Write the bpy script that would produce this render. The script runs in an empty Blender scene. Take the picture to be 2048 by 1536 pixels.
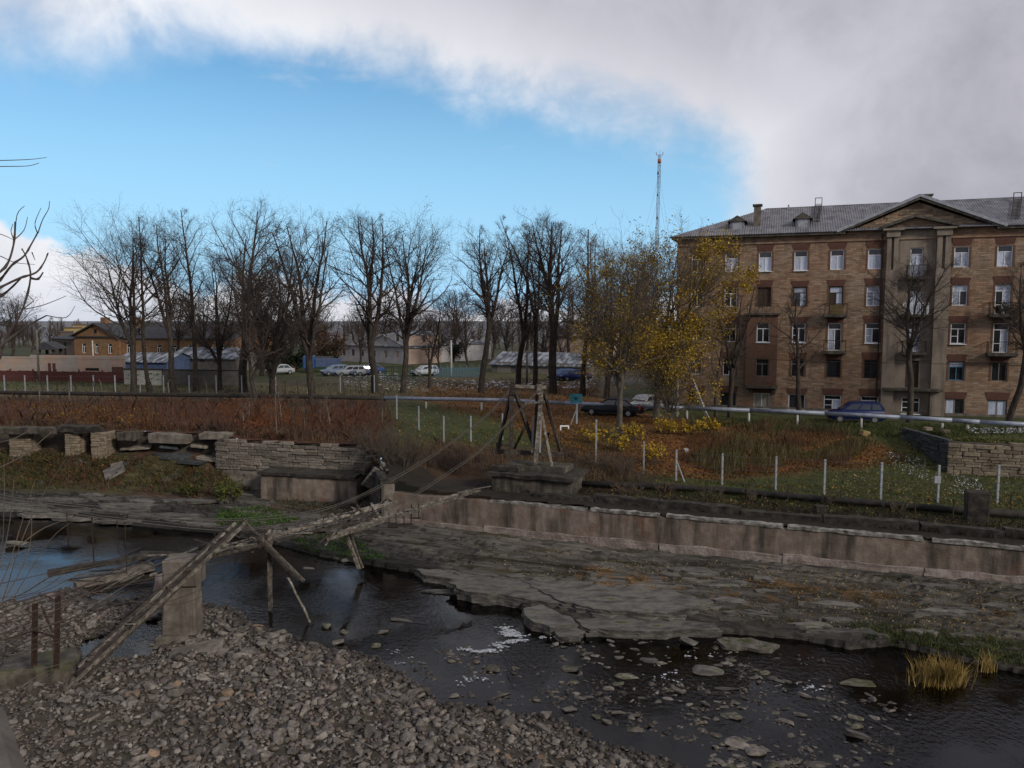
import bpy, bmesh, math, random
import numpy as np
from mathutils import Vector, Matrix

# ------------------------------------------------------------------ camera
SC = bpy.context.scene
COL = SC.collection
FPX = 1538.0                      # focal length in pixels of the 2048 px wide photograph
PITCH = math.atan(128.0 / FPX)    # camera looks slightly down
CAMZ = 13.0                       # eye height above the water
cam_d = bpy.data.cameras.new('camera')
cam = bpy.data.objects.new('camera', cam_d)
COL.objects.link(cam)
cam.location = (0, 0, CAMZ)
cam.rotation_euler = (math.pi / 2 - PITCH, 0, 0)
cam_d.sensor_width = 36.0
cam_d.lens = 36.0 * FPX / 2048.0
cam_d.clip_start = 0.05
cam_d.clip_end = 9000
SC.camera = cam

CP, SP = math.cos(PITCH), math.sin(PITCH)
def ray(px, py):
    a = (px - 1024.0) / FPX; b = (768.0 - py) / FPX
    return Vector((a, CP + b * SP, -SP + b * CP))
def dirn(px, py): return ray(px, py).normalized()
def A(px, py, Y):                 # point seen at a pixel, Y metres away
    r = ray(px, py); t = Y / r.y
    return Vector((r.x * t, Y, CAMZ + r.z * t))
def Z(px, py, z):                 # point seen at a pixel, at height z
    r = ray(px, py); t = (z - CAMZ) / r.z
    return Vector((r.x * t, r.y * t, z))
def ONP(px, py, p, n):            # point on a vertical plane
    r = ray(px, py); o = Vector((0, 0, CAMZ))
    t = (p - o).dot(n) / r.dot(n)
    return o + r * t
def proj(P):
    P = np.asarray(P, float)
    x = P[..., 0]; y = P[..., 1]; z = P[..., 2] - CAMZ
    d = y * CP - z * SP; uu = y * SP + z * CP
    d = np.where(d < .1, .1, d)
    return 1024 + FPX * x / d, 768 - FPX * uu / d

# ------------------------------------------------------------------ sky and sun
SUN_DIR = Vector((0.62, -0.62, 0.44)).normalized()      # towards the sun
SUN_EL = math.asin(SUN_DIR.z); SUN_AZ = math.atan2(SUN_DIR.x, SUN_DIR.y)
world = bpy.data.worlds.new('World'); SC.world = world; world.use_nodes = True
wt = world.node_tree; wt.nodes.clear()
def wn(t, **k):
    n = wt.nodes.new(t)
    for a, b in k.items(): setattr(n, a, b)
    return n
def wmath(op, a, b=None, c=None):
    n = wn('ShaderNodeMath', operation=op)
    for i, v in enumerate((a, b, c)):
        if v is None: continue
        if isinstance(v, (int, float)): n.inputs[i].default_value = v
        else: wt.links.new(v, n.inputs[i])
    return n.outputs[0]
def wdot(vec, d):
    n = wn('ShaderNodeVectorMath', operation='DOT_PRODUCT')
    wt.links.new(vec, n.inputs[0]); n.inputs[1].default_value = d
    return n.outputs['Value']
def wnoise(vec, scale, detail=6, rough=.55, dist=0.0, off=(0, 0, 0), sc=(1, 1, 1)):
    m = wn('ShaderNodeMapping'); wt.links.new(vec, m.inputs[0])
    m.inputs['Location'].default_value = off; m.inputs['Scale'].default_value = sc
    n = wn('ShaderNodeTexNoise'); wt.links.new(m.outputs[0], n.inputs['Vector'])
    n.inputs['Scale'].default_value = scale; n.inputs['Detail'].default_value = detail
    n.inputs['Roughness'].default_value = rough; n.inputs['Distortion'].default_value = dist
    return wmath('SUBTRACT', n.outputs[0], .5)
def wmap(v, a, b, lo=0.0, hi=1.0):
    n = wn('ShaderNodeMapRange', interpolation_type='SMOOTHSTEP')
    wt.links.new(v, n.inputs[0])
    n.inputs[1].default_value = a; n.inputs[2].default_value = b
    n.inputs[3].default_value = lo; n.inputs[4].default_value = hi
    return n.outputs[0]
def wmix(f, a, b):
    n = wn('ShaderNodeMix', data_type='RGBA')
    if isinstance(f, (int, float)): n.inputs[0].default_value = f
    else: wt.links.new(f, n.inputs[0])
    for i, v in ((6, a), (7, b)):
        if isinstance(v, tuple): n.inputs[i].default_value = (*v, 1)
        else: wt.links.new(v, n.inputs[i])
    return n.outputs[2]
world.cycles.sampling_method = 'MANUAL'; world.cycles.sample_map_resolution = 512
tc = wn('ShaderNodeTexCoord'); D = tc.outputs['Generated']
sky = wn('ShaderNodeTexSky', sky_type='NISHITA', sun_disc=False)
sky.sun_elevation = SUN_EL; sky.sun_rotation = SUN_AZ
sky.altitude = 50; sky.air_density = 1.25; sky.dust_density = 0.35; sky.ozone_density = 2.6
SKY_S = 0.115
K = 1.0 / SKY_S                                         # cloud radiances are given as seen in the picture
def circle_normal(p, q, ref):
    n = dirn(*p).cross(dirn(*q)).normalized()
    return n if n.dot(dirn(*ref)) > 0 else -n
n_big = wnoise(D, 2.3, 3, .55, .3)
n_mid = wnoise(D, 6.5, 5, .58, .45, off=(3.1, 1.7, .4))
n_fin = wnoise(D, 19.0, 5, .62, .3, off=(7, 2, 5))
nd = wmath('ADD', wmath('MULTIPLY', n_big, .15), wmath('MULTIPLY', n_mid, .13))
nd = wmath('ADD', nd, wmath('MULTIPLY', n_fin, .05))
# 1. the grey deck: its lower edge is a great circle across the sky, its near side another
eA = wdot(D, circle_normal((470, 30), (1380, 300), (1500, 20)))
eB = wdot(D, circle_normal((1440, 470), (1480, 100), (1900, 300)))
eD = wmath('ADD', wmath('MAXIMUM', eA, eB), nd)
deck = wmap(eD, -.045, .045)
deep = wmap(eD, .02, .32)
# 2. upper left cloud bank
eC = wmath('ADD', wdot(D, circle_normal((-200, 190), (420, 60), (100, -300))), wmath('MULTIPLY', nd, .9))
bl_ = wmap(wmath('ADD', wdot(D, circle_normal((330, 0), (310, 400), (0, 100))), wmath('MULTIPLY', n_mid, .12)), -.03, .07)
bank = wmath('MULTIPLY', wmath('MULTIPLY', wmap(eC, -.03, .08), bl_), wmap(wmath('ADD', eC, wmath('MULTIPLY', n_mid, .10)), .13, .26, 1.0, .0))
# 3. low cumulus along the horizon
sep = wn('ShaderNodeSeparateXYZ'); wt.links.new(D, sep.inputs[0])
elev = sep.outputs['Z']
n_cum = wnoise(D, 9.5, 5, .56, .4, off=(1.0, .3, 2.2), sc=(1, 1, 1.6))
n_cum2 = wnoise(D, 2.2, 2, .5, .0, off=(4.4, .1, 0), sc=(1, 1, .4))
left = wmap(wdot(D, circle_normal((560, 200), (480, 900), (0, 500))), -.1, .30)
lim = wmath('ADD', wmath('MULTIPLY', left, .055), .040)
eE = wmath('ADD', wmath('SUBTRACT', lim, elev), wmath('ADD', wmath('MULTIPLY', n_cum, .13), wmath('MULTIPLY', n_cum2, .05)))
cum = wmap(eE, .0, .018)
cumdeep = wmap(eE, .03, .14)
# wisps in the blue gap
n_w = wnoise(D, 5.0, 5, .62, .6, off=(9, 4, 1), sc=(1, 1, 3.2))
wisp = wmath('MULTIPLY', wmap(n_w, .10, .36), .45)
tex = wmath('ADD', wmath('ADD', wmath('MULTIPLY', n_mid, .9), wmath('MULTIPLY', n_fin, .3)), wmath('MULTIPLY', n_big, .9))
tex2 = wmap(tex, -.26, .26)
white = tuple(K * c for c in (.74, .75, .78))
pale = tuple(K * c for c in (.54, .55, .60))
grey = tuple(K * c for c in (.255, .255, .310))
lgrey = tuple(K * c for c in (.40, .395, .44))
slate = tuple(K * c for c in (.33, .40, .52))
skyc = wn('ShaderNodeHueSaturation'); wt.links.new(sky.outputs[0], skyc.inputs['Color'])
skyc.inputs['Saturation'].default_value = 1.30; skyc.inputs['Value'].default_value = .82
hz = wmap(elev, .0, .40, .90, .0)
skyb = wmix(hz, skyc.outputs[0], tuple(K * c for c in (.27, .54, .82)))
c = wmix(wisp, skyb, pale)
cumc = wmix(cumdeep, wmix(tex2, pale, white), slate)
c = wmix(cum, c, cumc)
c = wmix(bank, c, wmix(tex2, pale, white))
rim = wmap(eD, -.01, .12)
deckc = wmix(rim, wmix(tex2, pale, white), wmix(deep, wmix(tex2, lgrey, pale), wmix(tex2, grey, lgrey)))
c = wmix(deck, c, deckc)
bg = wn('ShaderNodeBackground'); wt.links.new(c, bg.inputs[0]); bg.inputs[1].default_value = SKY_S
wo = wn('ShaderNodeOutputWorld'); wt.links.new(bg.outputs[0], wo.inputs[0])

sun_d = bpy.data.lights.new('sun', 'SUN'); sun_d.energy = 1.9; sun_d.angle = math.radians(10)
sun_d.color = (1.0, .93, .82)
sun = bpy.data.objects.new('sun', sun_d); COL.objects.link(sun)
sun.rotation_euler = SUN_DIR.to_track_quat('Z', 'Y').to_euler()
SC.view_settings.view_transform = 'Standard'; SC.view_settings.look = 'None'
SC.view_settings.gamma = 1.0; SC.view_settings.exposure = 0.36
try: SC.view_settings.use_curve_mapping = False
except Exception: pass
SC.cycles.max_bounces = 3; SC.cycles.transparent_max_bounces = 10
SC.cycles.caustics_reflective = False; SC.cycles.caustics_refractive = False

# ------------------------------------------------------------------ helpers
rnd = random.Random(7)
NR = np.random.default_rng(11)
def setp(o, label=None, cat=None, group=None, kind=None):
    if label: o['label'] = label
    if cat: o['category'] = cat
    if group: o['group'] = group
    if kind: o['kind'] = kind
    elif cat: o['kind'] = 'thing'
    return o
def link(name, me, mat=None, parent=None):
    o = bpy.data.objects.new(name, me)
    if me is not None and mat is not None and len(me.materials) == 0: me.materials.append(mat)
    COL.objects.link(o)
    if parent is not None: o.parent = parent
    return o
def thing(name, label, cat, loc=(0, 0, 0), rotz=0.0, group=None):
    o = bpy.data.objects.new(name, None); COL.objects.link(o)
    o.location = loc; o.rotation_euler = (0, 0, rotz); o.empty_display_size = .2
    return setp(o, label, cat, group)
def npmesh(name, V, F, mat=None, smooth=False, col=None):
    """V (n,3); F (m,k) index array or list of such arrays"""
    if not isinstance(F, (list, tuple)): F = [F]
    F = [np.asarray(f, np.int32) for f in F if len(f)]
    me = bpy.data.meshes.new(name)
    V = np.ascontiguousarray(V, np.float32)
    me.vertices.add(len(V)); me.vertices.foreach_set('co', V.ravel())
    tot = np.concatenate([np.full(len(f), f.shape[1], np.int32) for f in F])
    lv = np.concatenate([f.ravel() for f in F])
    me.loops.add(len(lv)); me.loops.foreach_set('vertex_index', lv)
    me.polygons.add(len(tot))
    me.polygons.foreach_set('loop_start', np.concatenate([[0], np.cumsum(tot)[:-1]]).astype(np.int32))
    try: me.polygons.foreach_set('loop_total', tot)
    except Exception: pass
    if smooth: me.polygons.foreach_set('use_smooth', np.ones(len(tot), bool))
    if col is not None:
        at = me.attributes.new('col', 'FLOAT_COLOR', 'POINT')
        c4 = np.ones((len(V), 4), np.float32); c4[:, :3] = col
        at.data.foreach_set('color', c4.ravel())
    me.update(calc_edges=True); me.validate()
    if mat is not None: me.materials.append(mat)
    return me
class MB:
    """collects boxes, bars, tubes, prisms into one mesh"""
    def __init__(s): s.v = []; s.f = []
    def add(s, vs, fs):
        n = len(s.v); s.v += [tuple(v) for v in vs]; s.f += [tuple(i + n for i in f) for f in fs]; return s
    def box(s, x0, x1, y0, y1, z0, z1):
        return s.add([(x0, y0, z0), (x1, y0, z0), (x1, y1, z0), (x0, y1, z0), (x0, y0, z1), (x1, y0, z1), (x1, y1, z1), (x0, y1, z1)],
                     [(3, 2, 1, 0), (4, 5, 6, 7), (0, 1, 5, 4), (1, 2, 6, 5), (2, 3, 7, 6), (3, 0, 4, 7)])
    def bar(s, a, b, w, h=None, tw=1.0, jit=0.0):
        a = Vector(a); b = Vector(b); h = h or w
        d = (b - a).normalized(); up = Vector((0, 0, 1)) if abs(d.z) < .95 else Vector((1, 0, 0))
        r = d.cross(up).normalized(); u = r.cross(d)
        vs = []
        for p, k in ((a, 1.0), (b, tw)):
            for sx, sy in ((-1, -1), (1, -1), (1, 1), (-1, 1)):
                q = p + r * (sx * w * k / 2) + u * (sy * h * k / 2)
                if jit: q = q + d * rnd.uniform(-jit, jit)
                vs.append(q)
        return s.add(vs, [(3, 2, 1, 0), (4, 5, 6, 7), (0, 1, 5, 4), (1, 2, 6, 5), (2, 3, 7, 6), (3, 0, 4, 7)])
    def tube(s, pts, rad, n=6):
        pts = [Vector(p) for p in pts]
        if isinstance(rad, (int, float)): rad = [rad] * len(pts)
        rings = []
        t0 = (pts[-1] - pts[0]).normalized(); ref = Vector((0, 0, 1)) if abs(t0.z) < .9 else Vector((1, 0, 0))
        for i, p in enumerate(pts):
            t = (pts[min(i + 1, len(pts) - 1)] - pts[max(i - 1, 0)]).normalized()
            r = t.cross(ref).normalized(); u = r.cross(t)
            rings.append([p + (r * math.cos(2 * math.pi * k / n) + u * math.sin(2 * math.pi * k / n)) * rad[i] for k in range(n)])
        vs = [q for rg in rings for q in rg]; fs = []
        for i in range(len(pts) - 1):
            for k in range(n):
                fs.append((i * n + k, i * n + (k + 1) % n, (i + 1) * n + (k + 1) % n, (i + 1) * n + k))
        fs.append(tuple(reversed(range(n)))); fs.append(tuple((len(pts) - 1) * n + k for k in range(n)))
        return s.add(vs, fs)
    def prism(s, poly, ax, t0, t1):
        """poly: list of 2-D points; ax: function (a,b,t)->xyz"""
        n = len(poly)
        vs = [ax(a, b, t0) for a, b in poly] + [ax(a, b, t1) for a, b in poly]
        fs = [tuple(range(n)), tuple(reversed(range(n, 2 * n)))]
        for i in range(n): fs.append(((i + 1) % n, i, n + i, n + (i + 1) % n))
        return s.add(vs, fs)
    def mesh(s, name, mat=None, smooth=False):
        me = bpy.data.meshes.new(name); me.from_pydata([tuple(v) for v in s.v], [], s.f)
        bm = bmesh.new(); bm.from_mesh(me); bmesh.ops.recalc_face_normals(bm, faces=bm.faces); bm.to_mesh(me); bm.free()
        if smooth:
            for p in me.polygons: p.use_smooth = True
        if mat: me.materials.append(mat)
        return me
    def build(s, name, mat, parent=None, smooth=False):
        return link(name, s.mesh(name, mat, smooth), None, parent)
def bevel(me, off, seg=1):
    bm = bmesh.new(); bm.from_mesh(me)
    bmesh.ops.bevel(bm, geom=list(bm.edges), offset=off, segments=seg, affect='EDGES', clamp_overlap=True)
    bm.to_mesh(me); bm.free(); return me
def rough_mesh(me, cuts, amp, freq=1.0, seed=0):
    """subdivide and displace for worn edges"""
    bm = bmesh.new(); bm.from_mesh(me)
    for _ in range(cuts): bmesh.ops.subdivide_edges(bm, edges=list(bm.edges), cuts=1, use_grid_fill=True)
    P = np.array([v.co[:] for v in bm.verts])
    for k in range(3):
        dlt = (fbm(P[:, 0] * freq + 31.7 * k + seed, P[:, 1] * freq + P[:, 2] * 1.37 * freq + seed) - .5) * 2 * amp
        P[:, k] += dlt
    for v, p in zip(bm.verts, P): v.co = p
    bm.to_mesh(me); bm.free(); return me
def copy_tree(o, parent=None):
    c_ = o.copy(); COL.objects.link(c_); c_.parent = parent
    for ch in list(o.children): copy_tree(ch, c_)
    return c_

# value noise
_LAT = np.random.default_rng(3).random((256, 256))
def vnoise(x, y):
    xi = np.floor(x).astype(int); yi = np.floor(y).astype(int)
    fx = x - xi; fy = y - yi
    fx = fx * fx * (3 - 2 * fx); fy = fy * fy * (3 - 2 * fy)
    x0 = xi & 255; x1 = (xi + 1) & 255; y0 = yi & 255; y1 = (yi + 1) & 255
    return (_LAT[x0, y0] * (1 - fx) + _LAT[x1, y0] * fx) * (1 - fy) + (_LAT[x0, y1] * (1 - fx) + _LAT[x1, y1] * fx) * fy
def fbm(x, y, o=4):
    x = np.asarray(x, float); y = np.asarray(y, float)
    s = 0; a = .5; t = 0
    for i in range(o):
        s = s + a * vnoise(x * 2 ** i + 17.3 * i, y * 2 ** i + 5.1 * i); t += a; a *= .5
    return s / t
def in_poly(x, y, poly):
    x = np.asarray(x, float); y = np.asarray(y, float)
    inside = np.zeros(x.shape, bool); n = len(poly); j = n - 1
    for i in range(n):
        xi, yi = poly[i][0], poly[i][1]; xj, yj = poly[j][0], poly[j][1]
        cnd = ((yi > y) != (yj > y)) & (x < (xj - xi) * (y - yi) / ((yj - yi) if yj != yi else 1e-9) + xi)
        inside ^= cnd; j = i
    return inside
def dist_line(x, y, pl):
    d = np.full(np.shape(x), 1e9)
    for (x0, y0), (x1, y1) in zip(pl[:-1], pl[1:]):
        dx, dy = x1 - x0, y1 - y0; L = dx * dx + dy * dy
        t = np.clip(((x - x0) * dx + (y - y0) * dy) / L, 0, 1)
        d = np.minimum(d, np.hypot(x - x0 - t * dx, y - y0 - t * dy))
    return d
def sstep(v, a, b):
    t = np.clip((v - a) / (b - a), 0, 1); return t * t * (3 - 2 * t)

# ------------------------------------------------------------------ materials
def pm(name, cols, scale=3.0, rough=.85, bump=.25, bscale=18.0, stretch=(1, 1, 1), attr=False, rand=0.0, spec=.3,
       metal=0.0, detail=4.0, streak=None, brick=None, bdist=.03, contrast=(.3, .7), moss=None, coord='Object', transl=0.0):
    m = bpy.data.materials.new(name); m.use_nodes = True; nt = m.node_tree; N = nt.nodes; Lk = nt.links
    bs = N['Principled BSDF']
    bs.inputs['Roughness'].default_value = rough; bs.inputs['Metallic'].default_value = metal
    bs.inputs['Specular IOR Level'].default_value = spec
    t = N.new('ShaderNodeTexCoord'); mp = N.new('ShaderNodeMapping'); Lk.new(t.outputs[coord], mp.inputs[0])
    mp.inputs['Scale'].default_value = stretch
    if rand and coord == 'Object':
        oi = N.new('ShaderNodeObjectInfo'); vm = N.new('ShaderNodeVectorMath'); vm.operation = 'SCALE'
        cb = N.new('ShaderNodeCombineXYZ')
        for i in range(3): Lk.new(oi.outputs['Random'], cb.inputs[i])
        Lk.new(cb.outputs[0], vm.inputs[0]); vm.inputs['Scale'].default_value = 37.0
        Lk.new(vm.outputs[0], mp.inputs['Location'])
    def noise(sc, det=detail, src=None, rg=.6):
        n = N.new('ShaderNodeTexNoise'); n.inputs['Scale'].default_value = sc; n.inputs['Detail'].default_value = det
        n.inputs['Roughness'].default_value = rg
        Lk.new((src or mp).outputs[0], n.inputs['Vector']); return n.outputs[0]
    def mixc(f, a, b, bt='MIX'):
        n = N.new('ShaderNodeMix'); n.data_type = 'RGBA'; n.blend_type = bt
        if isinstance(f, (int, float)): n.inputs[0].default_value = f
        else: Lk.new(f, n.inputs[0])
        for i, v in ((6, a), (7, b)):
            if isinstance(v, tuple): n.inputs[i].default_value = (*v, 1)
            else: Lk.new(v, n.inputs[i])
        return n.outputs[2]
    def rng_(v, a, b):
        n = N.new('ShaderNodeMapRange'); Lk.new(v, n.inputs[0]); n.inputs[1].default_value = a; n.inputs[2].default_value = b
        return n.outputs[0]
    nz = noise(scale)
    rp = N.new('ShaderNodeValToRGB'); Lk.new(nz, rp.inputs[0])
    el = rp.color_ramp.elements
    k = len(cols)
    for i, c_ in enumerate(cols):
        pos = contrast[0] + (contrast[1] - contrast[0]) * i / max(1, k - 1)
        e = el[0] if i == 0 else (el[1] if i == 1 else el.new(pos))
        e.position = pos; e.color = (*c_, 1)
    base = rp.outputs[0]
    hsrc = noise(bscale, 3) if bump else None
    if brick:
        bk = N.new('ShaderNodeTexBrick'); mb = N.new('ShaderNodeMapping'); mb.inputs['Rotation'].default_value = brick.get('rot', (math.pi / 2, 0, 0))
        nv = N.new('ShaderNodeTexNoise'); nv.inputs['Scale'].default_value = brick.get('ws', 2.0); Lk.new(t.outputs[coord], nv.inputs['Vector'])
        vs = N.new('ShaderNodeVectorMath'); vs.operation = 'SCALE'; Lk.new(nv.outputs['Color'], vs.inputs[0]); vs.inputs['Scale'].default_value = brick.get('warp', .05)
        va = N.new('ShaderNodeVectorMath'); Lk.new(t.outputs[coord], va.inputs[0]); Lk.new(vs.outputs[0], va.inputs[1])
        Lk.new(va.outputs[0], mb.inputs[0]); Lk.new(mb.outputs[0], bk.inputs['Vector'])
        bk.inputs['Scale'].default_value = 1.0; bk.inputs['Brick Width'].default_value = brick['w']; bk.inputs['Row Height'].default_value = brick['h']
        bk.inputs['Mortar Size'].default_value = brick.get('m', .012); bk.inputs['Mortar Smooth'].default_value = .3
        bk.inputs['Color1'].default_value = (*brick['c1'], 1); bk.inputs['Color2'].default_value = (*brick['c2'], 1)
        bk.inputs['Mortar'].default_value = (*brick['mc'], 1); bk.inputs['Bias'].default_value = 0.0
        base = mixc(brick.get('f', .65), base, bk.outputs['Color'])
        ad = N.new('ShaderNodeMath'); ad.operation = 'MULTIPLY_ADD'; Lk.new(bk.outputs['Fac'], ad.inputs[0]); ad.inputs[1].default_value = -1.2; Lk.new(hsrc, ad.inputs[2])
        hsrc = ad.outputs[0]
        big = noise(brick.get('bs', .35), 5)
        base = mixc(rng_(big, .35, .72), base, mixc(1.0, base, brick.get('tint', (1.25, .85, .65)), 'MULTIPLY'))
    if streak:
        ms = N.new('ShaderNodeMapping'); Lk.new(t.outputs[coord], ms.inputs[0]); ms.inputs['Scale'].default_value = streak.get('s', (1.3, 1.3, .12))
        sn = noise(streak.get('scale', 1.6), 6, ms)
        base = mixc(rng_(sn, *streak.get('r', (.52, .70))), base, mixc(streak.get('f', .6), base, streak['c']))
        if 'c2' in streak:
            sn2 = noise(streak.get('scale2', .7), 5, mp, .65)
            base = mixc(rng_(sn2, .56, .68), base, mixc(.55, base, streak['c2']))
    if moss:
        gn = N.new('ShaderNodeNewGeometry'); sx = N.new('ShaderNodeSeparateXYZ'); Lk.new(gn.outputs['Normal'], sx.inputs[0])
        mm = N.new('ShaderNodeMath'); mm.operation = 'MULTIPLY'; Lk.new(rng_(sx.outputs['Z'], .35, .9), mm.inputs[0]); Lk.new(rng_(noise(moss.get('s', 2.5), 6), moss.get('a', .5), moss.get('b', .62)), mm.inputs[1])
        base = mixc(mm.outputs[0], base, moss['c'])
    if attr:
        an = N.new('ShaderNodeAttribute'); an.attribute_name = 'col'
        base = mixc(1.0, an.outputs['Color'], base, 'MULTIPLY')
    if rand:
        oi2 = N.new('ShaderNodeObjectInfo'); hs = N.new('ShaderNodeHueSaturation'); Lk.new(base, hs.inputs['Color'])
        mr = N.new('ShaderNodeMapRange'); Lk.new(oi2.outputs['Random'], mr.inputs[0]); mr.inputs[3].default_value = 1 - rand; mr.inputs[4].default_value = 1 + rand
        Lk.new(mr.outputs[0], hs.inputs['Value']); base = hs.outputs[0]
    Lk.new(base, bs.inputs['Base Color'])
    if bump:
        b = N.new('ShaderNodeBump'); b.inputs['Strength'].default_value = bump; b.inputs['Distance'].default_value = bdist
        Lk.new(hsrc, b.inputs['Height']); Lk.new(b.outputs[0], bs.inputs['Normal'])
    if transl:
        tr = N.new('ShaderNodeBsdfTranslucent'); Lk.new(base, tr.inputs[0]); mxs = N.new('ShaderNodeMixShader'); mxs.inputs[0].default_value = transl
        Lk.new(bs.outputs[0], mxs.inputs[1]); Lk.new(tr.outputs[0], mxs.inputs[2]); Lk.new(mxs.outputs[0], N['Material Output'].inputs[0])
    return m
G = lambda v: (v, v, v)
M = {}
M['ground'] = pm('ground_cover', [G(.55), G(.9), G(1.3)], 6, .95, .8, 30, attr=True, bdist=.06)
M['bed'] = pm('riverbed', [(.030, .025, .018), (.055, .046, .034), (.085, .073, .058)], 2.5, .9, .6, 14, bdist=.05)
M['ledge'] = pm('ledge_rock', [(.055, .051, .047), (.12, .112, .10), (.205, .19, .17)], 1.6, .88, 1.0, 6, stretch=(.30, 3.2, 2.0), bdist=.10,
                moss={'c': (.05, .045, .020), 's': .7, 'a': .54, 'b': .66}, attr=True)
M['slab'] = pm('slab_rock', [(.04, .037, .034), (.105, .097, .087), (.205, .19, .17)], 1.7, .85, .9, 7, stretch=(.7, 1.6, 3), bdist=.07, rand=.25,
               moss={'c': (.06, .065, .025), 's': 1.7, 'a': .56, 'b': .68})
M['stone'] = pm('river_stone', [(.066, .058, .051), (.125, .110, .097), (.21, .187, .163)], 3.5, .85, .5, 22, rand=.38)
M['stone_rust'] = pm('rusty_stone', [(.10, .068, .045), (.18, .125, .085), (.25, .185, .13)], 3.5, .85, .5, 22, rand=.3)
M['stone_moss'] = pm('mossy_stone', [(.05, .044, .036), (.11, .098, .08), (.19, .172, .145)], 3.0, .85, .5, 20, rand=.3,
                     moss={'c': (.042, .05, .014), 's': 3.2, 'a': .48, 'b': .60})
M['gravel'] = pm('gravel', [G(.65), G(1.0), G(1.35)], 4, .9, .5, 20, attr=True)
M['conc'] = pm('old_concrete', [(.125, .097, .078), (.19, .15, .122), (.265, .218, .18)], 1.6, .9, .55, 9,
               streak={'c': (.032, .027, .022), 'r': (.44, .66), 'f': .85, 'c2': (.17, .08, .045), 's': (.9, .9, .16)}, bdist=.04)
M['conc_foot'] = pm('pink_concrete', [(.15, .115, .10), (.22, .175, .155), (.33, .29, .26)], 2.2, .9, .8, 8, bdist=.06)
M['conc_grey'] = pm('grey_concrete', [(.08, .069, .058), (.14, .122, .102), (.215, .19, .162)], 1.8, .9, .5, 12,
                    streak={'c': (.06, .05, .042), 'r': (.52, .74), 'f': .7})
M['conc_dark'] = pm('blackened_concrete', [(.014, .013, .012), (.032, .028, .024), (.07, .06, .05)], 2.5, .95, .7, 10,
                    moss={'c': (.03, .032, .012), 's': 1.5, 'a': .52, 'b': .66})
M['coping'] = pm('pale_coping', [(.045, .04, .035), (.16, .15, .135), (.28, .268, .25)], 2.6, .85, .7, 14, contrast=(.34, .62))
M['lime'] = pm('limestone_block', [(.08, .068, .056), (.155, .133, .109), (.27, .24, .20)], 5, .9, .6, 25, rand=.35)
M['lime_warm'] = pm('warm_limestone', [(.095, .073, .053), (.185, .147, .106), (.29, .245, .185)], 5, .9, .6, 25, rand=.33)
M['slate'] = pm('dark_slate', [(.02, .023, .026), (.045, .05, .053), (.085, .088, .088)], 5, .85, .6, 25, rand=.3)
M['mortar'] = pm('mortar_core', [(.045, .037, .03), (.085, .07, .056)], 4, .95, .8, 20)
M['wood'] = pm('weathered_wood', [(.04, .033, .027), (.13, .113, .094), (.29, .265, .23)], 5, .85, .5, 12, stretch=(1, 1, 1), rand=.35)
M['wood_dark'] = pm('dark_wood', [(.018, .014, .012), (.04, .032, .027), (.08, .065, .055)], 5, .85, .5, 14, rand=.25)
M['rust'] = pm('rusted_steel', [(.016, .011, .009), (.034, .020, .015), (.06, .032, .022)], 9, .85, .4, 30, rand=.2)
M['cable'] = pm('steel_cable', [(.05, .045, .04), (.12, .11, .10)], 14, .7, .2, 40, metal=.3)
M['galv'] = pm('galvanised_steel', [(.28, .30, .33), (.40, .43, .47)], 6, .5, .1, 30, metal=.4, rand=.12)
M['pipe'] = pm('silver_pipe', [(.17, .19, .24), (.28, .31, .38)], 3, .5, .15, 12, metal=.2, rand=.15)
M['pipe_blk'] = pm('black_pipe', [(.012, .011, .010), (.03, .027, .024)], 3, .8, .4, 10)
M['postw'] = pm('concrete_post', [(.30, .29, .26), (.46, .44, .40)], 5, .9, .3, 20, rand=.15)
M['bark'] = pm('bark', [(.018, .014, .012), (.04, .032, .026), (.07, .058, .048)], 6, .95, .8, 12, stretch=(1, 1, .3), rand=.2, bdist=.05)
M['bark_grey'] = pm('grey_bark', [(.05, .043, .036), (.095, .083, .070), (.15, .135, .115)], 6, .95, .8, 12, stretch=(1, 1, .3), rand=.2, bdist=.05)
M['twig'] = pm('twigs', [(.035, .027, .024), (.075, .058, .05)], 3, .95, 0, rand=.2)
M['twig_pale'] = pm('pale_twigs', [(.075, .058, .045), (.125, .10, .08)], 3, .95, 0, rand=.15)
M['leafy'] = pm('autumn_leaves', [G(.7), G(1.0), G(1.25)], 4, .7, 0, attr=True, transl=.35)
M['blade'] = pm('grass_blades', [G(.7), G(1.0), G(1.3)], 2, .85, 0, attr=True, transl=.25)
M['snow'] = pm('thin_snow', [(.5, .53, .58), (.7, .72, .76)], 8, .8, .3, 20)
M['foam'] = pm('white_water', [(.26, .28, .32), (.52, .54, .58)], 9, .5, .4, 30)
M['conc_moss'] = pm('mossy_dark_concrete', [(.035, .03, .025), (.075, .064, .052), (.14, .122, .10)], 1.8, .92, .6, 10, moss={'c': (.05, .055, .018), 's': 1.2, 'a': .46, 'b': .6}, streak={'c': (.02, .017, .015), 'r': (.46, .66), 'f': .8})
# ------------------------------------------------------------------ the lie of the land
UX, UY = 0.9338, -0.3576                  # along the quay
VX, VY = 0.3576, 0.9338                   # away from the river
VW = 40.18                                # quay face
def UV(x, y): return x * UX + y * UY, x * VX + y * VY
def XY(u, v): return u * UX + v * VX, u * UY + v * VY
UCOR = -23.5                              # left corner of the quay
def zxy(pts, z=0.0): return [tuple(Z(px, py, z)[:2]) for px, py in pts]
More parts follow.
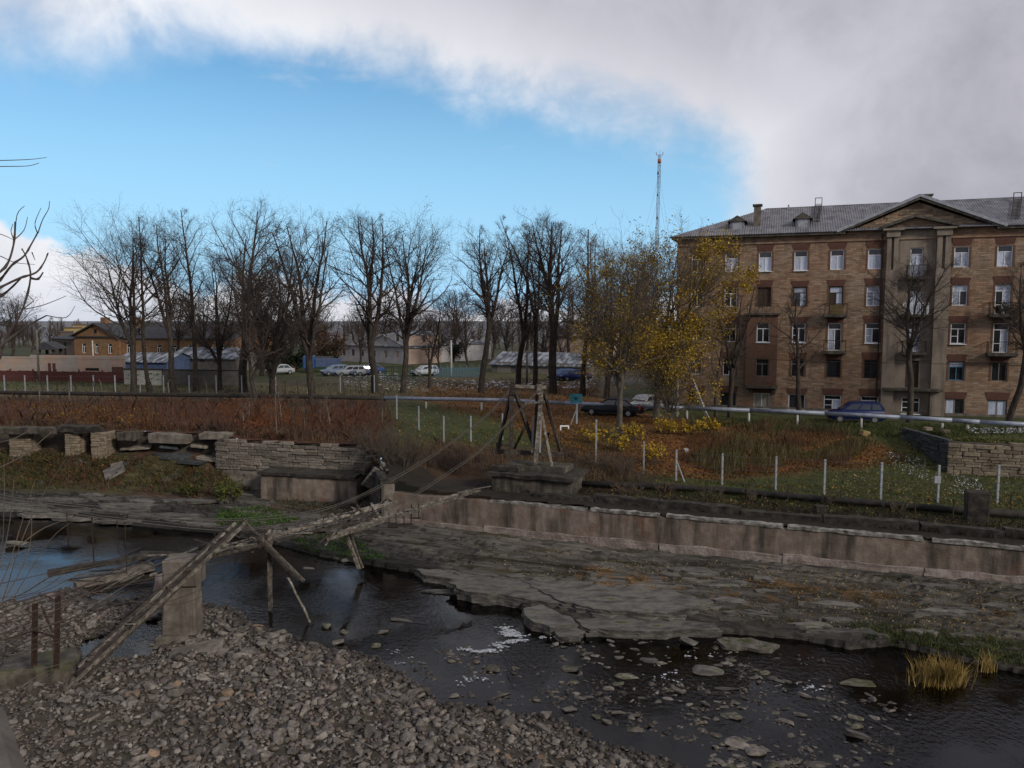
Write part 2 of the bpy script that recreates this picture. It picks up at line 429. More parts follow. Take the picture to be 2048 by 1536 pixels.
# water's edge along the far bank, seen in the photo
WL = zxy([(-900, 1010), (-300, 1022), (0, 1034), (110, 1036), (210, 1046), (300, 1055), (420, 1066), (500, 1078), (560, 1092), (640, 1113),
          (780, 1138), (860, 1153), (905, 1176), (990, 1192), (1035, 1216), (1062, 1240), (1110, 1254), (1190, 1262), (1300, 1266),
          (1450, 1268), (1600, 1280), (1700, 1300), (1790, 1292), (1900, 1318), (2048, 1350), (2400, 1420), (3200, 1500)])
# gravel bar on the near side
GB = zxy([(-1500, 2400), (-1500, 1230), (-300, 1222), (0, 1210), (90, 1190), (165, 1168), (185, 1200), (250, 1205), (330, 1180), (420, 1212), (478, 1222), (500, 1248),
          (545, 1262), (620, 1290), (700, 1302), (750, 1318), (800, 1345), (845, 1372), (880, 1408), (960, 1412), (1010, 1425), (1090, 1432), (1150, 1450),
          (1190, 1478), (1240, 1496), (1320, 1512), (1380, 1545), (1440, 1620), (1650, 2400)])
PUD = zxy([(150, 1306), (168, 1280), (215, 1270), (250, 1250), (320, 1238), (345, 1262), (335, 1292), (300, 1312), (240, 1320), (185, 1322)])
# edge of the upper bank
UPE = [(-300, 104), (-60, 64.0), (-38, 60.2), (-21.5, 57.3), (-19.5, 55.2), (-9.6, 52.6), (-7.7, 46.0)]
qx, qy = XY(UCOR, VW + .45)
UPE[-1] = (qx + .2, qy)
qe = XY(95, VW + .45)
UPL = UPE + [qe]                           # polyline of the upper edge
UPP = UPL + [(400, 30), (5000, 400), (5000, 6000), (-5000, 6000), (-5000, 700)]
RW_U = 8.6                                 # corner of the stone retaining wall on the right
RW_S = 15.2
def upper(x, y):
    u, v = UV(x, y); s = v - VW
    z1 = np.interp(s, [0, 5, 9, 13, 17, 20.5, 24, 40, 900], [2.78, 2.92, 3.1, 3.6, 4.15, 4.55, 4.72, 4.72, 4.8])
    lowr = np.interp(s, [0, 9, 15.2, 18, 22, 26, 40], [2.78, 3.05, 3.3, 4.0, 4.7, 4.75, 4.75])
    z1 = z1 + (lowr - z1) * sstep(u, -2, 6)
    plat = np.interp(s, [15, 18, 24, 30], [5.3, 5.3, 5.0, 4.78])
    kk = sstep(u, RW_U - .4, RW_U + .1) * sstep(s, RW_S + .2, RW_S + .7)
    z1 = z1 + (np.maximum(plat, z1) - z1) * kk
    z2 = np.interp(y, [46, 55, 66, 80, 200], [4.25, 4.45, 4.7, 4.85, 4.95])
    z = z2 + (z1 - z2) * sstep(u, -27.5, -19.5)
    # gentle far plain
    return z + (fbm(x * .25, y * .25) - .5) * .35
def inup(x, y): return in_poly(x, y, UPP)
LNDP = WL + [(400, 40), (400, 400), (-700, 400)]
def inland(x, y): return in_poly(x, y, LNDP)
def lower(x, y):
    """between the water's edge and the upper edge"""
    dw = dist_line(x, y, WL); du = dist_line(x, y, UPL)
    r = dw / (dw + du + 1e-6)
    u, v = UV(x, y)
    zr = np.interp(r, [0, .15, .5, 1], [.16, .3, .55, .85]) + sstep(u, -8, 22) * np.interp(r, [0, .4, 1], [0, .1, .45])
    zl = np.interp(r, [0, .25, .55, .62, .86, 1], [.12, .45, .8, 1.0, 2.7, 3.0])
    zm = np.interp(r, [0, .3, 1], [.1, .35, .8])
    kl = sstep(-x, 19.0, 23.0); km = sstep(-x, 7.5, 11)
    z = zr + (zm - zr) * km; z = z + (zl - z) * kl
    return z, r, kl
def bed(x, y):
    g = in_poly(x, y, GB); d = dist_line(x, y, GB)
    n = fbm(x * .8, y * .8); n2 = fbm(x * 2.7 + 9, y * 2.7)
    zin = np.minimum(.42, .02 + .12 * d ** .75) + (n - .5) * .26 + (n2 - .5) * .1
    zin = np.maximum(zin, .03)
    zout = -np.minimum(.42, .04 + .22 * d) + (n - .5) * .20 + (n2 - .5) * .08
    zout = np.minimum(zout, -.015)
    z = np.where(g, zin, zout)
    p = in_poly(x, y, PUD); dp = dist_line(x, y, PUD + PUD[:1])
    z = np.where(g, .03 + (z - .03) * (.12 + .88 * sstep(dp, .1, 2.6)), z)
    z = np.where(p, -np.minimum(.2, .05 + .3 * dist_line(x, y, PUD + PUD[:1])), z)
    # near bank under the photographer
    nb = np.interp(y, [-60, 1.0, 3.5, 7, 13, 16], [11.25, 11.25, 9.6, 6.2, .9, -1])
    return np.maximum(z, nb)
def GH0(x, y):
    """height of what one stands on"""
    x = np.atleast_1d(np.asarray(x, float)); y = np.atleast_1d(np.asarray(y, float))
    z = bed(x, y); l = inland(x, y); z = np.where(l, lower(x, y)[0], z)
    return np.where(inup(x, y), upper(x, y), z)
_gs = .2; _gx0, _gy0 = -90.0, 13.0; _gnx, _gny = 900, 700
_ggx, _ggy = np.meshgrid(_gx0 + np.arange(_gnx) * _gs, _gy0 + np.arange(_gny) * _gs)
_GG = GH0(_ggx.ravel(), _ggy.ravel()).reshape(_gny, _gnx)
def GH(x, y):
    x = np.atleast_1d(np.asarray(x, float)); y = np.atleast_1d(np.asarray(y, float))
    fx = np.clip((x - _gx0) / _gs, 0, _gnx - 1.001); fy = np.clip((y - _gy0) / _gs, 0, _gny - 1.001); i = fx.astype(int); j = fy.astype(int); fx = fx - i; fy = fy - j
    z = (_GG[j, i] * (1 - fx) + _GG[j, i + 1] * fx) * (1 - fy) + (_GG[j + 1, i] * (1 - fx) + _GG[j + 1, i + 1] * fx) * fy
    far = (y > _gy0 + _gs * (_gny - 2)) | (np.abs(x) > 89)
    return np.where(far, 4.87, z)
def gz(x, y): return float(GH(x, y)[0])
def GP(px, py):
    """ground point seen at a pixel (marches along the ray)"""
    r = ray(px, py); t = np.linspace(14, 400, 3000); X = r.x * t; Y_ = r.y * t; Zz = CAMZ + r.z * t
    b = np.nonzero(Zz <= GH(X, Y_))[0]
    i = b[0] if len(b) else -1
    return Vector((X[i], Y_[i], GH(X[i], Y_[i])[0]))

def grid_faces(nx, ny):
    i = np.arange(nx - 1)[None, :] + np.arange(ny - 1)[:, None] * nx
    i = i.ravel(); return np.stack([i, i + 1, i + 1 + nx, i + nx], 1)
def compact(V, F, *extra):
    used = np.zeros(len(V), bool); used[F.ravel()] = True
    idx = np.cumsum(used) - 1
    return (V[used], idx[F]) + tuple(e[used] for e in extra)
def spaced(*segs):
    out = []
    for a, b, d in segs: out += list(np.arange(a, b, d))
    return np.array(out)
# --- upper bank and the plain beyond, one sheet to the horizon
xs = np.concatenate([-np.geomspace(4000, 62, 26), spaced((-60, 60, .4)), np.geomspace(62, 4000, 26)])
ys = np.concatenate([spaced((24, 80, .4), (80, 130, 1.0)), np.geomspace(131, 6000, 40)])
GX, GY = np.meshgrid(xs, ys); gx, gy = GX.ravel(), GY.ravel()
U_ = inup(gx, gy)
gzv = np.where(U_, upper(gx, gy), 0)
near_edge = dist_line(gx, gy, UPL) < .8
gzv = np.where(~U_ & near_edge, upper(gx, gy) - .05, gzv)
V = np.stack([gx, gy, gzv], 1); F = grid_faces(len(xs), len(ys))
F = F[(U_[F]).any(1)]
# ground cover colours: grass, leaf litter, dark soil, straw
def cover(P):
    x, y = P[:, 0], P[:, 1]; px, py = proj(P)
    w = (fbm(x * .35, y * .35) - .5) * 46; w2 = (fbm(x * 1.4 + 5, y * 1.4) - .5) * 24
    qx_, qy_ = px + w * 1.6, py + w * .35 + w2 * .3
    n = fbm(x * .9 + 3, y * .9)[:, None]; n2 = fbm(x * 3 + 13, y * 3)[:, None]
    grass = np.array([.040, .055, .016]) * (.55 + .9 * n) + np.array([.03, .018, .004]) * n2
    leaf = np.array([.150, .062, .020]) * (.45 + 1.0 * n2) + np.array([.05, .035, .01]) * n
    soil = np.array([.022, .017, .012]) * (.6 + n2)
    straw = np.array([.125, .092, .052]) * (.5 + n2)
    brush = np.array([.075, .034, .018]) * (.5 + n2)
    asph = np.array([.075, .075, .08]) * (.8 + .4 * n2)
    c = grass.copy(); JIT = [(a * 34 * q, b * 9 * q) for a, b in ((1, 0), (-1, 0), (0, 1), (0, -1), (.7, .7), (-.7, -.7)) for q in (.5, 1.2)]
    def put(cc, poly, f=1.0):
        nonlocal c
        m = sum(in_poly(qx_ + jx, qy_ + jy, poly).astype(float) for jx, jy in JIT)[:, None] / len(JIT) * f; c = c * (1 - m) + cc * m
    put(straw, [(-400, 770), (-400, 800), (1200, 800), (1300, 770), (1300, 752), (600, 756), (430, 778)], .75)
    put(leaf, [(860, 768), (1185, 764), (1200, 800), (1330, 835), (1400, 845), (1500, 850), (1640, 862), (1760, 885), (1800, 915), (1700, 935), (1560, 945),
               (1440, 958), (1330, 948), (1230, 940), (1150, 905), (1010, 838), (880, 812), (830, 790)])
    put(grass, [(1180, 845), (1290, 850), (1240, 895), (1150, 900)], .8)
    put(brush, [(-900, 798), (770, 798), (775, 900), (700, 960), (-900, 960)])
    put(leaf, [(450, 800), (560, 800), (600, 840), (520, 870), (440, 860)], .6)
    put(brush, [(860, 880), (1000, 890), (1250, 900), (1280, 985), (900, 985), (780, 930)], .8)
    u, v = UV(x, y); s = v - VW
    k = (sstep(-s + (n[:, 0] - .5) * 4, -5.0, -2.6) * (u > UCOR - 3))[:, None]; c = c * (1 - k) + soil * k
    put(asph, [(1175, 740), (1330, 745), (1330, 768), (1175, 765)], .8)
    far = sstep(y, 125, 150)[:, None]; c = c * (1 - far * .5) + np.array([.05, .045, .025]) * far * .5
    far = sstep(y, 235, 330)[:, None]; c = c * (1 - far) + np.array([.17, .17, .18]) * far          # far fields: haze painted into the ground colour, with thin snow
    return np.clip(c, .008, 1)
V, F = compact(V, F)
g = link('ground', npmesh('ground', V, F, M['ground'], True, cover(V))); setp(g, kind='structure')
# --- rock ledge and left foreshore
us = np.arange(-75, 50, .11); vs_ = np.arange(19, 52, .095)
LU, LV = np.meshgrid(us, vs_); lu, lv = LU.ravel(), LV.ravel(); lx, ly = XY(lu, lv)
ok = (lv < VW + .6) | (lx < -6)
inl = inland(lx, ly); upm = inup(lx, ly)
zz, rr, kl = lower(lx, ly)
# bedded limestone: flat treads and sharp risers that follow the bedding
wv = zz + (fbm(lu * .055 + lv * .05, lv * .42) - .5) * .62 + (fbm(lu * .13 + 4, lv * 1.25, 3) - .5) * .26 + (fbm(lu * .9 + 4, lv * 3.2, 2) - .5) * .045
st = .06
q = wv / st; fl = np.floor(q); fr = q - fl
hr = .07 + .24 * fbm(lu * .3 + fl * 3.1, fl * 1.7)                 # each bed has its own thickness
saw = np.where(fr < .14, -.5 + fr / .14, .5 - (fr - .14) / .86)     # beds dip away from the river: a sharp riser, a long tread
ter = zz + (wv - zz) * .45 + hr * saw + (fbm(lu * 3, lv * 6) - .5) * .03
ter = np.maximum(ter, .04)
soft = zz + (fbm(lx * .6, ly * .6) - .5) * .5 + (fbm(lx * 3, ly * 3) - .5) * .12
ks = kl * sstep(rr, .40, .52)
ter = ter + (soft - ter) * ks
ter = np.where(inl, ter, -.6)
ter = np.where(upm, zz - .1, ter)
V = np.stack([lx, ly, ter], 1); F = grid_faces(len(us), len(vs_))
keep = (inl[F]).any(1) & ~(upm[F]).all(1) & ok[F].all(1) & (dist_line(lx, ly, UPL)[F].min(1) < 40)
dwl = dist_line(lx, ly, WL)
hsh = (np.sin(fl * 127.1 + np.floor(lu * .13 + 1.9 * fbm(lu * .15, lv * .3)) * 3.7) * 43758.5) % 1.0          # beds of lighter and darker limestone
cl = np.ones((len(lx), 3)) * (.27 + .52 * hsh + .38 * fbm(lu * .3, lv * .9))[:, None]
cl = cl * np.where(fr < .16, .38, 1.0)[:, None] * np.array([1.02, .98, .93])  # riser faces painted dark as the shadow lines under each bed
wet = ((1 - sstep(dwl, .15, 1.3 + 1.5 * fbm(lu * .4, lv * .4))) * .55)[:, None]
cl *= (1 - wet)                                  # the wetted foot of the rock is darker stone
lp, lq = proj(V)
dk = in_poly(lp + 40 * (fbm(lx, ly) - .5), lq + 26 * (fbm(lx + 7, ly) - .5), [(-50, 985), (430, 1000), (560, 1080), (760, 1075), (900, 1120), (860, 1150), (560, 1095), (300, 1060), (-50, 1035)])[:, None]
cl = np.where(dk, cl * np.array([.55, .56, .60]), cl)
orange = in_poly(lp, lq + 16 * (fbm(lx * .7, ly * .7) - .5), [(1150, 1130), (1500, 1160), (2048, 1205), (2048, 1240), (1500, 1200), (1150, 1165)])[:, None] * (fbm(lx * 1.3, ly * 1.3)[:, None] > .52)
cl = np.where(orange, cl * np.array([1.25, .85, .48]), cl)
gsl = (ks * (fbm(lx * .8, ly * .8) > .3))[:, None]
veg = np.where((fbm(lx * .5 + 3, ly * .5) > .5)[:, None], np.array([.55, .33, .21]), np.array([.50, .46, .22]))
cl = cl * (1 - gsl) + veg * gsl
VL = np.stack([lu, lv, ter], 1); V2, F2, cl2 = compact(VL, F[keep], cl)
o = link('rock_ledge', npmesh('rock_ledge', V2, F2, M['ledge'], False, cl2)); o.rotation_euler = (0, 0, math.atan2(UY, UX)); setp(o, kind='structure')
# --- riverbed, gravel bar and near bank
xs = np.concatenate([-np.geomspace(400, 46, 12), spaced((-45, 45, .3)), np.geomspace(46, 400, 12)])
ys = np.concatenate([[-200, -60, -20], spaced((-4, 16, 1), (16, 56, .25)), [58, 62, 70]])
BX, BY = np.meshgrid(xs, ys); bx, by = BX.ravel(), BY.ravel()
bz = bed(bx, by); inm = inland(bx, by) & (dist_line(bx, by, WL) > .8); bz = np.where(inm, -.8, bz)
o = link('riverbed', npmesh('riverbed', np.stack([bx, by, bz], 1), grid_faces(len(xs), len(ys)), M['bed'], True)); setp(o, kind='structure')
# --- the river
m = bpy.data.materials.new('river_water'); m.use_nodes = True; nt = m.node_tree; nt.nodes.clear(); N = nt.nodes
out = N.new('ShaderNodeOutputMaterial'); gl = N.new('ShaderNodeBsdfGlossy'); gl.inputs['Roughness'].default_value = .045
gl.inputs[0].default_value = (.95, .97, 1, 1)
trn = N.new('ShaderNodeBsdfTransparent'); trn.inputs[0].default_value = (.42, .34, .24, 1)
frn = N.new('ShaderNodeFresnel'); frn.inputs[0].default_value = 1.33
mx = N.new('ShaderNodeMixShader'); nt.links.new(frn.outputs[0], mx.inputs[0]); nt.links.new(trn.outputs[0], mx.inputs[1]); nt.links.new(gl.outputs[0], mx.inputs[2])
t = N.new('ShaderNodeTexCoord'); n1 = N.new('ShaderNodeTexNoise'); n1.inputs['Scale'].default_value = 5.5; n1.inputs['Detail'].default_value = 4
mp = N.new('ShaderNodeMapping'); mp.inputs['Scale'].default_value = (1, .75, 1); nt.links.new(t.outputs['Object'], mp.inputs[0]); nt.links.new(mp.outputs[0], n1.inputs['Vector'])
n2 = N.new('ShaderNodeTexNoise'); n2.inputs['Scale'].default_value = .33; nt.links.new(t.outputs['Object'], n2.inputs['Vector'])
mr = N.new('ShaderNodeMapRange'); nt.links.new(n2.outputs[0], mr.inputs[0]); mr.inputs[1].default_value = .40; mr.inputs[2].default_value = .62; mr.inputs[3].default_value = .05; mr.inputs[4].default_value = .55
bp = N.new('ShaderNodeBump'); bp.inputs['Distance'].default_value = .05; nt.links.new(mr.outputs[0], bp.inputs['Strength']); nt.links.new(n1.outputs[0], bp.inputs['Height'])
nt.links.new(bp.outputs[0], gl.inputs['Normal']); nt.links.new(bp.outputs[0], frn.inputs['Normal']); nt.links.new(mx.outputs[0], out.inputs[0])
M['water'] = m
o = MB().add([(-400, 13.5, 0), (400, 13.5, 0), (400, 70, 0), (-400, 70, 0)], [(0, 1, 2, 3)]).build('river_water', M['water']); setp(o, kind='structure')
# ------------------------------------------------------------------ buildings
M['facade'] = pm('limestone_facade', [(.15, .108, .073), (.22, .165, .115), (.30, .235, .172)], 1.4, .92, .55, 20, stretch=(1, 1, 2.5), bdist=.03,
                 brick={'w': .52, 'h': .155, 'm': .016, 'c1': (.375, .295, .222), 'c2': (.165, .115, .083), 'mc': (.16, .125, .095), 'f': .62, 'warp': .06, 'ws': 1.5, 'bs': .22,
                        'tint': (1.04, .80, .68)},
                 streak={'c': (.055, .042, .036), 'r': (.53, .74), 'f': .7, 's': (.6, .6, .14), 'c2': (.17, .095, .06), 'scale2': .5})
M['plaster'] = pm('stained_plaster', [(.16, .132, .104), (.215, .18, .145), (.26, .22, .178)], .9, .92, .3, 16,
                  streak={'c': (.035, .030, .026), 'r': (.50, .72), 'f': .7, 's': (.9, .9, .10)})
M['redbrick'] = pm('red_brick', [(.075, .034, .027), (.105, .05, .038), (.135, .07, .052)], 3, .92, .4, 20,
                   brick={'w': .25, 'h': .075, 'm': .01, 'c1': (.145, .058, .042), 'c2': (.085, .036, .028), 'mc': (.11, .085, .065), 'f': .6, 'warp': .01, 'tint': (.8, .75, .75)})
M['redbrick_soft'] = pm('weathered_red_brick', [(.10, .055, .04), (.145, .085, .06), (.18, .118, .085)], 3, .92, .4, 20,
                   brick={'w': .25, 'h': .075, 'm': .01, 'c1': (.175, .10, .07), 'c2': (.105, .056, .04), 'mc': (.13, .10, .078), 'f': .6, 'warp': .02, 'tint': (.85, .75, .7)})
M['roof'] = pm('fibre_cement_roof', [(.10, .10, .112), (.16, .16, .178), (.22, .22, .24)], 1.2, .75, .2, 10,
               streak={'c': (.06, .062, .066), 'r': (.52, .7), 'f': .6, 's': (1.5, .3, .3)})
M['white'] = pm('white_frame', [(.62, .64, .68), (.76, .77, .80)], 4, .5, .05, 10)
M['brownframe'] = pm('brown_frame', [(.035, .022, .015), (.065, .040, .028)], 4, .7, .1, 10)
M['greyframe'] = pm('grey_frame', [(.13, .11, .095), (.21, .185, .16)], 4, .8, .1, 10)
M['bluepaint'] = pm('blue_frame', [(.04, .12, .2), (.07, .17, .27)], 4, .7, .1, 10)
M['glass'] = pm('dark_glass', [(.008, .010, .013), (.025, .028, .034)], 1.5, .06, 0, spec=.75, rand=.4)
M['curtain'] = pm('curtained_glass', [(.28, .33, .44), (.52, .57, .68)], 3.5, .12, 0, stretch=(4, 4, .5), spec=.7, rand=.3)
M['blinds'] = pm('blinds', [(.14, .13, .10), (.38, .37, .31)], 2, .4, 0, stretch=(.05, .05, 9))
M['darkvoid'] = pm('dark_interior', [(.006, .006, .006), (.014, .013, .012)], 3, .9, 0)
M['dirtconc'] = pm('dirty_slab', [(.03, .027, .022), (.075, .066, .055), (.13, .118, .10)], 3, .92, .4, 16, moss={'c': (.035, .04, .015), 's': 2, 'a': .5, 'b': .62})
M['rustrail'] = pm('iron_railing', [(.02, .016, .014), (.05, .04, .034)], 5, .8, 0)

FA = Vector((16.5, 73.5, 0)); FB = Vector((42.7, 64.2, 0)); FE = (FB - FA).normalized(); FN = Vector((-FE.y, FE.x, 0))
def onf(px, py, back=0.0): return ONP(px, py, FA + FN * back, FN)
F0 = onf(1352, 650); ZB = 4.62; F0.z = ZB
def fu(px, py=650, back=0.0): return (onf(px, py, back) - F0).dot(FE)
def fz(px, py, back=0.0): return onf(px, py, back).z - ZB
bld = thing('apartment_building', 'long five-storey brown limestone apartment block with grey corrugated roof and gable', 'building', F0, math.atan2(FE.y, FE.x))
EAVE = fz(1660, 467); BU1 = 50.0
def wall_holes(holes, u0, u1, z0, z1, y=0.0, dep=.2):
    us_ = sorted({u0, u1, *[h[0] for h in holes], *[h[1] for h in holes]}); zs_ = sorted({z0, z1, *[h[2] for h in holes], *[h[3] for h in holes]})
    mb = MB()
    for a, b in zip(us_[:-1], us_[1:]):
        for c_, d in zip(zs_[:-1], zs_[1:]):
            mu, mz = (a + b) / 2, (c_ + d) / 2
            if any(h[0] < mu < h[1] and h[2] < mz < h[3] for h in holes): continue
            mb.add([(a, y, c_), (b, y, c_), (b, y, d), (a, y, d)], [(0, 1, 2, 3)])
    for a, b, c_, d in [h[:4] for h in holes]:
        mb.add([(a, y, c_), (b, y, c_), (b, y, d), (a, y, d), (a, y + dep, c_), (b, y + dep, c_), (b, y + dep, d), (a, y + dep, d)],
               [(0, 4, 5, 1), (1, 5, 6, 2), (2, 6, 7, 3), (3, 7, 4, 0)])
    return mb
_wc = {}
def window_mesh(w, h, style):
    k = (round(w, 2), round(h, 2), style)
    if k in _wc: return _wc[k]
    f = .07; mb = MB(); panes = []
    def rect(x0, x1, z0, z1, t=f, y0=-.03, y1=.03):
        mb.box(x0, x1, y0, y1, z0, z1)
    rect(-w / 2, -w / 2 + f, 0, h); rect(w / 2 - f, w / 2, 0, h); rect(-w / 2 + f, w / 2 - f, 0, f); rect(-w / 2 + f, w / 2 - f, h - f, h)
    x0, x1, z0, z1 = -w / 2 + f, w / 2 - f, f, h - f
    if style in ('T', 'door'):
        zt = h * (.68 if style == 'T' else .76)
        rect(x0, x1, zt, zt + f); rect(-f / 2, f / 2, z0, zt)
        panes = [(x0, x1, zt + f, z1), (x0, -f / 2, z0, zt), (f / 2, x1, z0, zt)]
        if style == 'door':
            rect(x0, -f / 2, h * .3, h * .3 + f * .7); panes[1] = (x0, -f / 2, z0, zt)
    elif style == 'two':
        rect(-f / 2, f / 2, z0, z1); panes = [(x0, -f / 2, z0, z1), (f / 2, x1, z0, z1)]
    elif style == 'fort':
        zt = h * .70; rect(x0, x1, zt, zt + f); rect(-f / 2, f / 2, z0, zt); rect(x0, -f / 2, zt * .5, zt * .5 + f * .7)
        panes = [(x0, x1, zt + f, z1), (x0, -f / 2, z0, zt), (f / 2, x1, z0, zt)]
    elif style == 'six':
        rect(-f / 2, f / 2, z0, z1); rect(x0, -f / 2, h * .33, h * .33 + f * .6); rect(x0, x1, h * .66, h * .66 + f * .6); panes = [(x0, -f / 2, z0, z1), (f / 2, x1, z0, z1)]
    else: panes = [(x0, x1, z0, z1)]
    pms = [MB().add([(a, 0, c_), (b, 0, c_), (b, 0, d), (a, 0, d)], [(0, 1, 2, 3)]).mesh('pane') for a, b, c_, d in panes]
    _wc[k] = (mb.mesh('window'), pms); return _wc[k]
_wcm = {}
def add_window(parent, u, z, w, h, style='T', fm='white', gm=None, y=.14, sill=False):
    me, pms = window_mesh(w, h, style)
    k = (id(me), fm)
    if k not in _wcm: _wcm[k] = me.copy(); _wcm[k].materials.append(M[fm])
    o = link('window', _wcm[k], None, parent); o.location = (u, y, z)
    for i, p in enumerate(pms):
        g_ = gm if isinstance(gm, str) else (gm[i % len(gm)] if gm else 'glass')
        k2 = (id(p), g_)
        if k2 not in _wcm: _wcm[k2] = p.copy(); _wcm[k2].materials.append(M[g_])
        q_ = link('pane', _wcm[k2], None, o); q_.location = (0, .004 if i % 2 else .002, 0)
    if sill:
        s_ = MB().box(-w / 2 - .08, w / 2 + .08, -.28, -.03, -.07, .0).build('sill', M['white' if fm == 'white' else 'greyframe'], o)
    return o
cols_px = [1393, 1460, 1527, 1598, 1670, 1745, 1828, 1917, 2003, 2093, 2190]
rows = [(793, 822), (720, 757), (646, 686), (572, 612), (498, 538)]     # first to fifth floor, at the 1745 column
cu = [fu(p) for p in cols_px]
rz = [(fz(1745, b), fz(1745, t_)) for t_, b in rows]
holes = []; wins = []
C_ = 'curtain'; Gs = 'glass'
spec = {}
for r in range(5):
    for c_ in range(11): spec[(c_, r)] = ('T', 'white', Gs, False)
for c_, v in {1: 'T', 2: 'T', 3: 'T', 4: 'T', 5: 'T', 7: 'T', 8: 'T'}.items(): spec[(c_, 4)] = ('T', 'white', (Gs, C_, C_), c_ in (2, 3))
spec[(3, 3)] = ('T', 'brownframe', (C_, Gs, C_), False); spec[(2, 3)] = ('panel', 'brownframe', 'brownframe', False)
spec[(4, 3)] = ('doorw', 'brownframe', (C_, 'brownframe', C_), False); spec[(5, 3)] = ('fort', 'white', (C_, C_, C_), False)
spec[(7, 3)] = ('T', 'white', (C_, C_, Gs), False); spec[(8, 3)] = ('doorw', 'white', (C_, Gs, C_), False)
spec[(4, 2)] = ('doorw', 'white', (Gs, C_, Gs), False); spec[(5, 2)] = ('fort', 'white', (Gs, C_, Gs), True); spec[(8, 2)] = ('doorw', 'white', (Gs, Gs, C_), False)
spec[(7, 2)] = ('fortw', 'white', Gs, True); spec[(2, 2)] = ('T', 'white', Gs, True); spec[(3, 2)] = ('fort', 'white', Gs, True)
spec[(2, 1)] = ('T', 'greyframe', Gs, False); spec[(3, 1)] = ('T', 'greyframe', Gs, False); spec[(4, 1)] = ('one', 'brownframe', Gs, False)
spec[(5, 1)] = ('six', 'brownframe', Gs, False); spec[(7, 1)] = ('T', 'bluepaint', (C_, Gs, Gs), False); spec[(8, 1)] = ('two', 'greyframe', Gs, False)
spec[(0, 1)] = ('T', 'white', Gs, False); spec[(1, 1)] = ('T', 'white', Gs, False); spec[(1, 0)] = ('two', 'greyframe', Gs, False); spec[(0, 0)] = ('two', 'greyframe', Gs, False)
spec[(2, 0)] = ('two', 'white', 'blinds', True); spec[(3, 0)] = ('two', 'white', Gs, True); spec[(4, 0)] = ('fort', 'white', (Gs, Gs, C_), True)
spec[(5, 0)] = ('fort', 'white', Gs, True); spec[(6, 0)] = ('fort', 'white', Gs, True); spec[(7, 0)] = ('two', 'greyframe', ('curtain', Gs), False); spec[(8, 0)] = ('two', 'greyframe', (C_, C_), False)
for r in (1, 2, 3, 4): spec[(6, r)] = ('doorw', 'white' if r > 1 else 'brownframe', (Gs, C_, C_) if r > 1 else 'brownframe', False)
spec[(9, 3)] = ('doorw', 'white', Gs, False)
for (c_, r), (stl, fm, gm, sill) in spec.items():
    u = cu[c_]; z0, z1 = rz[r]; w = 1.12 if r else 1.42
    if c_ == 6 and r: w = 1.0
    door = stl == 'doorw'
    if door: z0 -= .72
    if r == 0: z0 -= .12; z1 -= .0
    brickbay = (c_ == 2 and r in (1, 2))
    holes.append((u - w / 2 - .02, u + w / 2 + .02, z0, z1))
    st_ = {'doorw': 'door', 'panel': 'two', 'fortw': 'fort'}.get(stl, stl)
    wins.append((u, z0, w, z1 - z0, st_, fm, gm, (-.62 if brickbay else .14), sill))
gl0, gl1, ga = (fu(1690, 466), EAVE), (fu(1992, 458), EAVE), (fu(1838, 404), fz(1838, 404))
wl = wall_holes(holes, 0, BU1, -1.2, EAVE)
wl.add([(0, 0, -1.2), (0, 13, -1.2), (0, 13, EAVE), (0, 0, EAVE), (BU1, 0, -1.2), (BU1, 13, -1.2), (BU1, 13, EAVE), (BU1, 0, EAVE)], [(0, 3, 2, 1), (4, 5, 6, 7), (1, 2, 6, 5)])
wl.build('wall', M['facade'], bld)
MB().add([(gl0[0], 0, EAVE), (gl1[0], 0, EAVE), (ga[0], 0, ga[1]), (gl0[0], .4, EAVE), (gl1[0], .4, EAVE), (ga[0], .4, ga[1])], [(0, 1, 2), (3, 5, 4), (0, 2, 5, 3), (1, 4, 5, 2)]).build('gable', M['facade'], bld)
MB().box(.15, BU1 - .15, .35, .5, -1.0, EAVE - .1).build('room_backing', M['darkvoid'], bld)
for wv_ in wins: add_window(bld, *wv_[:5], fm=wv_[5], gm=wv_[6], y=wv_[7], sill=wv_[8])
# red brick flat arches over the windows and brick-edged jambs
lm = {}
def lintel(u, z, w, h, mat='redbrick', y=-.035):
    k = (round(w, 2), round(h, 2))
    if k not in lm:
        a = w / 2; lm[k] = MB().prism([(-a, 0), (a, 0), (a + .17, h), (-a - .17, h)], lambda p, q_, t_: (p, t_, q_), -.035, .05).mesh('lintel')
    key = (k, mat)
    if key not in lm: lm[key] = lm[k].copy(); lm[key].materials.append(M[mat])
    o = link('lintel', lm[key], None, bld); o.location = (u, 0, z)
for (c_, r) in spec:
    if c_ == 6 or (c_ == 2 and r in (1, 2)): continue
    lintel(cu[c_], rz[r][1] + .03 + (.06 if r == 4 else 0), 1.25 if r else 1.5, .52 + .06 * ((c_ * 7 + r * 3) % 3), 'redbrick')
# dark brick jambs flank the upper windows
for (c_, r) in spec:
    if c_ == 6 or r == 0 or (c_ == 2 and r in (1, 2)): continue
    w = 1.16; z0, z1 = rz[r]
    for sgn in (-1, 1):
        u = cu[c_] + sgn * (w / 2 + .07); key = ('jamb', round(z1 - z0, 2))
        if key not in lm: lm[key] = MB().box(-.07, .07, -.022, .05, 0, z1 - z0).mesh('jamb', M['redbrick_soft'])
        o = link('jamb', lm[key], None, bld); o.location = (u, 0, z0)
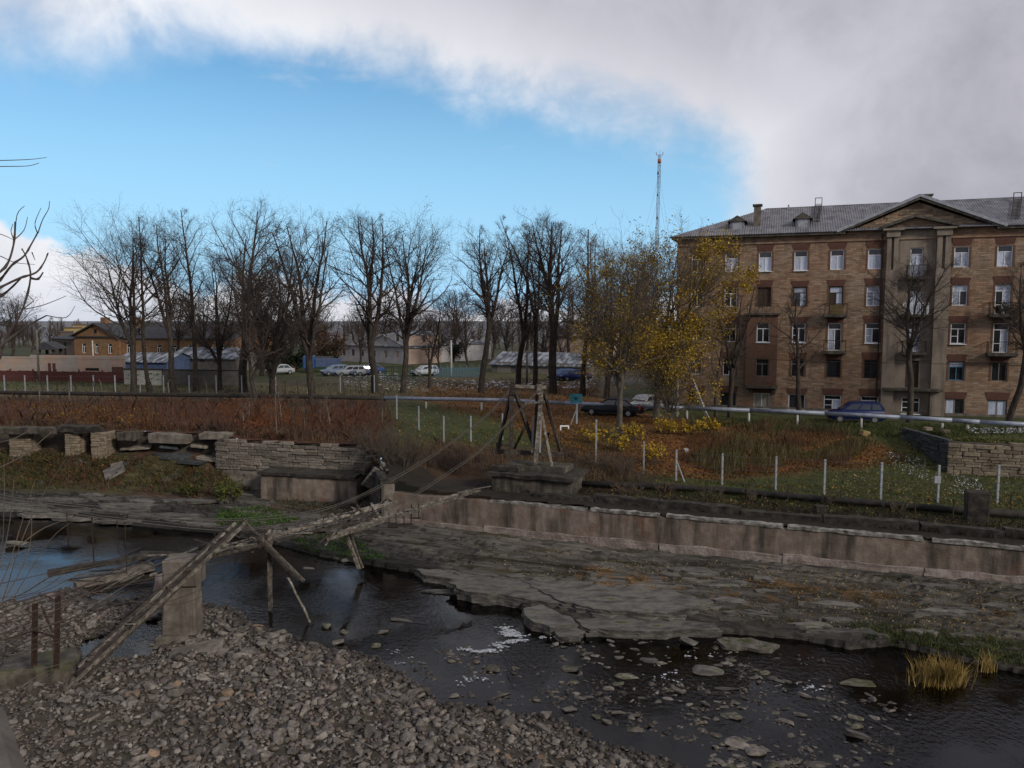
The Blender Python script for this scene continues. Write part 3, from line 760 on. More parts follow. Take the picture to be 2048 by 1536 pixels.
# proud and uneven limestone blocks on the gable and between the windows
sv = []
for k in range(6):
    me = MB().box(-.5, .5, -.5, .5, -.5, .5).mesh('stone', M['lime_warm'])
    rough_mesh(bevel(me, .09), 0, .09, 1.3, k * 3.1); sv.append(me)
def pst(parent, u, y, z, w, d, h, ms=None, mat=None, rot=0):
    me = rnd.choice(ms or sv); o = link('stone', me, None, parent); o.location = (u, y, z); o.scale = (w, d, h); o.rotation_euler = (0, rnd.uniform(-.03, .03), rot)
    return o
M['fstone'] = pm('facade_stone', [(.14, .102, .07), (.22, .166, .116), (.33, .265, .195)], 4, .92, .5, 22, rand=.42)
fsv = []
for me in sv: m2 = me.copy(); m2.materials.clear(); m2.materials.append(M['fstone']); fsv.append(m2)
for k in range(150):                                                # gable courses
    t_ = rnd.random(); z = EAVE + .3 + (ga[1] - EAVE - .9) * rnd.random() ** 1.4
    fr_ = (z - EAVE) / (ga[1] - EAVE); ul = gl0[0] + (ga[0] - gl0[0]) * fr_ + .7; ur = gl1[0] + (ga[0] - gl1[0]) * fr_ - .7
    if ur - ul < .5: continue
    z = round(z / .24) * .24; pst(bld, rnd.uniform(ul, ur), -.004, z, rnd.uniform(.4, .95), rnd.uniform(.03, .10), rnd.uniform(.15, .23), fsv)
cnt = 0
while cnt < 130:
    u = rnd.uniform(.6, 33); z = round(rnd.uniform(.4, EAVE - .7) / .2) * .2
    if any(h[0] - .8 < u < h[1] + .8 and h[2] - .3 < z < h[3] + .9 for h in holes) or fu(1755) < u < fu(1902) or fu(1488) < u < fu(1560): continue
    pst(bld, u, .0, z, rnd.uniform(.35, .8), rnd.uniform(.02, .05), rnd.uniform(.10, .17), fsv); cnt += 1
# the plastered centre bay
pl0, pl1, pr0, pr1 = fu(1766), fu(1791), fu(1865), fu(1894)
zcap = fz(1778, 590 - 45); zt0 = fz(1778, 540); PT = fz(1780, 475)
for a, b in ((pl0, pl1), (pr0, pr1)):
    MB().box(a, b, -.45, .0, -1.0, zt0).build('pilaster', M['plaster'], bld)
    mid = (a + b) / 2; w = (b - a) * .36
    MB().box(a + .04, a + .04 + w, -.36, 0, zt0, PT).box(b - .04 - w, b - .04, -.36, 0, zt0, PT).box(a + .04, b - .04, -.1, 0, zt0, PT).build('twin_pilaster', M['plaster'], bld)
    MB().box(a - .04, b + .04, -.5, .0, PT, PT + .55).box(a - .35, b + .35, -.68, .0, PT + .55, PT + .72).build('capital', M['plaster'], bld)
bay_holes = [h for h in holes if pl1 - .3 < (h[0] + h[1]) / 2 < pr0 + .3]
wall_holes(bay_holes, pl1, pr0, -1.0, PT + .6, -.02, .16).build('plaster_panel', M['plaster'], bld)
MB().box(pl1, pr0, -.09, -.02, fz(1828, 478), fz(1828, 462)).build('frieze', M['plaster'], bld)
pz = PT + .72; pa = fz(1828, 433); pu = fu(1828, 433)
for a, b in ((pl0 - .5, pu), (pr1 + .5, pu)):
    MB().bar((a, -.36, pz + .1), (b, -.36, pa), .68, .22).build('pediment_cornice', M['dirtconc'], bld)
MB().add([(pl0, -.16, pz), (pr1, -.16, pz), (pu, -.16, pa), (pl0, 0, pz), (pr1, 0, pz), (pu, 0, pa)], [(0, 1, 2), (0, 2, 5, 3), (1, 4, 5, 2)]).build('pediment', M['facade'], bld)
# cornice and roof
MB().box(-.5, gl0[0], -.5, .0, EAVE - .12, EAVE + .10).build('eave', M['dirtconc'], bld)
MB().box(gl1[0], BU1, -.5, .0, EAVE - .12, EAVE + .10).build('eave', M['dirtconc'], bld)
MB().box(.0, BU1, -.10, .0, EAVE - .75, EAVE - .58).build('string_course', M['facade'], bld)
RB = 6.6; rzr = fz(1700, 412, RB); ru0 = fu(1532, 418, RB)
ue = np.arange(-.7, BU1 + .5, .052); n_ = len(ue)
fr_ = np.clip((ue + .7) / (ru0 + .7), 0, 1)
wav = np.sin(ue / .21 * 2 * np.pi) * .035
bot = np.stack([ue, np.full(n_, -.62), EAVE + .12 + wav], 1)
top = np.stack([ue, -.62 + (RB + .62) * fr_, EAVE + .12 + (rzr - EAVE) * fr_ + wav * np.minimum(1, fr_ * 4)], 1)
midp = bot * .5 + top * .5; midp[:, 2] -= .02
Vr = np.concatenate([bot, midp, top]); i = np.arange(n_ - 1)
Fr = np.concatenate([np.stack([i, i + 1, i + 1 + n_, i + n_], 1), np.stack([i + n_, i + 1 + n_, i + 1 + 2 * n_, i + 2 * n_], 1)])
roof = link('roof', npmesh('roof', Vr, Fr, M['roof'], True), None, bld)
bk = MB().add([(-.7, -.62, EAVE + .1), (-.7, 14, EAVE + .1), (ru0, RB, rzr), (BU1, RB, rzr), (BU1, 14, EAVE + .1)], [(0, 2, 1), (2, 3, 4, 1)])
bk.build('rear_slope', M['roof'], roof)
MB().bar((ru0, RB, rzr + .05), (BU1, RB, rzr + .05), .35, .14).build('ridge_cap', M['roof'], roof)
M['snowtrim'] = pm('pale_metal_trim', [(.20, .215, .245), (.36, .38, .42)], 3, .5, .1, 10)
for e in (gl0, gl1):
    zx = 1 if e is gl0 else -1
    q_ = [(e[0] - zx * .6, -.55, EAVE + .16), (ga[0], -.55, ga[1] + .5), (ga[0], RB - .8, ga[1] + .5), (e[0] - zx * .6, .6, EAVE + .5)]
    MB().add(q_, [(0, 1, 2, 3)]).build('gable_slope', M['roof'], roof)
    MB().bar((e[0] - zx * .7, -.6, EAVE + .12), (ga[0], -.6, ga[1] + .50), .07, .24).build('bargeboard', M['snowtrim'], roof)
    MB().bar((e[0] - zx * .5, -.34, EAVE + .0), (ga[0], -.34, ga[1] + .24), .44, .16).build('gable_soffit', M['dirtconc'], roof)
def on_roof(px, py):          # point of the front slope at a pixel
    p0 = Vector(F0) + FE * 0 + FN * -.62 + Vector((0, 0, EAVE + .12)); d = FN * (RB + .62) + Vector((0, 0, rzr - EAVE)); n = FE.cross(d).normalized()
    p = ONP(px, py, p0, n) - F0; return Vector((p.dot(FE), p.dot(FN), p.z))
def chimney(px, pyb, pyt, w, d, mat='conc_grey', cap=True, back=0):
    p = on_roof(px, pyb); h = (pyb - pyt) * 72 / 1538
    mb = MB().box(p.x - w / 2, p.x + w / 2, p.y, p.y + d, p.z - .6, p.z + h)
    o = mb.build('chimney', M[mat], roof)
    if cap: MB().box(p.x - w / 2 - .12, p.x + w / 2 + .12, p.y - .12, p.y + d + .12, p.z + h, p.z + h + .14).build('chimney_cap', M['dirtconc'], roof)
chimney(1514, 452, 412, .62, .8); chimney(1852, 412, 392, .9, .8); chimney(1577, 419, 409, .14, .14, 'galv', False); chimney(1529, 424, 418, .12, .12, 'galv', False)
for dx, dy in ((1474, 458), (1605, 453)):                              # two small dormers
    p = on_roof(dx, dy); w = .62
    mb = MB().box(p.x - w, p.x + w, p.y, p.y + 1.3, p.z - .4, p.z + .85).build('dormer', M['roof'], roof)
    MB().add([(p.x - w - .25, p.y - .15, p.z + .7), (p.x, p.y - .15, p.z + 1.25), (p.x + w + .25, p.y - .15, p.z + .7), (p.x - w - .25, p.y + 2.2, p.z + .7), (p.x, p.y + 2.2, p.z + 1.25), (p.x + w + .25, p.y + 2.2, p.z + .7)],
             [(0, 1, 4, 3), (1, 2, 5, 4), (0, 2, 1)]).build('dormer_roof', M['dirtconc'], roof)
    MB().box(p.x - .42, p.x + .42, p.y - .02, p.y, p.z - .15, p.z + .72).build('dormer_hatch', M['snowtrim'], roof)
for lx_, y0, y1 in ((1633, 446, 410), (2031, 440, 396)):               # ladders lying on the slope
    a = on_roof(lx_ - 2, y0); b = on_roof(lx_ + 4, 411 if lx_ < 1800 else 402); off = Vector((0, -.05, .12)); mb = MB()
    for sx in (-.3, .3): mb.bar(a + off + Vector((sx, 0, 0)), b + off + Vector((sx, 0, .0)), .06)
    for k in range(14): q_ = a.lerp(b, k / 13) + off; mb.bar(q_ + Vector((-.3, 0, 0)), q_ + Vector((.3, 0, 0)), .05)
    mb.box(b.x - .33, b.x - .27, b.y, b.y + .06, b.z, b.z + .75).box(b.x + .27, b.x + .33, b.y, b.y + .06, b.z, b.z + .75).box(b.x - .33, b.x + .33, b.y, b.y + .06, b.z + .7, b.z + .76)
    mb.build('roof_ladder', M['rustrail'], roof)
# balconies
def balcony(u, z, w=1.9, d=.95, rail='bars', mat='rustrail', fill=None):
    s_ = MB().box(u - w / 2, u + w / 2, -d, 0, z - .22, z).box(u - w / 2 + .1, u + w / 2 - .1, -d + .1, 0, z - .32, z - .22).build('balcony', M['dirtconc'], bld)
    mb = MB(); hh = .95
    mb.bar((u - w / 2 + .05, -d + .05, z + hh), (u + w / 2 - .05, -d + .05, z + hh), .05)
    for sx in (-1, 1): mb.bar((u + sx * (w / 2 - .05), -d + .05, z + hh), (u + sx * (w / 2 - .05), 0, z + hh), .05)
    for k in range(13):
        x = u - w / 2 + .05 + (w - .1) * k / 12; mb.bar((x, -d + .05, z), (x, -d + .05, z + hh), .022)
    for k in range(5):
        for sx in (-1, 1): mb.bar((u + sx * (w / 2 - .05), -d + .05 + (d - .05) * k / 5, z), (u + sx * (w / 2 - .05), -d + .05 + (d - .05) * k / 5, z + hh), .022)
    mb.build('railing', M[mat], s_)
    if fill: MB().box(u - fill[1], u + fill[1], -d + .085, -d + .10, z + .05, z + hh - .05).build('railing_panel', M[fill[0]], s_)
M['ochre'] = pm('ochre_panel', [(.16, .11, .045), (.30, .22, .10)], 5, .8, .2, 12)
balcony(cu[4], rz[3][0] - .74, fill=('ochre', .5)); balcony(cu[4], rz[2][0] - .74)
for r, w in ((4, 1.7), (3, 2.0), (2, 1.9)): balcony(cu[6], rz[r][0] - .74, w, mat='white' if r == 3 else 'rustrail', fill=('curtain', .62) if r == 4 else None)
MB().box(cu[6] - 2.3, cu[6] + 2.3, -.9, 0, rz[1][0] - .95, rz[1][0] - .74).build('balcony', M['dirtconc'], bld)
balcony(cu[8], rz[3][0] - .74, 2.2); balcony(cu[8], rz[2][0] - .74, 2.2); balcony(cu[9], rz[3][0] - .74)
# the red brick bay walled in on the left
b0, b1, bz0, bz1 = fu(1494), fu(1556), fz(1525, 770), fz(1525, 630)
wb = [(h[0], h[1], h[2], h[3]) for h in holes if abs((h[0] + h[1]) / 2 - cu[2]) < .2 and bz0 < h[2] < bz1 - .5]
mb = wall_holes(wb, b0, b1, bz0, bz1, -.8, .2); mb.add([(b0, -.8, bz0), (b0, 0, bz0), (b0, 0, bz1), (b0, -.8, bz1), (b1, -.8, bz0), (b1, 0, bz0), (b1, 0, bz1), (b1, -.8, bz1)], [(0, 1, 2, 3), (4, 7, 6, 5), (0, 4, 5, 1), (3, 2, 6, 7)])
mb.build('brick_bay', M['redbrick_soft'], bld)
MB().box(b0 - .15, b1 + .2, -1.0, 0, bz1, bz1 + .18).build('bay_slab', M['dirtconc'], bld); MB().box(b0 - .1, b1 + .1, -.95, 0, bz0 - .25, bz0).build('bay_slab', M['dirtconc'], bld)
mb = MB()
for sx in (b0 + .1, b1 - .3): mb.box(sx, sx + .25, -.75, 0, bz0 - .75, bz0 - .25)
mb.build('bay_bracket', M['dirtconc'], bld)
mb = MB()
for k in range(9): x = b0 + .05 + (b1 - b0 - .1) * k / 8; mb.bar((x, -.9, bz1 + .18), (x, -.9, bz1 + 1.0), .03)
mb.bar((b0, -.9, bz1 + 1.0), (b1, -.9, bz1 + 1.0), .05); mb.build('bay_railing', M['rustrail'], bld)
o = MB().bar((fu(1790), -.1, fz(1790, 720)), (fu(2090), -.12, fz(2040, 728)), .03).build('drain_cable', M['rustrail'], bld)
MB().tube([Vector((fu(1758), -.12, .2)), Vector((fu(1758), -.12, EAVE - .2))], .06, 6).build('drainpipe', M['rustrail'], bld)
MB().box(cu[0] - 1.5, BU1, -.06, 0, -1.0, .38).build('plinth', M['conc_grey'], bld)

# --- other buildings behind the trees
def house(name, label, P, rot, L, W, h, rh, wall, roofm, wins_=(), hip=0.0, gable_end=True, cat='building', over=.35):
    b = thing(name, label, cat, P, rot)
    holes_ = [(u - w / 2, u + w / 2, z, z + hh) for u, z, w, hh in wins_]
    mb = wall_holes(holes_, 0, L, -.8, h, 0, .2)
    mb.add([(0, 0, -.8), (0, W, -.8), (0, W, h), (0, 0, h), (L, 0, -.8), (L, W, -.8), (L, W, h), (L, 0, h)], [(0, 3, 2, 1), (4, 5, 6, 7), (1, 2, 6, 5)])
    if gable_end and not hip: mb.add([(0, 0, h), (0, W, h), (0, W / 2, h + rh), (L, 0, h), (L, W, h), (L, W / 2, h + rh)], [(0, 2, 1), (3, 4, 5)])
    mb.build('wall', M[wall], b)
    MB().box(.2, L - .2, .3, .4, 0, h - .1).build('room_backing', M['darkvoid'], b)
    o_ = over
    r = MB()
    for tt in (0, .14):
        pass
    r.add([(-o_, -o_, h - .05), (L + o_, -o_, h - .05), (L + o_ - hip, W / 2, h + rh), (-o_ + hip, W / 2, h + rh), (-o_, W + o_, h - .05), (L + o_, W + o_, h - .05),
           (-o_, -o_, h - .2), (L + o_, -o_, h - .2)], [(0, 1, 2, 3), (3, 2, 5, 4), (0, 6, 7, 1), (0, 3, 4), (1, 5, 2)] if hip else [(0, 1, 2, 3), (3, 2, 5, 4), (0, 6, 7, 1)])
    rf = r.build('roof', M[roofm], b)
    for u, z, w, hh in wins_: add_window(b, u, z, w, hh, 'T', 'greyframe' if wall != 'oldlime' else 'white', 'glass', .1)
    return b, rf
M['oldlime'] = pm('old_warm_stone', [(.11, .065, .034), (.19, .12, .064), (.26, .175, .10)], 1.2, .92, .4, 12,
                  brick={'w': .6, 'h': .2, 'm': .02, 'c1': (.23, .15, .085), 'c2': (.13, .08, .045), 'mc': (.12, .09, .06), 'f': .5, 'warp': .08})
M['greyblock'] = pm('grey_brick_wall', [(.10, .088, .078), (.145, .13, .115)], 2, .92, .3, 10, brick={'w': .5, 'h': .25, 'c1': (.15, .135, .12), 'c2': (.10, .09, .08), 'mc': (.09, .08, .07), 'f': .5})
M['darkroof'] = pm('dark_roof', [(.028, .028, .032), (.06, .06, .066)], 2, .85, .3, 8)
M['whitewall'] = pm('white_plaster', [(.30, .29, .30), (.42, .41, .42)], .8, .9, .2, 10)
M['pinkwall'] = pm('pale_pink_plaster', [(.28, .20, .165), (.38, .29, .24)], .8, .9, .2, 10)
M['yellowwall'] = pm('yellow_wall', [(.30, .22, .10), (.42, .32, .16)], 1, .9, .2, 10)
M['snowroof'] = pm('roof_with_thin_snow', [(.05, .053, .062), (.11, .12, .14), (.30, .32, .36)], 1.1, .8, .2, 8, stretch=(1.5, .5, .5), contrast=(.36, .62))
M['bluewall'] = pm('blue_boards', [(.035, .055, .11), (.07, .10, .19)], 2, .8, .2, 10)
M['cream'] = pm('cream_block_wall', [(.27, .24, .215), (.36, .33, .30)], 1.4, .92, .3, 8, brick={'w': 1.2, 'h': .5, 'c1': (.37, .34, .31), 'c2': (.29, .265, .24), 'mc': (.2, .18, .16), 'f': .4})
M['redfence'] = pm('red_boards', [(.07, .022, .02), (.115, .042, .036)], 3, .85, .2, 10)
M['garage'] = pm('grey_shed_wall', [(.085, .078, .072), (.14, .13, .12)], 1.5, .92, .3, 8)
M['greenpaint'] = pm('green_paint', [(.02, .07, .045), (.045, .11, .07)], 3, .7, .1, 10)
def gp(px, Y, z=None):
    p = A(px, 640, Y); p.z = gz(p.x, p.y) if z is None else z; return p
def face(px0, Y0, px1, Y1):
    a = gp(px0, Y0); b = gp(px1, Y1); d = (b - a); d.z = 0
    return a, math.atan2(d.y, d.x), d.length
def zof(py, Y): return CAMZ - (py - 640) / FPX * Y      # height seen at a row (near the horizon)
# old two-storey stone building on the left: a grey blank part and a warm gabled part
P, rot, L = face(146, 150, 236, 146); h1 = zof(672, 148) - P.z
b, rf = house('stone_house', 'old ochre stone house with pediment gable behind the cream wall', P, rot, L, 34, h1, 0.05, 'oldlime', 'darkroof',
              [(L * .50, h1 - 3.3, .95, 1.9), (L * .80, h1 - 3.3, .95, 1.9), (L * .22, h1 - 3.3, .95, 1.9)])
MB().add([(-.3, -.05, h1), (L + .3, -.05, h1), (L / 2, -.05, h1 + 2.2), (-.3, .3, h1), (L + .3, .3, h1), (L / 2, .3, h1 + 2.2)], [(0, 1, 2), (3, 5, 4), (0, 2, 5, 3), (1, 4, 5, 2)]).build('gable', M['oldlime'], b)
MB().add([(-.8, -.6, h1 - .1), (L / 2, -.6, h1 + 2.55), (L / 2, 34, h1 + 2.55), (-.8, 34, h1 - .1), (L + .8, -.6, h1 - .1), (L + .8, 34, h1 - .1), (-.8, -.6, h1 - .35), (L / 2, -.6, h1 + 2.25), (L + .8, -.6, h1 - .35)],
         [(0, 1, 2, 3), (1, 4, 5, 2), (0, 6, 7, 1), (1, 7, 8, 4)]).build('gable_roof', M['darkroof'], rf)
for k in (.47, 1.15): MB().box(L * k - .6, L * k + .6, 2, 3.2, h1 + 1.6, h1 + 3.6).build('chimney', M['oldlime'], rf)
MB().box(L * .5 - .3, L * .5 + .3, -.12, -.04, h1 + .55, h1 + 1.3).build('gable_vent', M['darkvoid'], b)
P2, rot2, L2 = face(236, 146.5, 470, 140)
b2, _ = house('long_stone_house', 'long low ochre stone house with dark roof running behind the bare trees', P2, rot2, L2, 14, h1 - .3, 2.4, 'oldlime', 'darkroof', [(2.2 + 3.4 * k, h1 - 3.4, .95, 1.8) for k in range(int(L2 / 3.4) - 0)])
P3, rot3, L3 = face(101, 158, 146, 150.2)
b3, _ = house('grey_annex', 'grey windowless brick annex with a lean roof beside the ochre stone house', P3, rot3, L3, 16, h1 - .6, 1.6, 'greyblock', 'darkroof', [])
MB().box(L3 * .58, L3 * .64, -.04, -.0, 1, h1 - 1.4).build('slot', M['darkvoid'], b3)
for k in range(9): MB().box(.6 + L3 * k / 10, .85 + L3 * k / 10, -.04, 0, h1 - 1.9, h1 - 1.2).build('slot', M['darkvoid'], b3)
for px0, px1, py, Y in ((127, 148, 654, 175), (145, 170, 648, 178), (119, 130, 662, 172)):
    a = gp(px0, Y); c_ = gp(px1, Y); t_ = zof(py, Y)
    o = MB().box(a.x, c_.x, Y, Y + 9, a.z - .5, t_ - .25).build('tower_block', M['yellowwall' if py < 660 else 'greyblock'])
    MB().box(a.x - .15, c_.x + .15, Y - .15, Y + 9.15, t_ - .25, t_).build('parapet', M['greyblock'], o)
    setp(o, {654: 'middle height flat roofed yellow block showing above the annex roof', 648: 'tallest flat roofed yellow block just left of the gable', 662: 'lowest grey flat roofed block at the left end of the annex'}[py], 'building', 'flat roofed blocks behind the stone house')
# cream wall with two red gate posts
P, rot, L = face(-120, 112, 243, 106)
w = thing('cream_wall', 'long cream block wall with two red door leaves behind the red fence', 'wall', P, rot); H_ = zof(712, 108) - P.z
MB().box(0, L, 0, .4, -.5, H_ - .35).build('wall_face', M['cream'], w)
MB().box(-.1, L * .50, -.05, .45, H_ - .35, H_ - .15).build('coping', M['cream'], w); MB().box(L * .50 + .02, L + .1, -.05, .45, H_ - .35, H_ + .1).build('coping', M['cream'], w)
ua = L * (97 + 120) / 363
for k in (0, .75): MB().box(ua + k, ua + .42 + k, -.07, -.0, 0, H_ - 1.0).build('door_leaf', M['redfence'], w)
MB().box(L * .80, L * .87, -.06, 0, 1.15, 1.5).build('hole', M['darkvoid'], w); MB().box(L * .94, L * .999, -.08, 0, -.2, H_ - 1.4).build('brick_pile', M['redbrick'], w)
P, rot, L = face(-120, 104, 246, 99)
w = thing('red_fence', 'low dark red board fence in front of the cream wall', 'fence', P, rot); H_ = zof(742, 101) - P.z
mbx = MB().box(0, .29, 0, .05, .05, H_).mesh('board', M['redfence'])
for k in range(int(L / .31)):
    o = link('board', mbx, None, w); o.location = (k * .31, 0, 0); o.scale = (1, 1, rnd.uniform(.96, 1.03))
MB().box(0, L, .05, .1, .4, .5).box(0, L, .05, .1, H_ - .4, H_ - .3).build('rail', M['redfence'], w)
for k in range(9): MB().box(L * k / 8 - .06, L * k / 8 + .06, .1, .25, -.3, H_ + .25).build('post', M['redfence'], w)
# watchman's pavilion
P = gp(88, 118); zt = zof(688, 118); s_ = 118 / FPX
pv = thing('gate_pavilion', 'small dark timber pavilion with a gable roof above the cream wall', 'pavilion', P)
for sx in (-1, 1): MB().box(sx * 14 * s_ - .18, sx * 14 * s_ + .18, 0, .3, 0, zof(695, 118) - P.z).box(sx * 14 * s_ - .18, sx * 14 * s_ + .18, 2, 2.3, 0, zof(695, 118) - P.z).build('post', M['wood_dark'], pv)
ze = zof(697, 118) - P.z
MB().box(-1.25, 1.25, 0, 2.2, 0, zof(709, 118) - P.z).build('parapet', M['wood_dark'], pv)
MB().add([(-2.0, -.4, ze), (0, -.4, ze + 1.05), (2.0, -.4, ze), (-2.0, 2.7, ze), (0, 2.7, ze + 1.05), (2.0, 2.7, ze), (-2.0, -.4, ze - .18), (2.0, -.4, ze - .18)], [(0, 1, 4, 3), (1, 2, 5, 4), (0, 6, 7, 2, 1), (3, 4, 5)]).build('roof', M['darkroof'], pv)
# graffiti wall and the brick wall behind the trees
P, rot, L = face(243, 97, 318, 96)
w = thing('graffiti_wall', 'pale concrete wall panels painted with green graffiti beside the red fence', 'wall', P, rot); H_ = zof(737, 96.5) - P.z
for k in range(2):
    p = MB().box(L * k / 2 + .02, L * (k + 1) / 2 - .02, 0, .25, -.3, H_ - .15).build('panel', M['postw'], w)
    mb = MB(); rr_ = random.Random(4 + k)
    for q in range(2):                                      # sprayed, unreadable letter shapes
        for n in range(7):
            x = L * k / 2 + .35 + n * L / 2 / 8; z = .75 + q * .55; s2 = .15
            pts = [(x + rr_.uniform(-s2, s2), -.012 - .002 * q, z + rr_.uniform(-s2, s2) * 1.3) for _ in range(4)]
            for a, b_ in zip(pts[:-1], pts[1:]): mb.bar(a, b_, .008, .07)
    mb.build('graffiti', M['greenpaint'], p)
MB().box(-.05, L + .05, -.1, .35, H_ - .15, H_).build('coping', M['conc_dark'], w)
P, rot, L = face(319, 96.2, 475, 95)
w = thing('brick_wall', 'low dingy brown brick wall behind the group of dark bare trees', 'wall', P, rot)
MB().box(0, L, 0, .3, -.3, H_ - .12).build('wall_face', M['garage'], w); MB().box(-.05, L, -.06, .36, H_ - .12, H_).build('coping', M['conc_dark'], w)
# sheds in the yard
P, rot, L = face(226, 120, 330, 118)
house('blue_shed', 'blue board shed with a white patched roof beside the dark trunk', P, rot, L, 7, zof(722, 119) - P.z, 1.2, 'bluewall', 'snowroof', [])
P, rot, L = face(335, 125, 470, 121)
house('yard_shed', 'long low yard shed with frosted dark roof behind the brick wall', P, rot, L, 8, zof(715, 123) - P.z, 1.5, 'garage', 'snowroof', [(L * .5, 1.2, 1.0, .9), (L * .72, 1.2, 1.0, .9)])
# white two-storey house with hipped snowy roof
P, rot, L = face(674, 152, 812, 140); hh = zof(690, 146) - P.z
b, rf = house('white_house', 'white and pink two-storey house with frosted hipped roof behind the lime trees', P, rot, L, 24, hh, 2.6, 'whitewall', 'snowroof',
              [(L * k, z, .8, 1.25) for k in (.1, .24, .38, .55, .72, .88) for z in (1.2, 4.2)], hip=6)
P2_, rot2_, L2_ = face(812.5, 140, 882, 147); b, rf = house('pink_wing', 'pale pink plaster wing of the white house with sloping frosted roof', P2_, rot2_, L2_, 12, hh - .2, 2.2, 'pinkwall', 'snowroof', [(L2_ * .5, 4.0, .8, 1.3)])
P, rot, L = face(1095, 150, 1215, 146); house('far_pink_house', 'pale pinkish plaster house half hidden behind trunks right of centre', P, rot, L, 12, zof(672, 148) - P.z, 2, 'pinkwall', 'darkroof', [(L * k, 4, .9, 1.3) for k in (.15, .4, .65, .9)])
# long garage shed
P, rot, L = face(983, 119, 1180, 112); b, rf = house('garage_row', 'long low grey garage shed with frosted sloping roof across the green', P, rot, L, 9, zof(729, 116) - P.z, 1.7, 'garage', 'snowroof', [])
for k in range(5): MB().box(1 + k * L / 5, 1 + k * L / 5 + 2.3, -.05, 0, -.2, 1.7).build('garage_door', M['greyframe'], b)
P, rot, L = face(595, 128, 650, 126); house('green_shed', 'small pale green shed beside the parked blue truck', P, rot, L, 4, zof(719, 127) - P.z, .5, 'greenpaint', 'darkroof', [])
ORD = ['first', 'second', 'third', 'fourth', 'fifth', 'sixth', 'seventh', 'eighth', 'ninth', 'tenth', 'eleventh', 'twelfth', 'thirteenth', 'fourteenth', 'fifteenth', 'sixteenth', 'seventeenth', 'eighteenth', 'nineteenth', 'twentieth'] + ['twenty-' + q for q in ('first', 'second', 'third', 'fourth', 'fifth', 'sixth', 'seventh', 'eighth', 'ninth')]
# ------------------------------------------------------------------ quay, walls and ruins
ROTQ = math.atan2(UY, UX)
def qp(u, v, z=0): x, y = XY(u, v); return Vector((x, y, z))
qw = thing('quay_wall', 'long stained concrete quay wall along the rock ledge with pale broken coping', 'wall', qp(0, VW), ROTQ)
u = UCOR; k = 0
while u < 52:
    L = rnd.uniform(3.6, 6.6); u1 = min(u + L, 54)
    x, y = XY((u + u1) / 2, VW - .3); zb = float(lower(np.array([x]), np.array([y]))[0][0])
    me = MB().box(u + .002, u1 - .002, 0, .6, zb - .5, 2.58).mesh('panel', M['conc']); rough_mesh(me, 3, .05, .6, 0)
    link('panel', me, None, qw)
    me = MB().box(u + .02, u1 - .02, -.24, -.04, zb - .5, zb + .36 + rnd.uniform(-.06, .08)).mesh('footing', M['conc_foot']); rough_mesh(me, 3, .11, 1.1, k * 3)
    link('footing', me, None, qw)
    if u < 46 and k not in (0, 9):
        off = rnd.uniform(-.02, .05)
        me = MB().box(u + rnd.uniform(.03, .35), u1 - rnd.uniform(.03, .25), -.07 + off, .30, 2.60 + rnd.uniform(-.02, .0), 2.735 + rnd.uniform(-.03, .02)).mesh('coping', M['coping']); rough_mesh(me, 4, .06, 2.2, k * 5)
        o = link('coping', me, None, qw); o.rotation_euler = (rnd.uniform(-.01, .01), rnd.uniform(-.004, .004), 0)
    u = u1; k += 1
kb = thing('blackened_kerb', 'low soot black broken kerb on top of the quay wall', 'kerb', qp(0, VW + 1.2), ROTQ)
u = UCOR + 9
while u < 50:
    L = rnd.uniform(2.2, 5); me = MB().box(u, u + L - .05, rnd.uniform(-.1, .1), .55, 2.4, 3.12 + rnd.uniform(-.12, .1)).mesh('kerb_block', M['conc_dark']); rough_mesh(me, 3, .10, 1.3, u)
    link('kerb_block', me, None, kb); u += L
# return wall and corner at the left end of the quay
a = qp(UCOR, VW); b = Vector((-9.6, 52.6, 0)); d = (b - a); L = d.length
rw = thing('return_wall', 'sooty black concrete return wall at the left end of the quay', 'wall', a, math.atan2(d.y, d.x))
me = MB().box(.05, L, .0, .5, -.3, 3.6).mesh('wall_face', M['conc_dark']); rough_mesh(me, 4, .12, .8, 2); link('wall_face', me, None, rw)
me = MB().box(-.25, 1.5, -.45, .35, .2, 3.25).mesh('corner_pillar', M['conc_grey']); rough_mesh(bevel(me, .12), 2, .06, .9); link('corner_pillar', me, None, rw)
me = MB().box(-.35, 1.7, -.55, .45, 3.25, 3.5).mesh('pillar_cap', M['conc_dark']); rough_mesh(me, 2, .08, .9); link('pillar_cap', me, None, rw)
for k, (x0, z0) in enumerate(((2.6, 3.0), (4.2, 3.6))):
    o = MB().box(-.5, .5, -.06, .06, -.75, .75).build('fallen_slab', M['slab']); o.location = a + d.normalized() * x0 + Vector((-.35, -.5, z0)); o.rotation_euler = (.5, .5 - .5 * k, .5)
    setp(o, ['pale grey fallen panel leaning beside the corner pillar', 'pale blue grey tilted panel higher up in the dark bushes'][k], 'slab')
# left concrete block
a = Vector((-17.4, 52.3, 0)); b = Vector((-10.4, 50.6, 0)); d = b - a; L = d.length
w = thing('concrete_block', 'big mauve concrete retaining block with black top left of the footbridge', 'wall', a, math.atan2(d.y, d.x))
me = MB().box(0, L, 0, 1.6, .1, 2.42).mesh('block', M['conc']); rough_mesh(bevel(me, .08), 3, .06, .6, 5); link('block', me, None, w)
me = MB().box(-.05, L, -.16, 2.2, 2.42, 2.62).mesh('top_slab', M['conc_dark']); rough_mesh(me, 3, .07, 1.2, 6); link('top_slab', me, None, w)
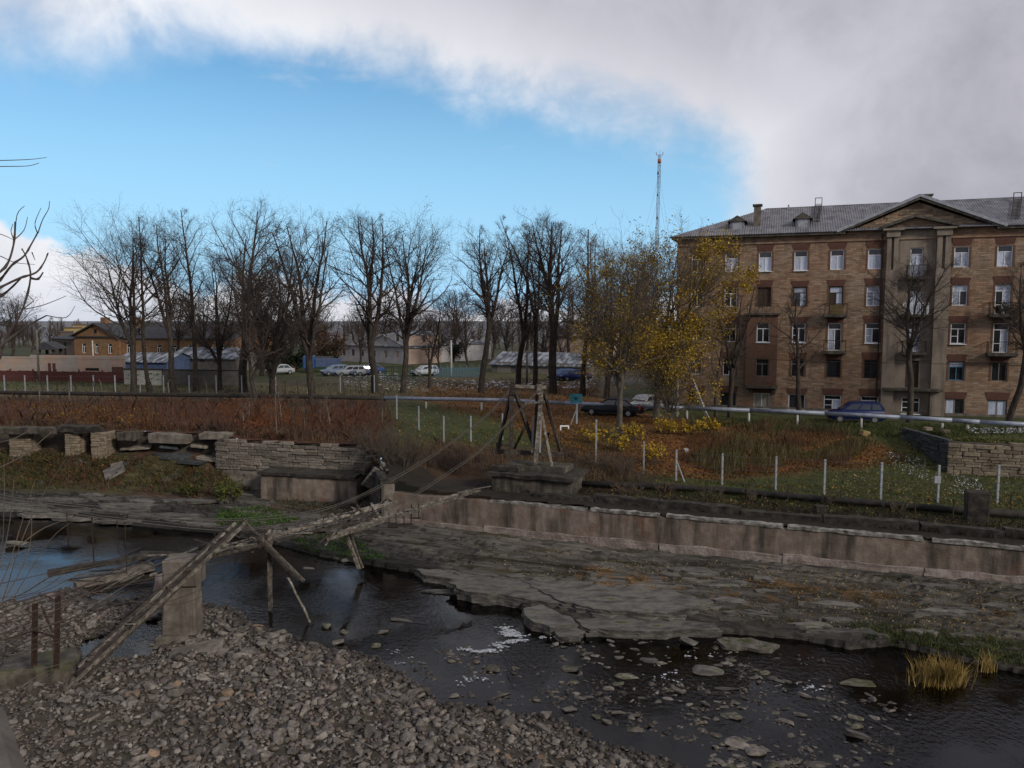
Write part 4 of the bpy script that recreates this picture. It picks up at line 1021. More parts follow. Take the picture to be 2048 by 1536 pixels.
# coursed stone walls built stone by stone
cv = {}
for mk in ('lime', 'lime_warm', 'slate'):
    cv[mk] = []
    for me in sv: m2 = me.copy(); m2.materials.clear(); m2.materials.append(M[mk]); cv[mk].append(m2)
def courses(parent, x0, x1, z0, z1, rh, lw, mat, dep=.34, ragged=0.0, y=0.0, skip=.0):
    z = z0; row = 0
    while z < z1:
        h = rh * rnd.uniform(.7, 1.3); x = x0 + rnd.uniform(-lw, 0) * .5
        while x < x1:
            w_ = lw * rnd.uniform(.5, 1.7)
            top = z1 - ragged * fbm(np.array([x * .7 + z0]), np.array([3.3]))[0]
            if rnd.random() > skip and z + h * .5 < top and x + w_ > x0:
                xa, xb = max(x, x0), min(x + w_, x1)
                if xb - xa > .08: pst(parent, (xa + xb) / 2, y + rnd.uniform(-.06, .05), z + h / 2, (xb - xa) * .97, dep, h * .94, cv[mat])
            x += w_
        z += h; row += 1
a = Vector((-21.6, 55.6, 0)); b = Vector((-9.4, 52.4, 0)); d = b - a; L = d.length
w = thing('old_stone_wall', 'weathered coursed limestone wall above the mauve concrete block', 'wall', a, math.atan2(d.y, d.x))
MB().box(0, L, .12, .7, .2, 4.3).build('core', M['mortar'], w)
courses(w, 0, L, 2.2, 4.55, .185, .85, 'lime', ragged=.5)
me = MB().box(0, L * .36, -.1, .3, .4, 2.2).mesh('lower_face', M['conc_grey']); rough_mesh(me, 3, .12, .9, 3); link('lower_face', me, None, w)
def yedge(x): return 57.3 + (-21.5 - x) * .176
# dark earth face behind the ruins
mb = MB(); xs_ = np.linspace(-75, -21, 60)
vs1 = [(x, yedge(x) - .1 + .5 * math.sin(x * 1.3) * .4, 2.0) for x in xs_] + [(x, yedge(x) + .15, 4.55 + .12 * math.sin(x * 2.1)) for x in xs_]
mb.add(vs1, [(i, i + 1, i + 61, i + 60) for i in range(59)]); me = mb.mesh('earth_face', M['mortar']); rough_mesh(me, 1, .18, .9, 4)
o = link('earth_face', me); setp(o, kind='structure')
for n, (p0, p1, yb) in enumerate(((20, 62, 925), (131, 160, 918), (183, 214, 918))):
    Yp = 58.6 - n * .5; A0 = A(p0, 900, Yp); A1 = A(p1, 900, Yp); w_ = A1.x - A0.x
    zb = zof(yb, Yp) - .3; zt = zof(868, Yp)
    pr = thing('stone_pier', ['widest buff coursed stone pier at the far left under the concrete beam', 'middle buff stone pier with a paler upper left face', 'rightmost buff stone pier, narrow and upright'][n], 'pier', (A0.x, Yp, zb), 0, 'stone piers of the ruined bank')
    MB().box(.1, w_ - .1, .15, 1.2, -.2, zt - zb).build('core', M['mortar'], pr)
    z = 0
    while z < zt - zb:
        h = rnd.uniform(.13, .24); x = 0; tap = (1 - z / (zt - zb)) * (.22 if n != 1 else .05)
        while x < w_ - .05:
            ww = min(rnd.uniform(.3, .75), w_ - x)
            pst(pr, x + ww / 2 + tap * (rnd.random() - .5) * .4, .05 + rnd.uniform(-.05, .05), z + h / 2, ww * .97, .3, h * .94, cv['lime_warm']); x += ww
        for sd in (.0, w_): pst(pr, sd, .7, z + h / 2, .22, .95, h * .94, cv['lime_warm'])
        z += h
def conc_beam(name, label, px0, px1, py0, py1, Yb, th, mat='conc_grey', dep=.9, tilt=0):
    a_ = A(px0, py1, Yb); b_ = A(px1, py1, Yb - .3); top = zof(py0, Yb); o = MB().box(0, (b_ - a_).length, 0, dep, 0, top - a_.z).mesh(name, M[mat]); rough_mesh(bevel(o, .03), 3, .13, .9, px0)
    ob = link(name, o); ob.location = a_; ob.rotation_euler = (0, tilt, math.atan2(b_.y - a_.y, b_.x - a_.x)); return setp(ob, label, 'beam')
conc_beam('concrete_beam', 'long cracked concrete beam resting on the three stone piers', -60, 112, 856, 868, 58.0, .4, 'conc_moss')
conc_beam('concrete_beam', 'shorter dark concrete lintel between the middle and rightmost stone piers', 112, 190, 853, 866, 57.8, .4, 'conc_dark')
conc_beam('concrete_beam', 'pale concrete beam lying along the bank right of the stone piers', 296, 372, 868, 886, 57.2, .5, 'conc_grey', .9, .03)
conc_beam('concrete_beam', 'broken brown concrete stub just right of the rightmost stone pier', 232, 270, 865, 882, 57.3, .5, 'conc_moss', .9, -.04)
conc_beam('concrete_beam', 'thin mossy concrete strip below the red brush left of the stone wall', 396, 462, 868, 880, 56.6, .5, 'conc_grey')
for n in range(16):                                        # loose strata showing through the bank
    px = rnd.uniform(215, 460); py = rnd.uniform(885, 945); p = GP(px, py + 6); me = rnd.choice(cv['slate' if n % 3 else 'lime'])
    o = link('bank_slab', me); o.location = p + Vector((0, -.1, .05)); o.scale = (rnd.uniform(.7, 2.2), .9, rnd.uniform(.12, .3)); o.rotation_euler = (rnd.uniform(-.15, .15), rnd.uniform(-.12, .12), rnd.uniform(-.3, .3))
    setp(o, 'dark rock slab sticking out of the bank right of the stone piers', 'rock', 'rock slabs in the left bank')
p = GP(229, 952); o = MB().box(-.75, .75, -.5, .5, -.06, .06).build('tilted_slab', M['slab']); o.location = p + Vector((0, 0, .3)); o.rotation_euler = (.9, -.5, .2); setp(o, 'flat grey slab leaning on the grassy bank below the piers', 'slab')
# right stone retaining wall
rwl = thing('stone_retaining_wall', 'coursed buff limestone retaining wall at the right edge below the apartment block', 'wall', qp(RW_U, VW + RW_S), ROTQ)
MB().box(0, 26, .2, .8, 2.2, 5.2).build('core', M['mortar'], rwl)
courses(rwl, 0, 12, 2.7, 5.42, .235, .68, 'lime_warm', ragged=.35)
MB().box(12, 26, .05, .4, 2.2, 5.3).build('far_face', M['mortar'], rwl)
rw2 = thing('slate_return_wall', 'dark slaty dry stone wall end stepping back from the buff retaining wall', 'wall', qp(RW_U, VW + RW_S), ROTQ + math.pi / 2 + .35)
MB().box(0, 5.6, -.6, -.15, 2.2, 5.0).build('core', M['mortar'], rw2)
z = 2.7
while z < 5.3:
    h = rnd.uniform(.09, .16); x = 0
    while x < 5.6:
        w_ = rnd.uniform(.5, 1.2); pst(rw2, x + w_ / 2, .0 - (z - 2.7) * .05 + rnd.uniform(-.07, .05), z + h / 2, w_ * .97, .34, h * .92, cv['slate']); x += w_
    z += h
for n in range(2):
    o = link('loose_stone', rnd.choice(cv['lime_warm'])); o.location = qp(RW_U + .3 - n * .9, VW + RW_S + 3.2 + n * 1.0, 5.5); o.scale = (.5, .4, .22)
    setp(o, ['loose pale stone on top of the slaty wall end', 'second loose pale stone behind on the slaty wall end'][n], 'stone')
# dark pillar block on the quay
p = GP(1952, 1046); me = MB().box(-.52, .52, -.4, .4, -.4, 1.62).mesh('pillar_block', M['conc_dark']); rough_mesh(bevel(me, .06), 3, .05, 1.2); o = link('pillar_block', me); o.location = p; o.rotation_euler = (0, 0, ROTQ)
setp(o, 'dark square concrete pillar standing on the quay at the right', 'pillar')

# ------------------------------------------------------------------ the wrecked footbridge
Yt = 45.6
ab = thing('bridge_abutment', 'low dark concrete abutment under the footbridge tower', 'abutment', A(1060, 990, 44.4), ROTQ)
zt = zof(951, 44.6)
def abox(n, x0, x1, y0, y1, z0, z1, m, amp=.08):
    me = MB().box(x0, x1, y0, y1, z0 - ab.location.z, z1 - ab.location.z).mesh(n, M[m]); rough_mesh(me, 3, amp, 1.0, x0 * 3); link(n, me, None, ab)
abox('body', -2.4, 2.5, .0, 3.0, 2.0, zt - .22, 'conc_moss'); abox('cap_slab', -2.7, 2.7, -.22, 2.9, zt - .22, zt, 'conc_dark', .14)
abox('plinth', -2.0, 1.9, 1.0, 2.5, zt, zt + .34, 'conc_moss'); abox('step', -2.6, -.9, .4, .75, zt, zt + .28, 'conc_dark')
tw = thing('bridge_tower', 'wrecked timber footbridge tower with two legs and splayed braces on the quay', 'tower', A(1060, 935, Yt))
T0 = tw.location
def tb(name, pts, w, mat='wood_dark', h=None):
    mb = MB()
    for a_, b_ in zip(pts[:-1], pts[1:]): mb.bar(a_ - T0, b_ - T0, w, h or w)
    me = mb.mesh(name, M[mat]); rough_mesh(me, 2, .02, 3, w * 50); return link(name, me, None, tw)
tb('leg', [A(1023, 778, Yt), A(1022, 918, Yt)], .26); tb('leg', [A(1083, 782, Yt), A(1071, 928, Yt - .2)], .24, 'wood'); tb('leg', [A(1074, 785, Yt + .25), A(1070, 895, Yt + .35)], .18)
tb('brace', [A(1021, 790, Yt + .1), A(994, 906, Yt + 1.0)], .17); tb('brace', [A(1031, 785, Yt + .15), A(1067, 890, Yt + .9)], .19)
tb('brace', [A(1088, 785, Yt + .1), A(1122, 905, Yt + 1.2)], .17); tb('brace', [A(1083, 825, Yt - .1), A(1104, 932, Yt - .5)], .15, 'wood'); tb('brace', [A(1094, 800, Yt + .2), A(1116, 900, Yt + .9)], .12, 'rust')
tb('brace', [A(1052, 850, Yt + 1.3), A(1028, 898, Yt + 1.3)], .15); tb('brace', [A(1098, 865, Yt + 1.1), A(1080, 905, Yt + 1.2)], .15)
tb('crossbeam', [A(1028, 772, Yt), A(1094, 775, Yt)], .18, 'wood'); tb('crossbeam', [A(1050, 806, Yt - .2), A(1090, 804, Yt - .2)], .13, 'wood')
tb('sill_beam', [A(986, 902, Yt + .8), A(1128, 909, Yt + .9)], .26); tb('sill_beam', [A(992, 889, Yt + 1.0), A(1024, 891, Yt + 1.0)], .22)
for px, m_ in ((1025, 'wood_dark'), (1079, 'wood')):
    p = A(px, 779, Yt - .05) - T0; me = MB().box(p.x - .17, p.x + .17, p.y - .2, p.y + .2, p.z - .28, p.z + .32).mesh('cap_block', M[m_]); rough_mesh(me, 2, .03, 3, px); link('cap_block', me, None, tw)
    MB().tube([p + Vector((-.1, 0, .38)), p + Vector((.1, 0, .38))], .11, 8).build('saddle', M['rust'], tw)
for px in (1066, 1082): MB().bar(A(px, 835, Yt + .5) - T0, A(px - 2, 905, Yt + .5) - T0, .09).build('steel_bar', M['galv'], tw)
# axis of the bridge and its two cables
TA = Vector((1.05, 45.5, 0)); PA = Vector((-13.3, 31.0, 0)); AX = (PA - TA).normalized(); NX = Vector((AX.y, -AX.x, 0))
if NX.y < 0: NX = -NX
def bp_(px, py, off): return ONP(px, py, TA + NX * off, NX)
def smooth_pts(pts, n=6):
    out_ = []
    P_ = [pts[0]] + pts + [pts[-1]]
    for i in range(1, len(P_) - 2):
        for k in range(n):
            t = k / n; a_, b_, c_, d_ = P_[i - 1], P_[i], P_[i + 1], P_[i + 2]
            out_.append(.5 * ((2 * b_) + (c_ - a_) * t + (2 * a_ - 5 * b_ + 4 * c_ - d_) * t * t + (3 * b_ - a_ - 3 * c_ + d_) * t ** 3))
    out_.append(pts[-1]); return out_
cabA = [(1022, 778), (985, 822), (930, 866), (850, 922), (760, 975), (690, 1006), (620, 1026), (540, 1038), (480, 1042), (400, 1040), (300, 1032), (200, 1020), (100, 1008), (0, 994), (-160, 960), (-420, 890)]
cabB = [(1079, 780), (1030, 832), (965, 898), (900, 945), (840, 985), (770, 1016), (700, 1036), (620, 1050), (540, 1057), (480, 1060), (400, 1057), (300, 1049), (200, 1036), (100, 1018), (0, 1003), (-160, 965), (-420, 890)]
for n, (cab, off, lab) in enumerate(((cabA, .75, 'upper far suspension cable sagging from the timber tower to the left edge'), (cabB, -.75, 'lower near suspension cable sagging from the timber tower past the pier'))):
    pts = smooth_pts([bp_(x, y, off) for x, y in cab]); cb = thing('suspension_cable', lab, 'cable', pts[0])
    for k, (dz, r_) in enumerate(((0, .020), (.10, .015), (-.07, .012))):
        MB().tube([p - pts[0] + Vector((0, .03 * k, dz + .03 * math.sin(i * .3 + k))) for i, p in enumerate(pts)], r_, 5).build('strand', M['cable' if k < 2 else 'wood_dark'], cb)
    for hx in ((735, 690, 640, 530, 430, 250, 182, 137) if n else (715, 660, 560, 235, 180)):
        i = min(range(len(pts)), key=lambda j: abs(proj(pts[j])[0] - hx)); p = pts[i] - pts[0]; hl = rnd.uniform(.5, 1.1) if hx > 300 else rnd.uniform(.9, 2.4)
        MB().bar(p, p + Vector((rnd.uniform(-.03, .03), 0, -hl)), .028).build('hanger', M['rust'], cb)
def beam(name, label, a_, b_, w, h, n=3, mats=('wood', 'wood', 'wood_dark'), cat='beam', spread=1.0, seg=5):
    a_ = Vector(a_); b_ = Vector(b_); o = thing(name, label, cat, a_); d_ = (b_ - a_); L_ = d_.length; dn = d_.normalized(); rt = dn.cross(Vector((0, 0, 1))).normalized(); up = rt.cross(dn)
    for k in range(n):
        q_ = (k - (n - 1) / 2); s0 = rnd.uniform(0, .08) * L_ * (k > 0); s1 = L_ * (1 - rnd.uniform(0, .12) * (k > 0))
        off_ = rt * q_ * w / n * spread + up * rnd.uniform(-.4, .4) * h
        pts = [dn * (s0 + (s1 - s0) * j / seg) + off_ + (rt * rnd.uniform(-1, 1) + up * rnd.uniform(-1, 1)) * .02 for j in range(seg + 1)]
        mb = MB()
        for j in range(seg): mb.bar(pts[j], pts[j + 1], w / n * rnd.uniform(.8, 1.05), h * rnd.uniform(.7, 1.0), jit=.012)
        me = mb.mesh('plank', M[mats[k % len(mats)]]); link('plank', me, None, o)
    return o
zP = .2
def boards(parent, a_, b_, n, ln, w_, mats=('wood', 'wood_dark')):
    a_ = Vector(a_); b_ = Vector(b_); o0 = parent.location; d_ = (b_ - a_).normalized(); sd = Vector((-d_.y, d_.x, 0)).normalized()
    for k in range(n):
        p = a_.lerp(b_, rnd.random()); q_ = (sd * rnd.uniform(-1, 1) + d_ * rnd.uniform(-.9, .9) + Vector((0, 0, rnd.uniform(-.5, .25)))).normalized(); l_ = ln * rnd.uniform(.4, 1.2)
        MB().bar(p - q_ * l_ * .3 - o0 + Vector((0, 0, .08)), p + q_ * l_ * .7 - o0 + Vector((0, 0, .08)), w_ * rnd.uniform(.6, 1.2), .03).build('board', M[rnd.choice(mats)], parent)
st1 = beam('deck_stringer', 'longest bleached splintered deck stringer dropping from the tower end to the water', bp_(790, 1003, .75), bp_(395, 1112, .75), .42, .16, 4)
st2 = beam('deck_stringer', 'bleached near deck stringer running from the quay coping down to the left', bp_(958, 979, -.75), bp_(650, 1078, -.75), .36, .16, 4)
st3 = beam('deck_stringer', 'dark sagging deck stringer between the two bleached ones', bp_(760, 1030, 0), bp_(420, 1112, 0), .4, .14, 3, ('wood_dark', 'wood', 'wood_dark'))
beam('deck_stringer', 'thin bleached deck plank parallel under the quay end of the cable', bp_(890, 1000, -.4), bp_(800, 1024, -.4), .25, .10, 2)
st4 = beam('fallen_deck', 'long broken deck bundle leaning steeply past the pier to the gravel', A(482, 1044, 31.3), Z(122, 1376, .35), .62, .13, 7, ('wood', 'wood_dark', 'wood_dark', 'wood', 'wood_dark'), seg=8, spread=1.15)
beam('fallen_deck', 'dark underside beam below the leaning deck bundle', A(440, 1085, 32.0), Z(150, 1366, .3), .34, .22, 3, ('wood_dark', 'wood_dark'), seg=6)
beam('fallen_deck', 'short dark plank stub beside the leaning deck bundle near the puddle', A(330, 1175, 29.5), A(236, 1246, 28.2), .35, .14, 2, ('wood_dark',))
beam('hanging_beam', 'diagonal grey beam hanging from the cable right of the pier', A(483, 1042, 33.2), A(606, 1164, 33.0), .22, .14, 2, ('wood', 'wood_dark'))
beam('hanging_beam', 'upright slender grey post standing in the river under the deck', A(540, 1066, 33.4), Z(541, 1228, -.15), .15, .15, 2)
beam('hanging_beam', 'short slanting plank stuck in the river below the diagonal beam', A(575, 1156, 31.8), Z(622, 1250, -.15), .17, .10, 1)
beam('hanging_beam', 'thick weathered beam hanging down from the bleached stringer over the water', A(677, 1020, 38.6), A(721, 1138, 38.2), .32, .2, 3, ('wood', 'wood_dark', 'wood'))
for n, (p0, p1, Y0, Y1) in enumerate((((418, 1108), (330, 1135), 31.5, 31), ((470, 1092), (380, 1118), 32, 31.4), ((410, 1120), (300, 1150), 31.2, 30.4), ((395, 1095), (240, 1165), 31.8, 30.0))):
    beam('deck_debris', ['splintered plank lying across the top of the pier', 'second splintered plank above the top of the pier', 'lower splintered plank sticking left from the top of the pier', 'longest thin plank sticking left from the top of the pier'][n], A(*p0, Y0), A(*p1, Y1), .24, .08, 2, ('wood', 'wood_dark'))
for n in range(14):
    px = rnd.uniform(190, 470); py = 1085 + (470 - px) * .22 + rnd.uniform(-14, 26); Yv = 31.6 + rnd.uniform(-.8, 1.2); an = rnd.uniform(-.9, .5); l_ = rnd.uniform(40, 130)
    o = MB().bar(A(px, py, Yv), A(px - l_ * math.cos(an), py + l_ * math.sin(an) * .6 + l_ * .25, Yv - rnd.uniform(.2, 1.0)), rnd.uniform(.05, .11), .05, jit=.02).build('splintered_pole', M['wood_dark' if n % 3 else 'wood'])
    setp(o, 'thin splintered pole in the tangle of wreckage left of the pier', 'pole', 'splintered poles by the pier')
for n, (x, y) in enumerate(((640, 1048), (690, 1030), (785, 1038), (815, 1032), (830, 1020))):
    p = bp_(x, y, -.75 if n > 1 else .75); o = thing('steel_hanger', ['small rusty steel hanger frame on the far stringer, further left', 'small rusty steel hanger frame on the far stringer, further right', 'first rusty hanger frame under the near stringer', 'second rusty hanger frame under the near stringer', 'third rusty hanger frame under the near stringer'][n], 'hanger', p)
    MB().bar((-.18, 0, .3), (-.18, 0, -.45), .045).bar((.18, 0, .3), (.18, 0, -.45), .045).build('rod', M['rust'], o); MB().bar((-.28, 0, -.42), (.28, 0, -.42), .07).build('cross_bar', M['rust'], o)
boards(st1, bp_(790, 1003, .75), bp_(395, 1112, .75), 26, 1.1, .13); boards(st2, bp_(958, 979, -.75), bp_(650, 1078, -.75), 20, 1.0, .13); boards(st3, bp_(760, 1030, 0), bp_(420, 1112, 0), 22, 1.2, .13, ('wood_dark', 'wood'))
boards(st4, A(482, 1044, 31.3), Z(122, 1376, .35), 16, .8, .10, ('wood', 'wood_dark', 'wood_dark'))
# pier
pb = Z(366, 1275, .1); pz = zof(1124, pb.y)
pr = thing('bridge_pier', 'tall tapered concrete footbridge pier standing in the shallow river', 'pier', (pb.x, pb.y, 0), math.radians(2))
def ppoly(w, d, z): return [(-w, -d, z), (w, -d, z), (w + d * .0, d, z), (-w, d, z)]
H_ = pz
me = MB().add([(-.78, -.35, .25), (.68, -.35, .25), (.68, .55, .25), (-.78, .55, .25), (-.62, -.30, H_ - 1.1), (.64, -.30, H_ - 1.1), (.64, .5, H_ - 1.1), (-.62, .5, H_ - 1.1)],
              [(3, 2, 1, 0), (4, 5, 6, 7), (0, 1, 5, 4), (1, 2, 6, 5), (2, 3, 7, 6), (3, 0, 4, 7)]).mesh('shaft', M['conc_grey']); rough_mesh(bevel(me, .08), 2, .05, .9); link('shaft', me, None, pr)
me = MB().box(-.60, .82, -.40, .60, H_ - 1.1, H_).mesh('cap', M['conc_grey']); rough_mesh(bevel(me, .05), 2, .05, .9, 3); link('cap', me, None, pr)
me = MB().box(-1.15, .6, -.85, 1.1, -.5, .34).mesh('footing', M['conc_grey']); rough_mesh(bevel(me, .3, 2), 2, .1, .9, 7); link('footing', me, None, pr)
o = MB().box(-1.0, 1.0, -.5, .5, -.16, .16).mesh('pier_slab', M['conc_grey']); rough_mesh(bevel(o, .04), 2, .06, 1); o = link('pier_slab', o); o.location = Z(392, 1300, .25) + Vector((.1, -.2, 0)); o.rotation_euler = (.1, -.12, .22); setp(o, 'thick broken concrete slab lying at the foot of the pier', 'slab')
o = MB().box(-1.0, 1.0, -.6, .6, -.4, .4).mesh('broken_cap', M['conc_foot']); rough_mesh(bevel(o, .1), 2, .12, 1); o = link('broken_cap', o); o.location = A(352, 1108, 35.5) + Vector((0, 0, -1.6)); o.rotation_euler = (.1, .1, .4); o.location.z = .55; setp(o, 'pinkish broken concrete lump in the water behind the pier', 'concrete lump')
# fallen concrete beams on the left
a_ = Z(96, 1152, .45); b_ = Z(306, 1112, .75); o = beam('fallen_concrete_beam', 'long dark concrete beam fallen in the shallows left of the pier', a_, b_, .5, .3, 1, ('conc_dark',)); 
a_ = Z(150, 1168, .2); b_ = Z(306, 1128, .35); beam('fallen_concrete_beam', 'long mossy pale concrete beam just below the dark fallen one', a_, b_, .6, .4, 1, ('conc_grey',))
# rusty frame on concrete block at the lower left
o = MB().box(-1.25, 1.25, -.9, .9, -.3, .55).mesh('frame_footing', M['conc_moss']); rough_mesh(bevel(o, .12), 2, .14, 1, 9); o = link('frame_footing', o); o.location = Z(78, 1350, .45); o.rotation_euler = (0, 0, .3); setp(o, 'mossy dark concrete footing at the lower left under the rusty posts', 'footing')
fr = thing('rusty_frame', 'pair of rusty steel posts with a brace on the lower left footing', 'frame', o.location + Vector((0, 0, .5)))
p1 = A(65, 1332, 25.2); p2 = A(109, 1340, 25.0); q1 = A(67, 1208, 25.2); q2 = A(113, 1192, 25.0); L0 = fr.location
MB().bar(p1 - L0, q1 - L0, .11, .04).bar(p1 - L0 + Vector((.06, .06, 0)), q1 - L0 + Vector((.06, .06, 0)), .04, .11).build('post', M['rust'], fr)
MB().bar(p2 - L0, q2 - L0, .11, .04).bar(p2 - L0 + Vector((.06, .06, 0)), q2 - L0 + Vector((.06, .06, 0)), .04, .11).build('post', M['rust'], fr)
MB().bar(A(83, 1212, 25.1) - L0, A(106, 1265, 25) - L0, .05).bar(A(70, 1262, 25.1) - L0, A(106, 1272, 25) - L0, .05).build('brace', M['rust'], fr)
# stump on the far shore
p = GP(452, 1000); mb = MB().tube([p * 0 + Vector((0, 0, -.2)), Vector((0, 0, .1)), Vector((.02, 0, .35)), Vector((.0, 0, .85))], [.75, .5, .36, .27], 9)
for k in range(6): an = k * 1.05; mb.tube([Vector((math.cos(an) * .3, math.sin(an) * .3, .12)), Vector((math.cos(an) * .8, math.sin(an) * .8, -.1))], [.14, .05], 5)
o = mb.build('tree_stump', M['wood']); o.location = p; setp(o, 'bleached tree stump on the dark far shore beside the mauve block', 'stump')

# ------------------------------------------------------------------ pipes, fences, poles
def pipe_pts(lst): return [A(x, y, Yv) for x, y, Yv in lst]
pl = pipe_pts([(-160, 782, 80), (0, 785, 78.5), (200, 788, 77), (400, 790.5, 75.4), (600, 793, 73.6), (772, 796.5, 72)])
pp = thing('black_pipe', 'black insulated heating pipe along the left bank above the brush', 'pipe', pl[0]); MB().tube([p - pl[0] for p in pl], .20, 10).build('pipe_run', M['pipe_blk'], pp, True)
for i, p in enumerate(pl[:-1]):
    for t in (.2, .6):
        q_ = p.lerp(pl[i + 1], t); g0 = gz(q_.x, q_.y); MB().box(q_.x - .1 - pl[0].x, q_.x + .1 - pl[0].x, q_.y - .1 - pl[0].y, q_.y + .1 - pl[0].y, g0 - .3 - pl[0].z, q_.z - pl[0].z).build('support', M['conc_dark'], pp)
sl = [(769, 796, 72), (1000, 800, 69.2), (1130, 806, 67.2), (1280, 812, 65.2), (1370, 816, 63.8), (1500, 820.5, 61.8), (1650, 826.5, 59.4), (1800, 834.5, 57), (1905, 840.5, 55.2), (1960, 844, 54.2), (2060, 849.5, 52.5), (2300, 866, 49)]
pl = pipe_pts(sl); pp = thing('silver_pipe', 'long silver heating pipe on posts in front of the apartment block', 'pipe', pl[0])
for a_, b_ in zip(pl[:-1], pl[1:]): MB().tube([a_ - pl[0], a_.lerp(b_, .995) - pl[0]], .165, 12).build('pipe_section', M['pipe'], pp, True)
def on_pl(px):
    for (x0, y0, Y0), (x1, y1, Y1) in zip(sl[:-1], sl[1:]):
        if x0 <= px <= x1: t = (px - x0) / (x1 - x0); return A(x0 + (x1 - x0) * t, y0 + (y1 - y0) * t, Y0 + (Y1 - Y0) * t)
for px in (852, 963, 1072, 1374, 1498, 1595, 1723, 1885, 1936, 2040):
    q_ = on_pl(px); g0 = gz(q_.x, q_.y); r0 = pl[0]
    MB().tube([Vector((q_.x, q_.y, g0 - .4)) - r0, q_ - r0 + Vector((0, 0, -.14))], .10, 8).build('support_post', M['postw'], pp, True)
    MB().box(q_.x - .2 - r0.x, q_.x + .2 - r0.x, q_.y - .1 - r0.y, q_.y + .1 - r0.y, q_.z - .2 - r0.z, q_.z - .155 - r0.z).build('saddle', M['rust'], pp)
ql = [GP(x, y) + Vector((0, 0, .28)) for x, y in ((1130, 975), (1300, 982), (1450, 990), (1600, 1004), (1750, 1017), (1900, 1030), (2100, 1044))]
pp = thing('low_black_pipe', 'low black pipe lying along the quay below the galvanised fence', 'pipe', ql[0]); MB().tube([p - ql[0] for p in ql], .19, 9).build('pipe_run', M['pipe_blk'], pp, True)
MB().tube([p - ql[0] + Vector((.05, .5, -.1)) for p in ql], .13, 8).build('pipe_run', M['pipe_blk'], pp, True)
for px in (1640, 1930): p = GP(px, 1030); MB().box(p.x - .25 - ql[0].x, p.x + .25 - ql[0].x, p.y - .2 - ql[0].y, p.y + .3 - ql[0].y, -.6, .1).build('support', M['conc_dark'], pp)
def fence(name, label, posts, wires=4, top=.95, mat='galv', r=.052, sag=.05):
    """posts: list of (base point, height, lean)"""
    f = thing(name, label, 'fence', posts[0][0]); o0 = posts[0][0]; tops = []
    for p, h, ln in posts:
        q_ = p + Vector((ln * h, 0, h)); MB().box(-r, r, -r, r, -.4, h).build('post', M[mat], f).location = p - o0; tops.append((p, h))
    for (p, h), (p2, h2) in zip(tops[:-1], tops[1:]):
        mb = MB()
        for k in range(wires):
            t = .12 + (top - .12) * k / max(1, wires - 1); a_ = p + Vector((0, -.06, h * t)); b_ = p2 + Vector((0, -.06, h2 * t)); mid = a_.lerp(b_, .5) + Vector((0, 0, -sag * rnd.random()))
            mb.tube([a_ - o0, mid - o0, b_ - o0], .011, 3)
        mb.build('wire', M['cable'], f)
    return f
fence('galvanised_fence', 'row of tall galvanised fence posts with sagging wires along the quay', [(GP(px, py), h * (GP(px, py).y) / FPX, 0) for px, py, h in
      ((1192, 930, 92), (1287, 949, 67), (1352, 963, 64), (1444, 970, 64), (1551, 980, 69), (1648, 990, 73), (1761, 999, 76), (1875, 1006, 78), (1994, 1008, 80), (2110, 1016, 84))], 5)
b_ = GP(1370, 966); o = MB().bar(A(1353, 920, b_.y), b_, .07).build('fence_brace', M['galv']); setp(o, 'dark diagonal strut leaning on the second galvanised fence post', 'strut')
p = A(1872, 958, 41.8); o = MB().box(-.17, .17, -.04, .04, -.2, .2).build('fence_plate', M['galv']); o.location = p + Vector((0, -.15, 0)); setp(o, 'small grey plate fixed to a galvanised fence post at the right', 'plate')
fence('upper_fence', 'row of thin galvanised fence posts behind the black pipe on the left', [(GP(px, 787), 36.5 * GP(px, 787).y / FPX, 0) for px in (-40, 10, 51, 96, 143, 188, 231, 281, 328, 379, 433, 484, 552, 616, 681, 749)], 4, r=.05)
fence('slope_fence', 'short line of galvanised posts stepping down the grass beside the brown bush', [(GP(px, py), h * GP(px, py).y / FPX, 0) for px, py, h in ((794, 838, 48), (838, 862, 50), (888, 886, 54), (942, 884, 52), (1005, 880, 53))], 3)
for n, px in enumerate((79, 139, 204, 338, 414)):                        # old wooden stakes
    p = GP(px, 803); o = thing('wooden_stake', ['leftmost pale wooden stake in the red brush', 'second pale wooden stake from the left with a bent top', 'third pale wooden stake with a forked top', 'fourth pale wooden stake, knobbly, among the dark trunks', 'fifth pale wooden stake, slender, right of the knobbly one'][n], 'stake', p)
    hh_ = 38 * p.y / FPX; mb = MB().tube([Vector((0, 0, -.3)), Vector((.03, 0, hh_ * .5)), Vector((-.05, 0, hh_))], [.09, .08, .06], 6); mb.build('shaft', M['bark_grey'], o)
    MB().bar((-.05, 0, hh_), (.25 if n % 2 else -.25, 0, hh_ + .35), .05).build('tip', M['bark_grey'], o)
for n, px in enumerate((90, 118, 155, 192, 232, 310, 358, 400, 442, 572, 597, 690, 727)):
    p = GP(px, 795); o = MB().bar((0, 0, -.2), (rnd.uniform(-.5, .1), 0, 33 * p.y / FPX), .06).build('iron_stake', M['rust']); o.location = p
    setp(o, ORD[n] + ' thin dark iron stake from the left along the black pipe', 'stake', 'iron stakes along the black pipe')
for n, (px, py) in enumerate(((985, 905), (1030, 895), (1078, 890), (1148, 900), (1175, 905), (1250, 972), (1330, 985), (1410, 1000), (1490, 1003), (1575, 1006), (1680, 1012), (1830, 1040), (1905, 1045), (2020, 1032))):
    p = GP(px, py); o = MB().bar((0, 0, -.2), (rnd.uniform(-.06, .06), 0, rnd.uniform(.9, 1.3)), .05).build('iron_stake', M['rust']); o.location = p
    setp(o, ORD[n] + ' short rusty iron stake from the left standing on the quay', 'stake', 'iron stakes on the quay')
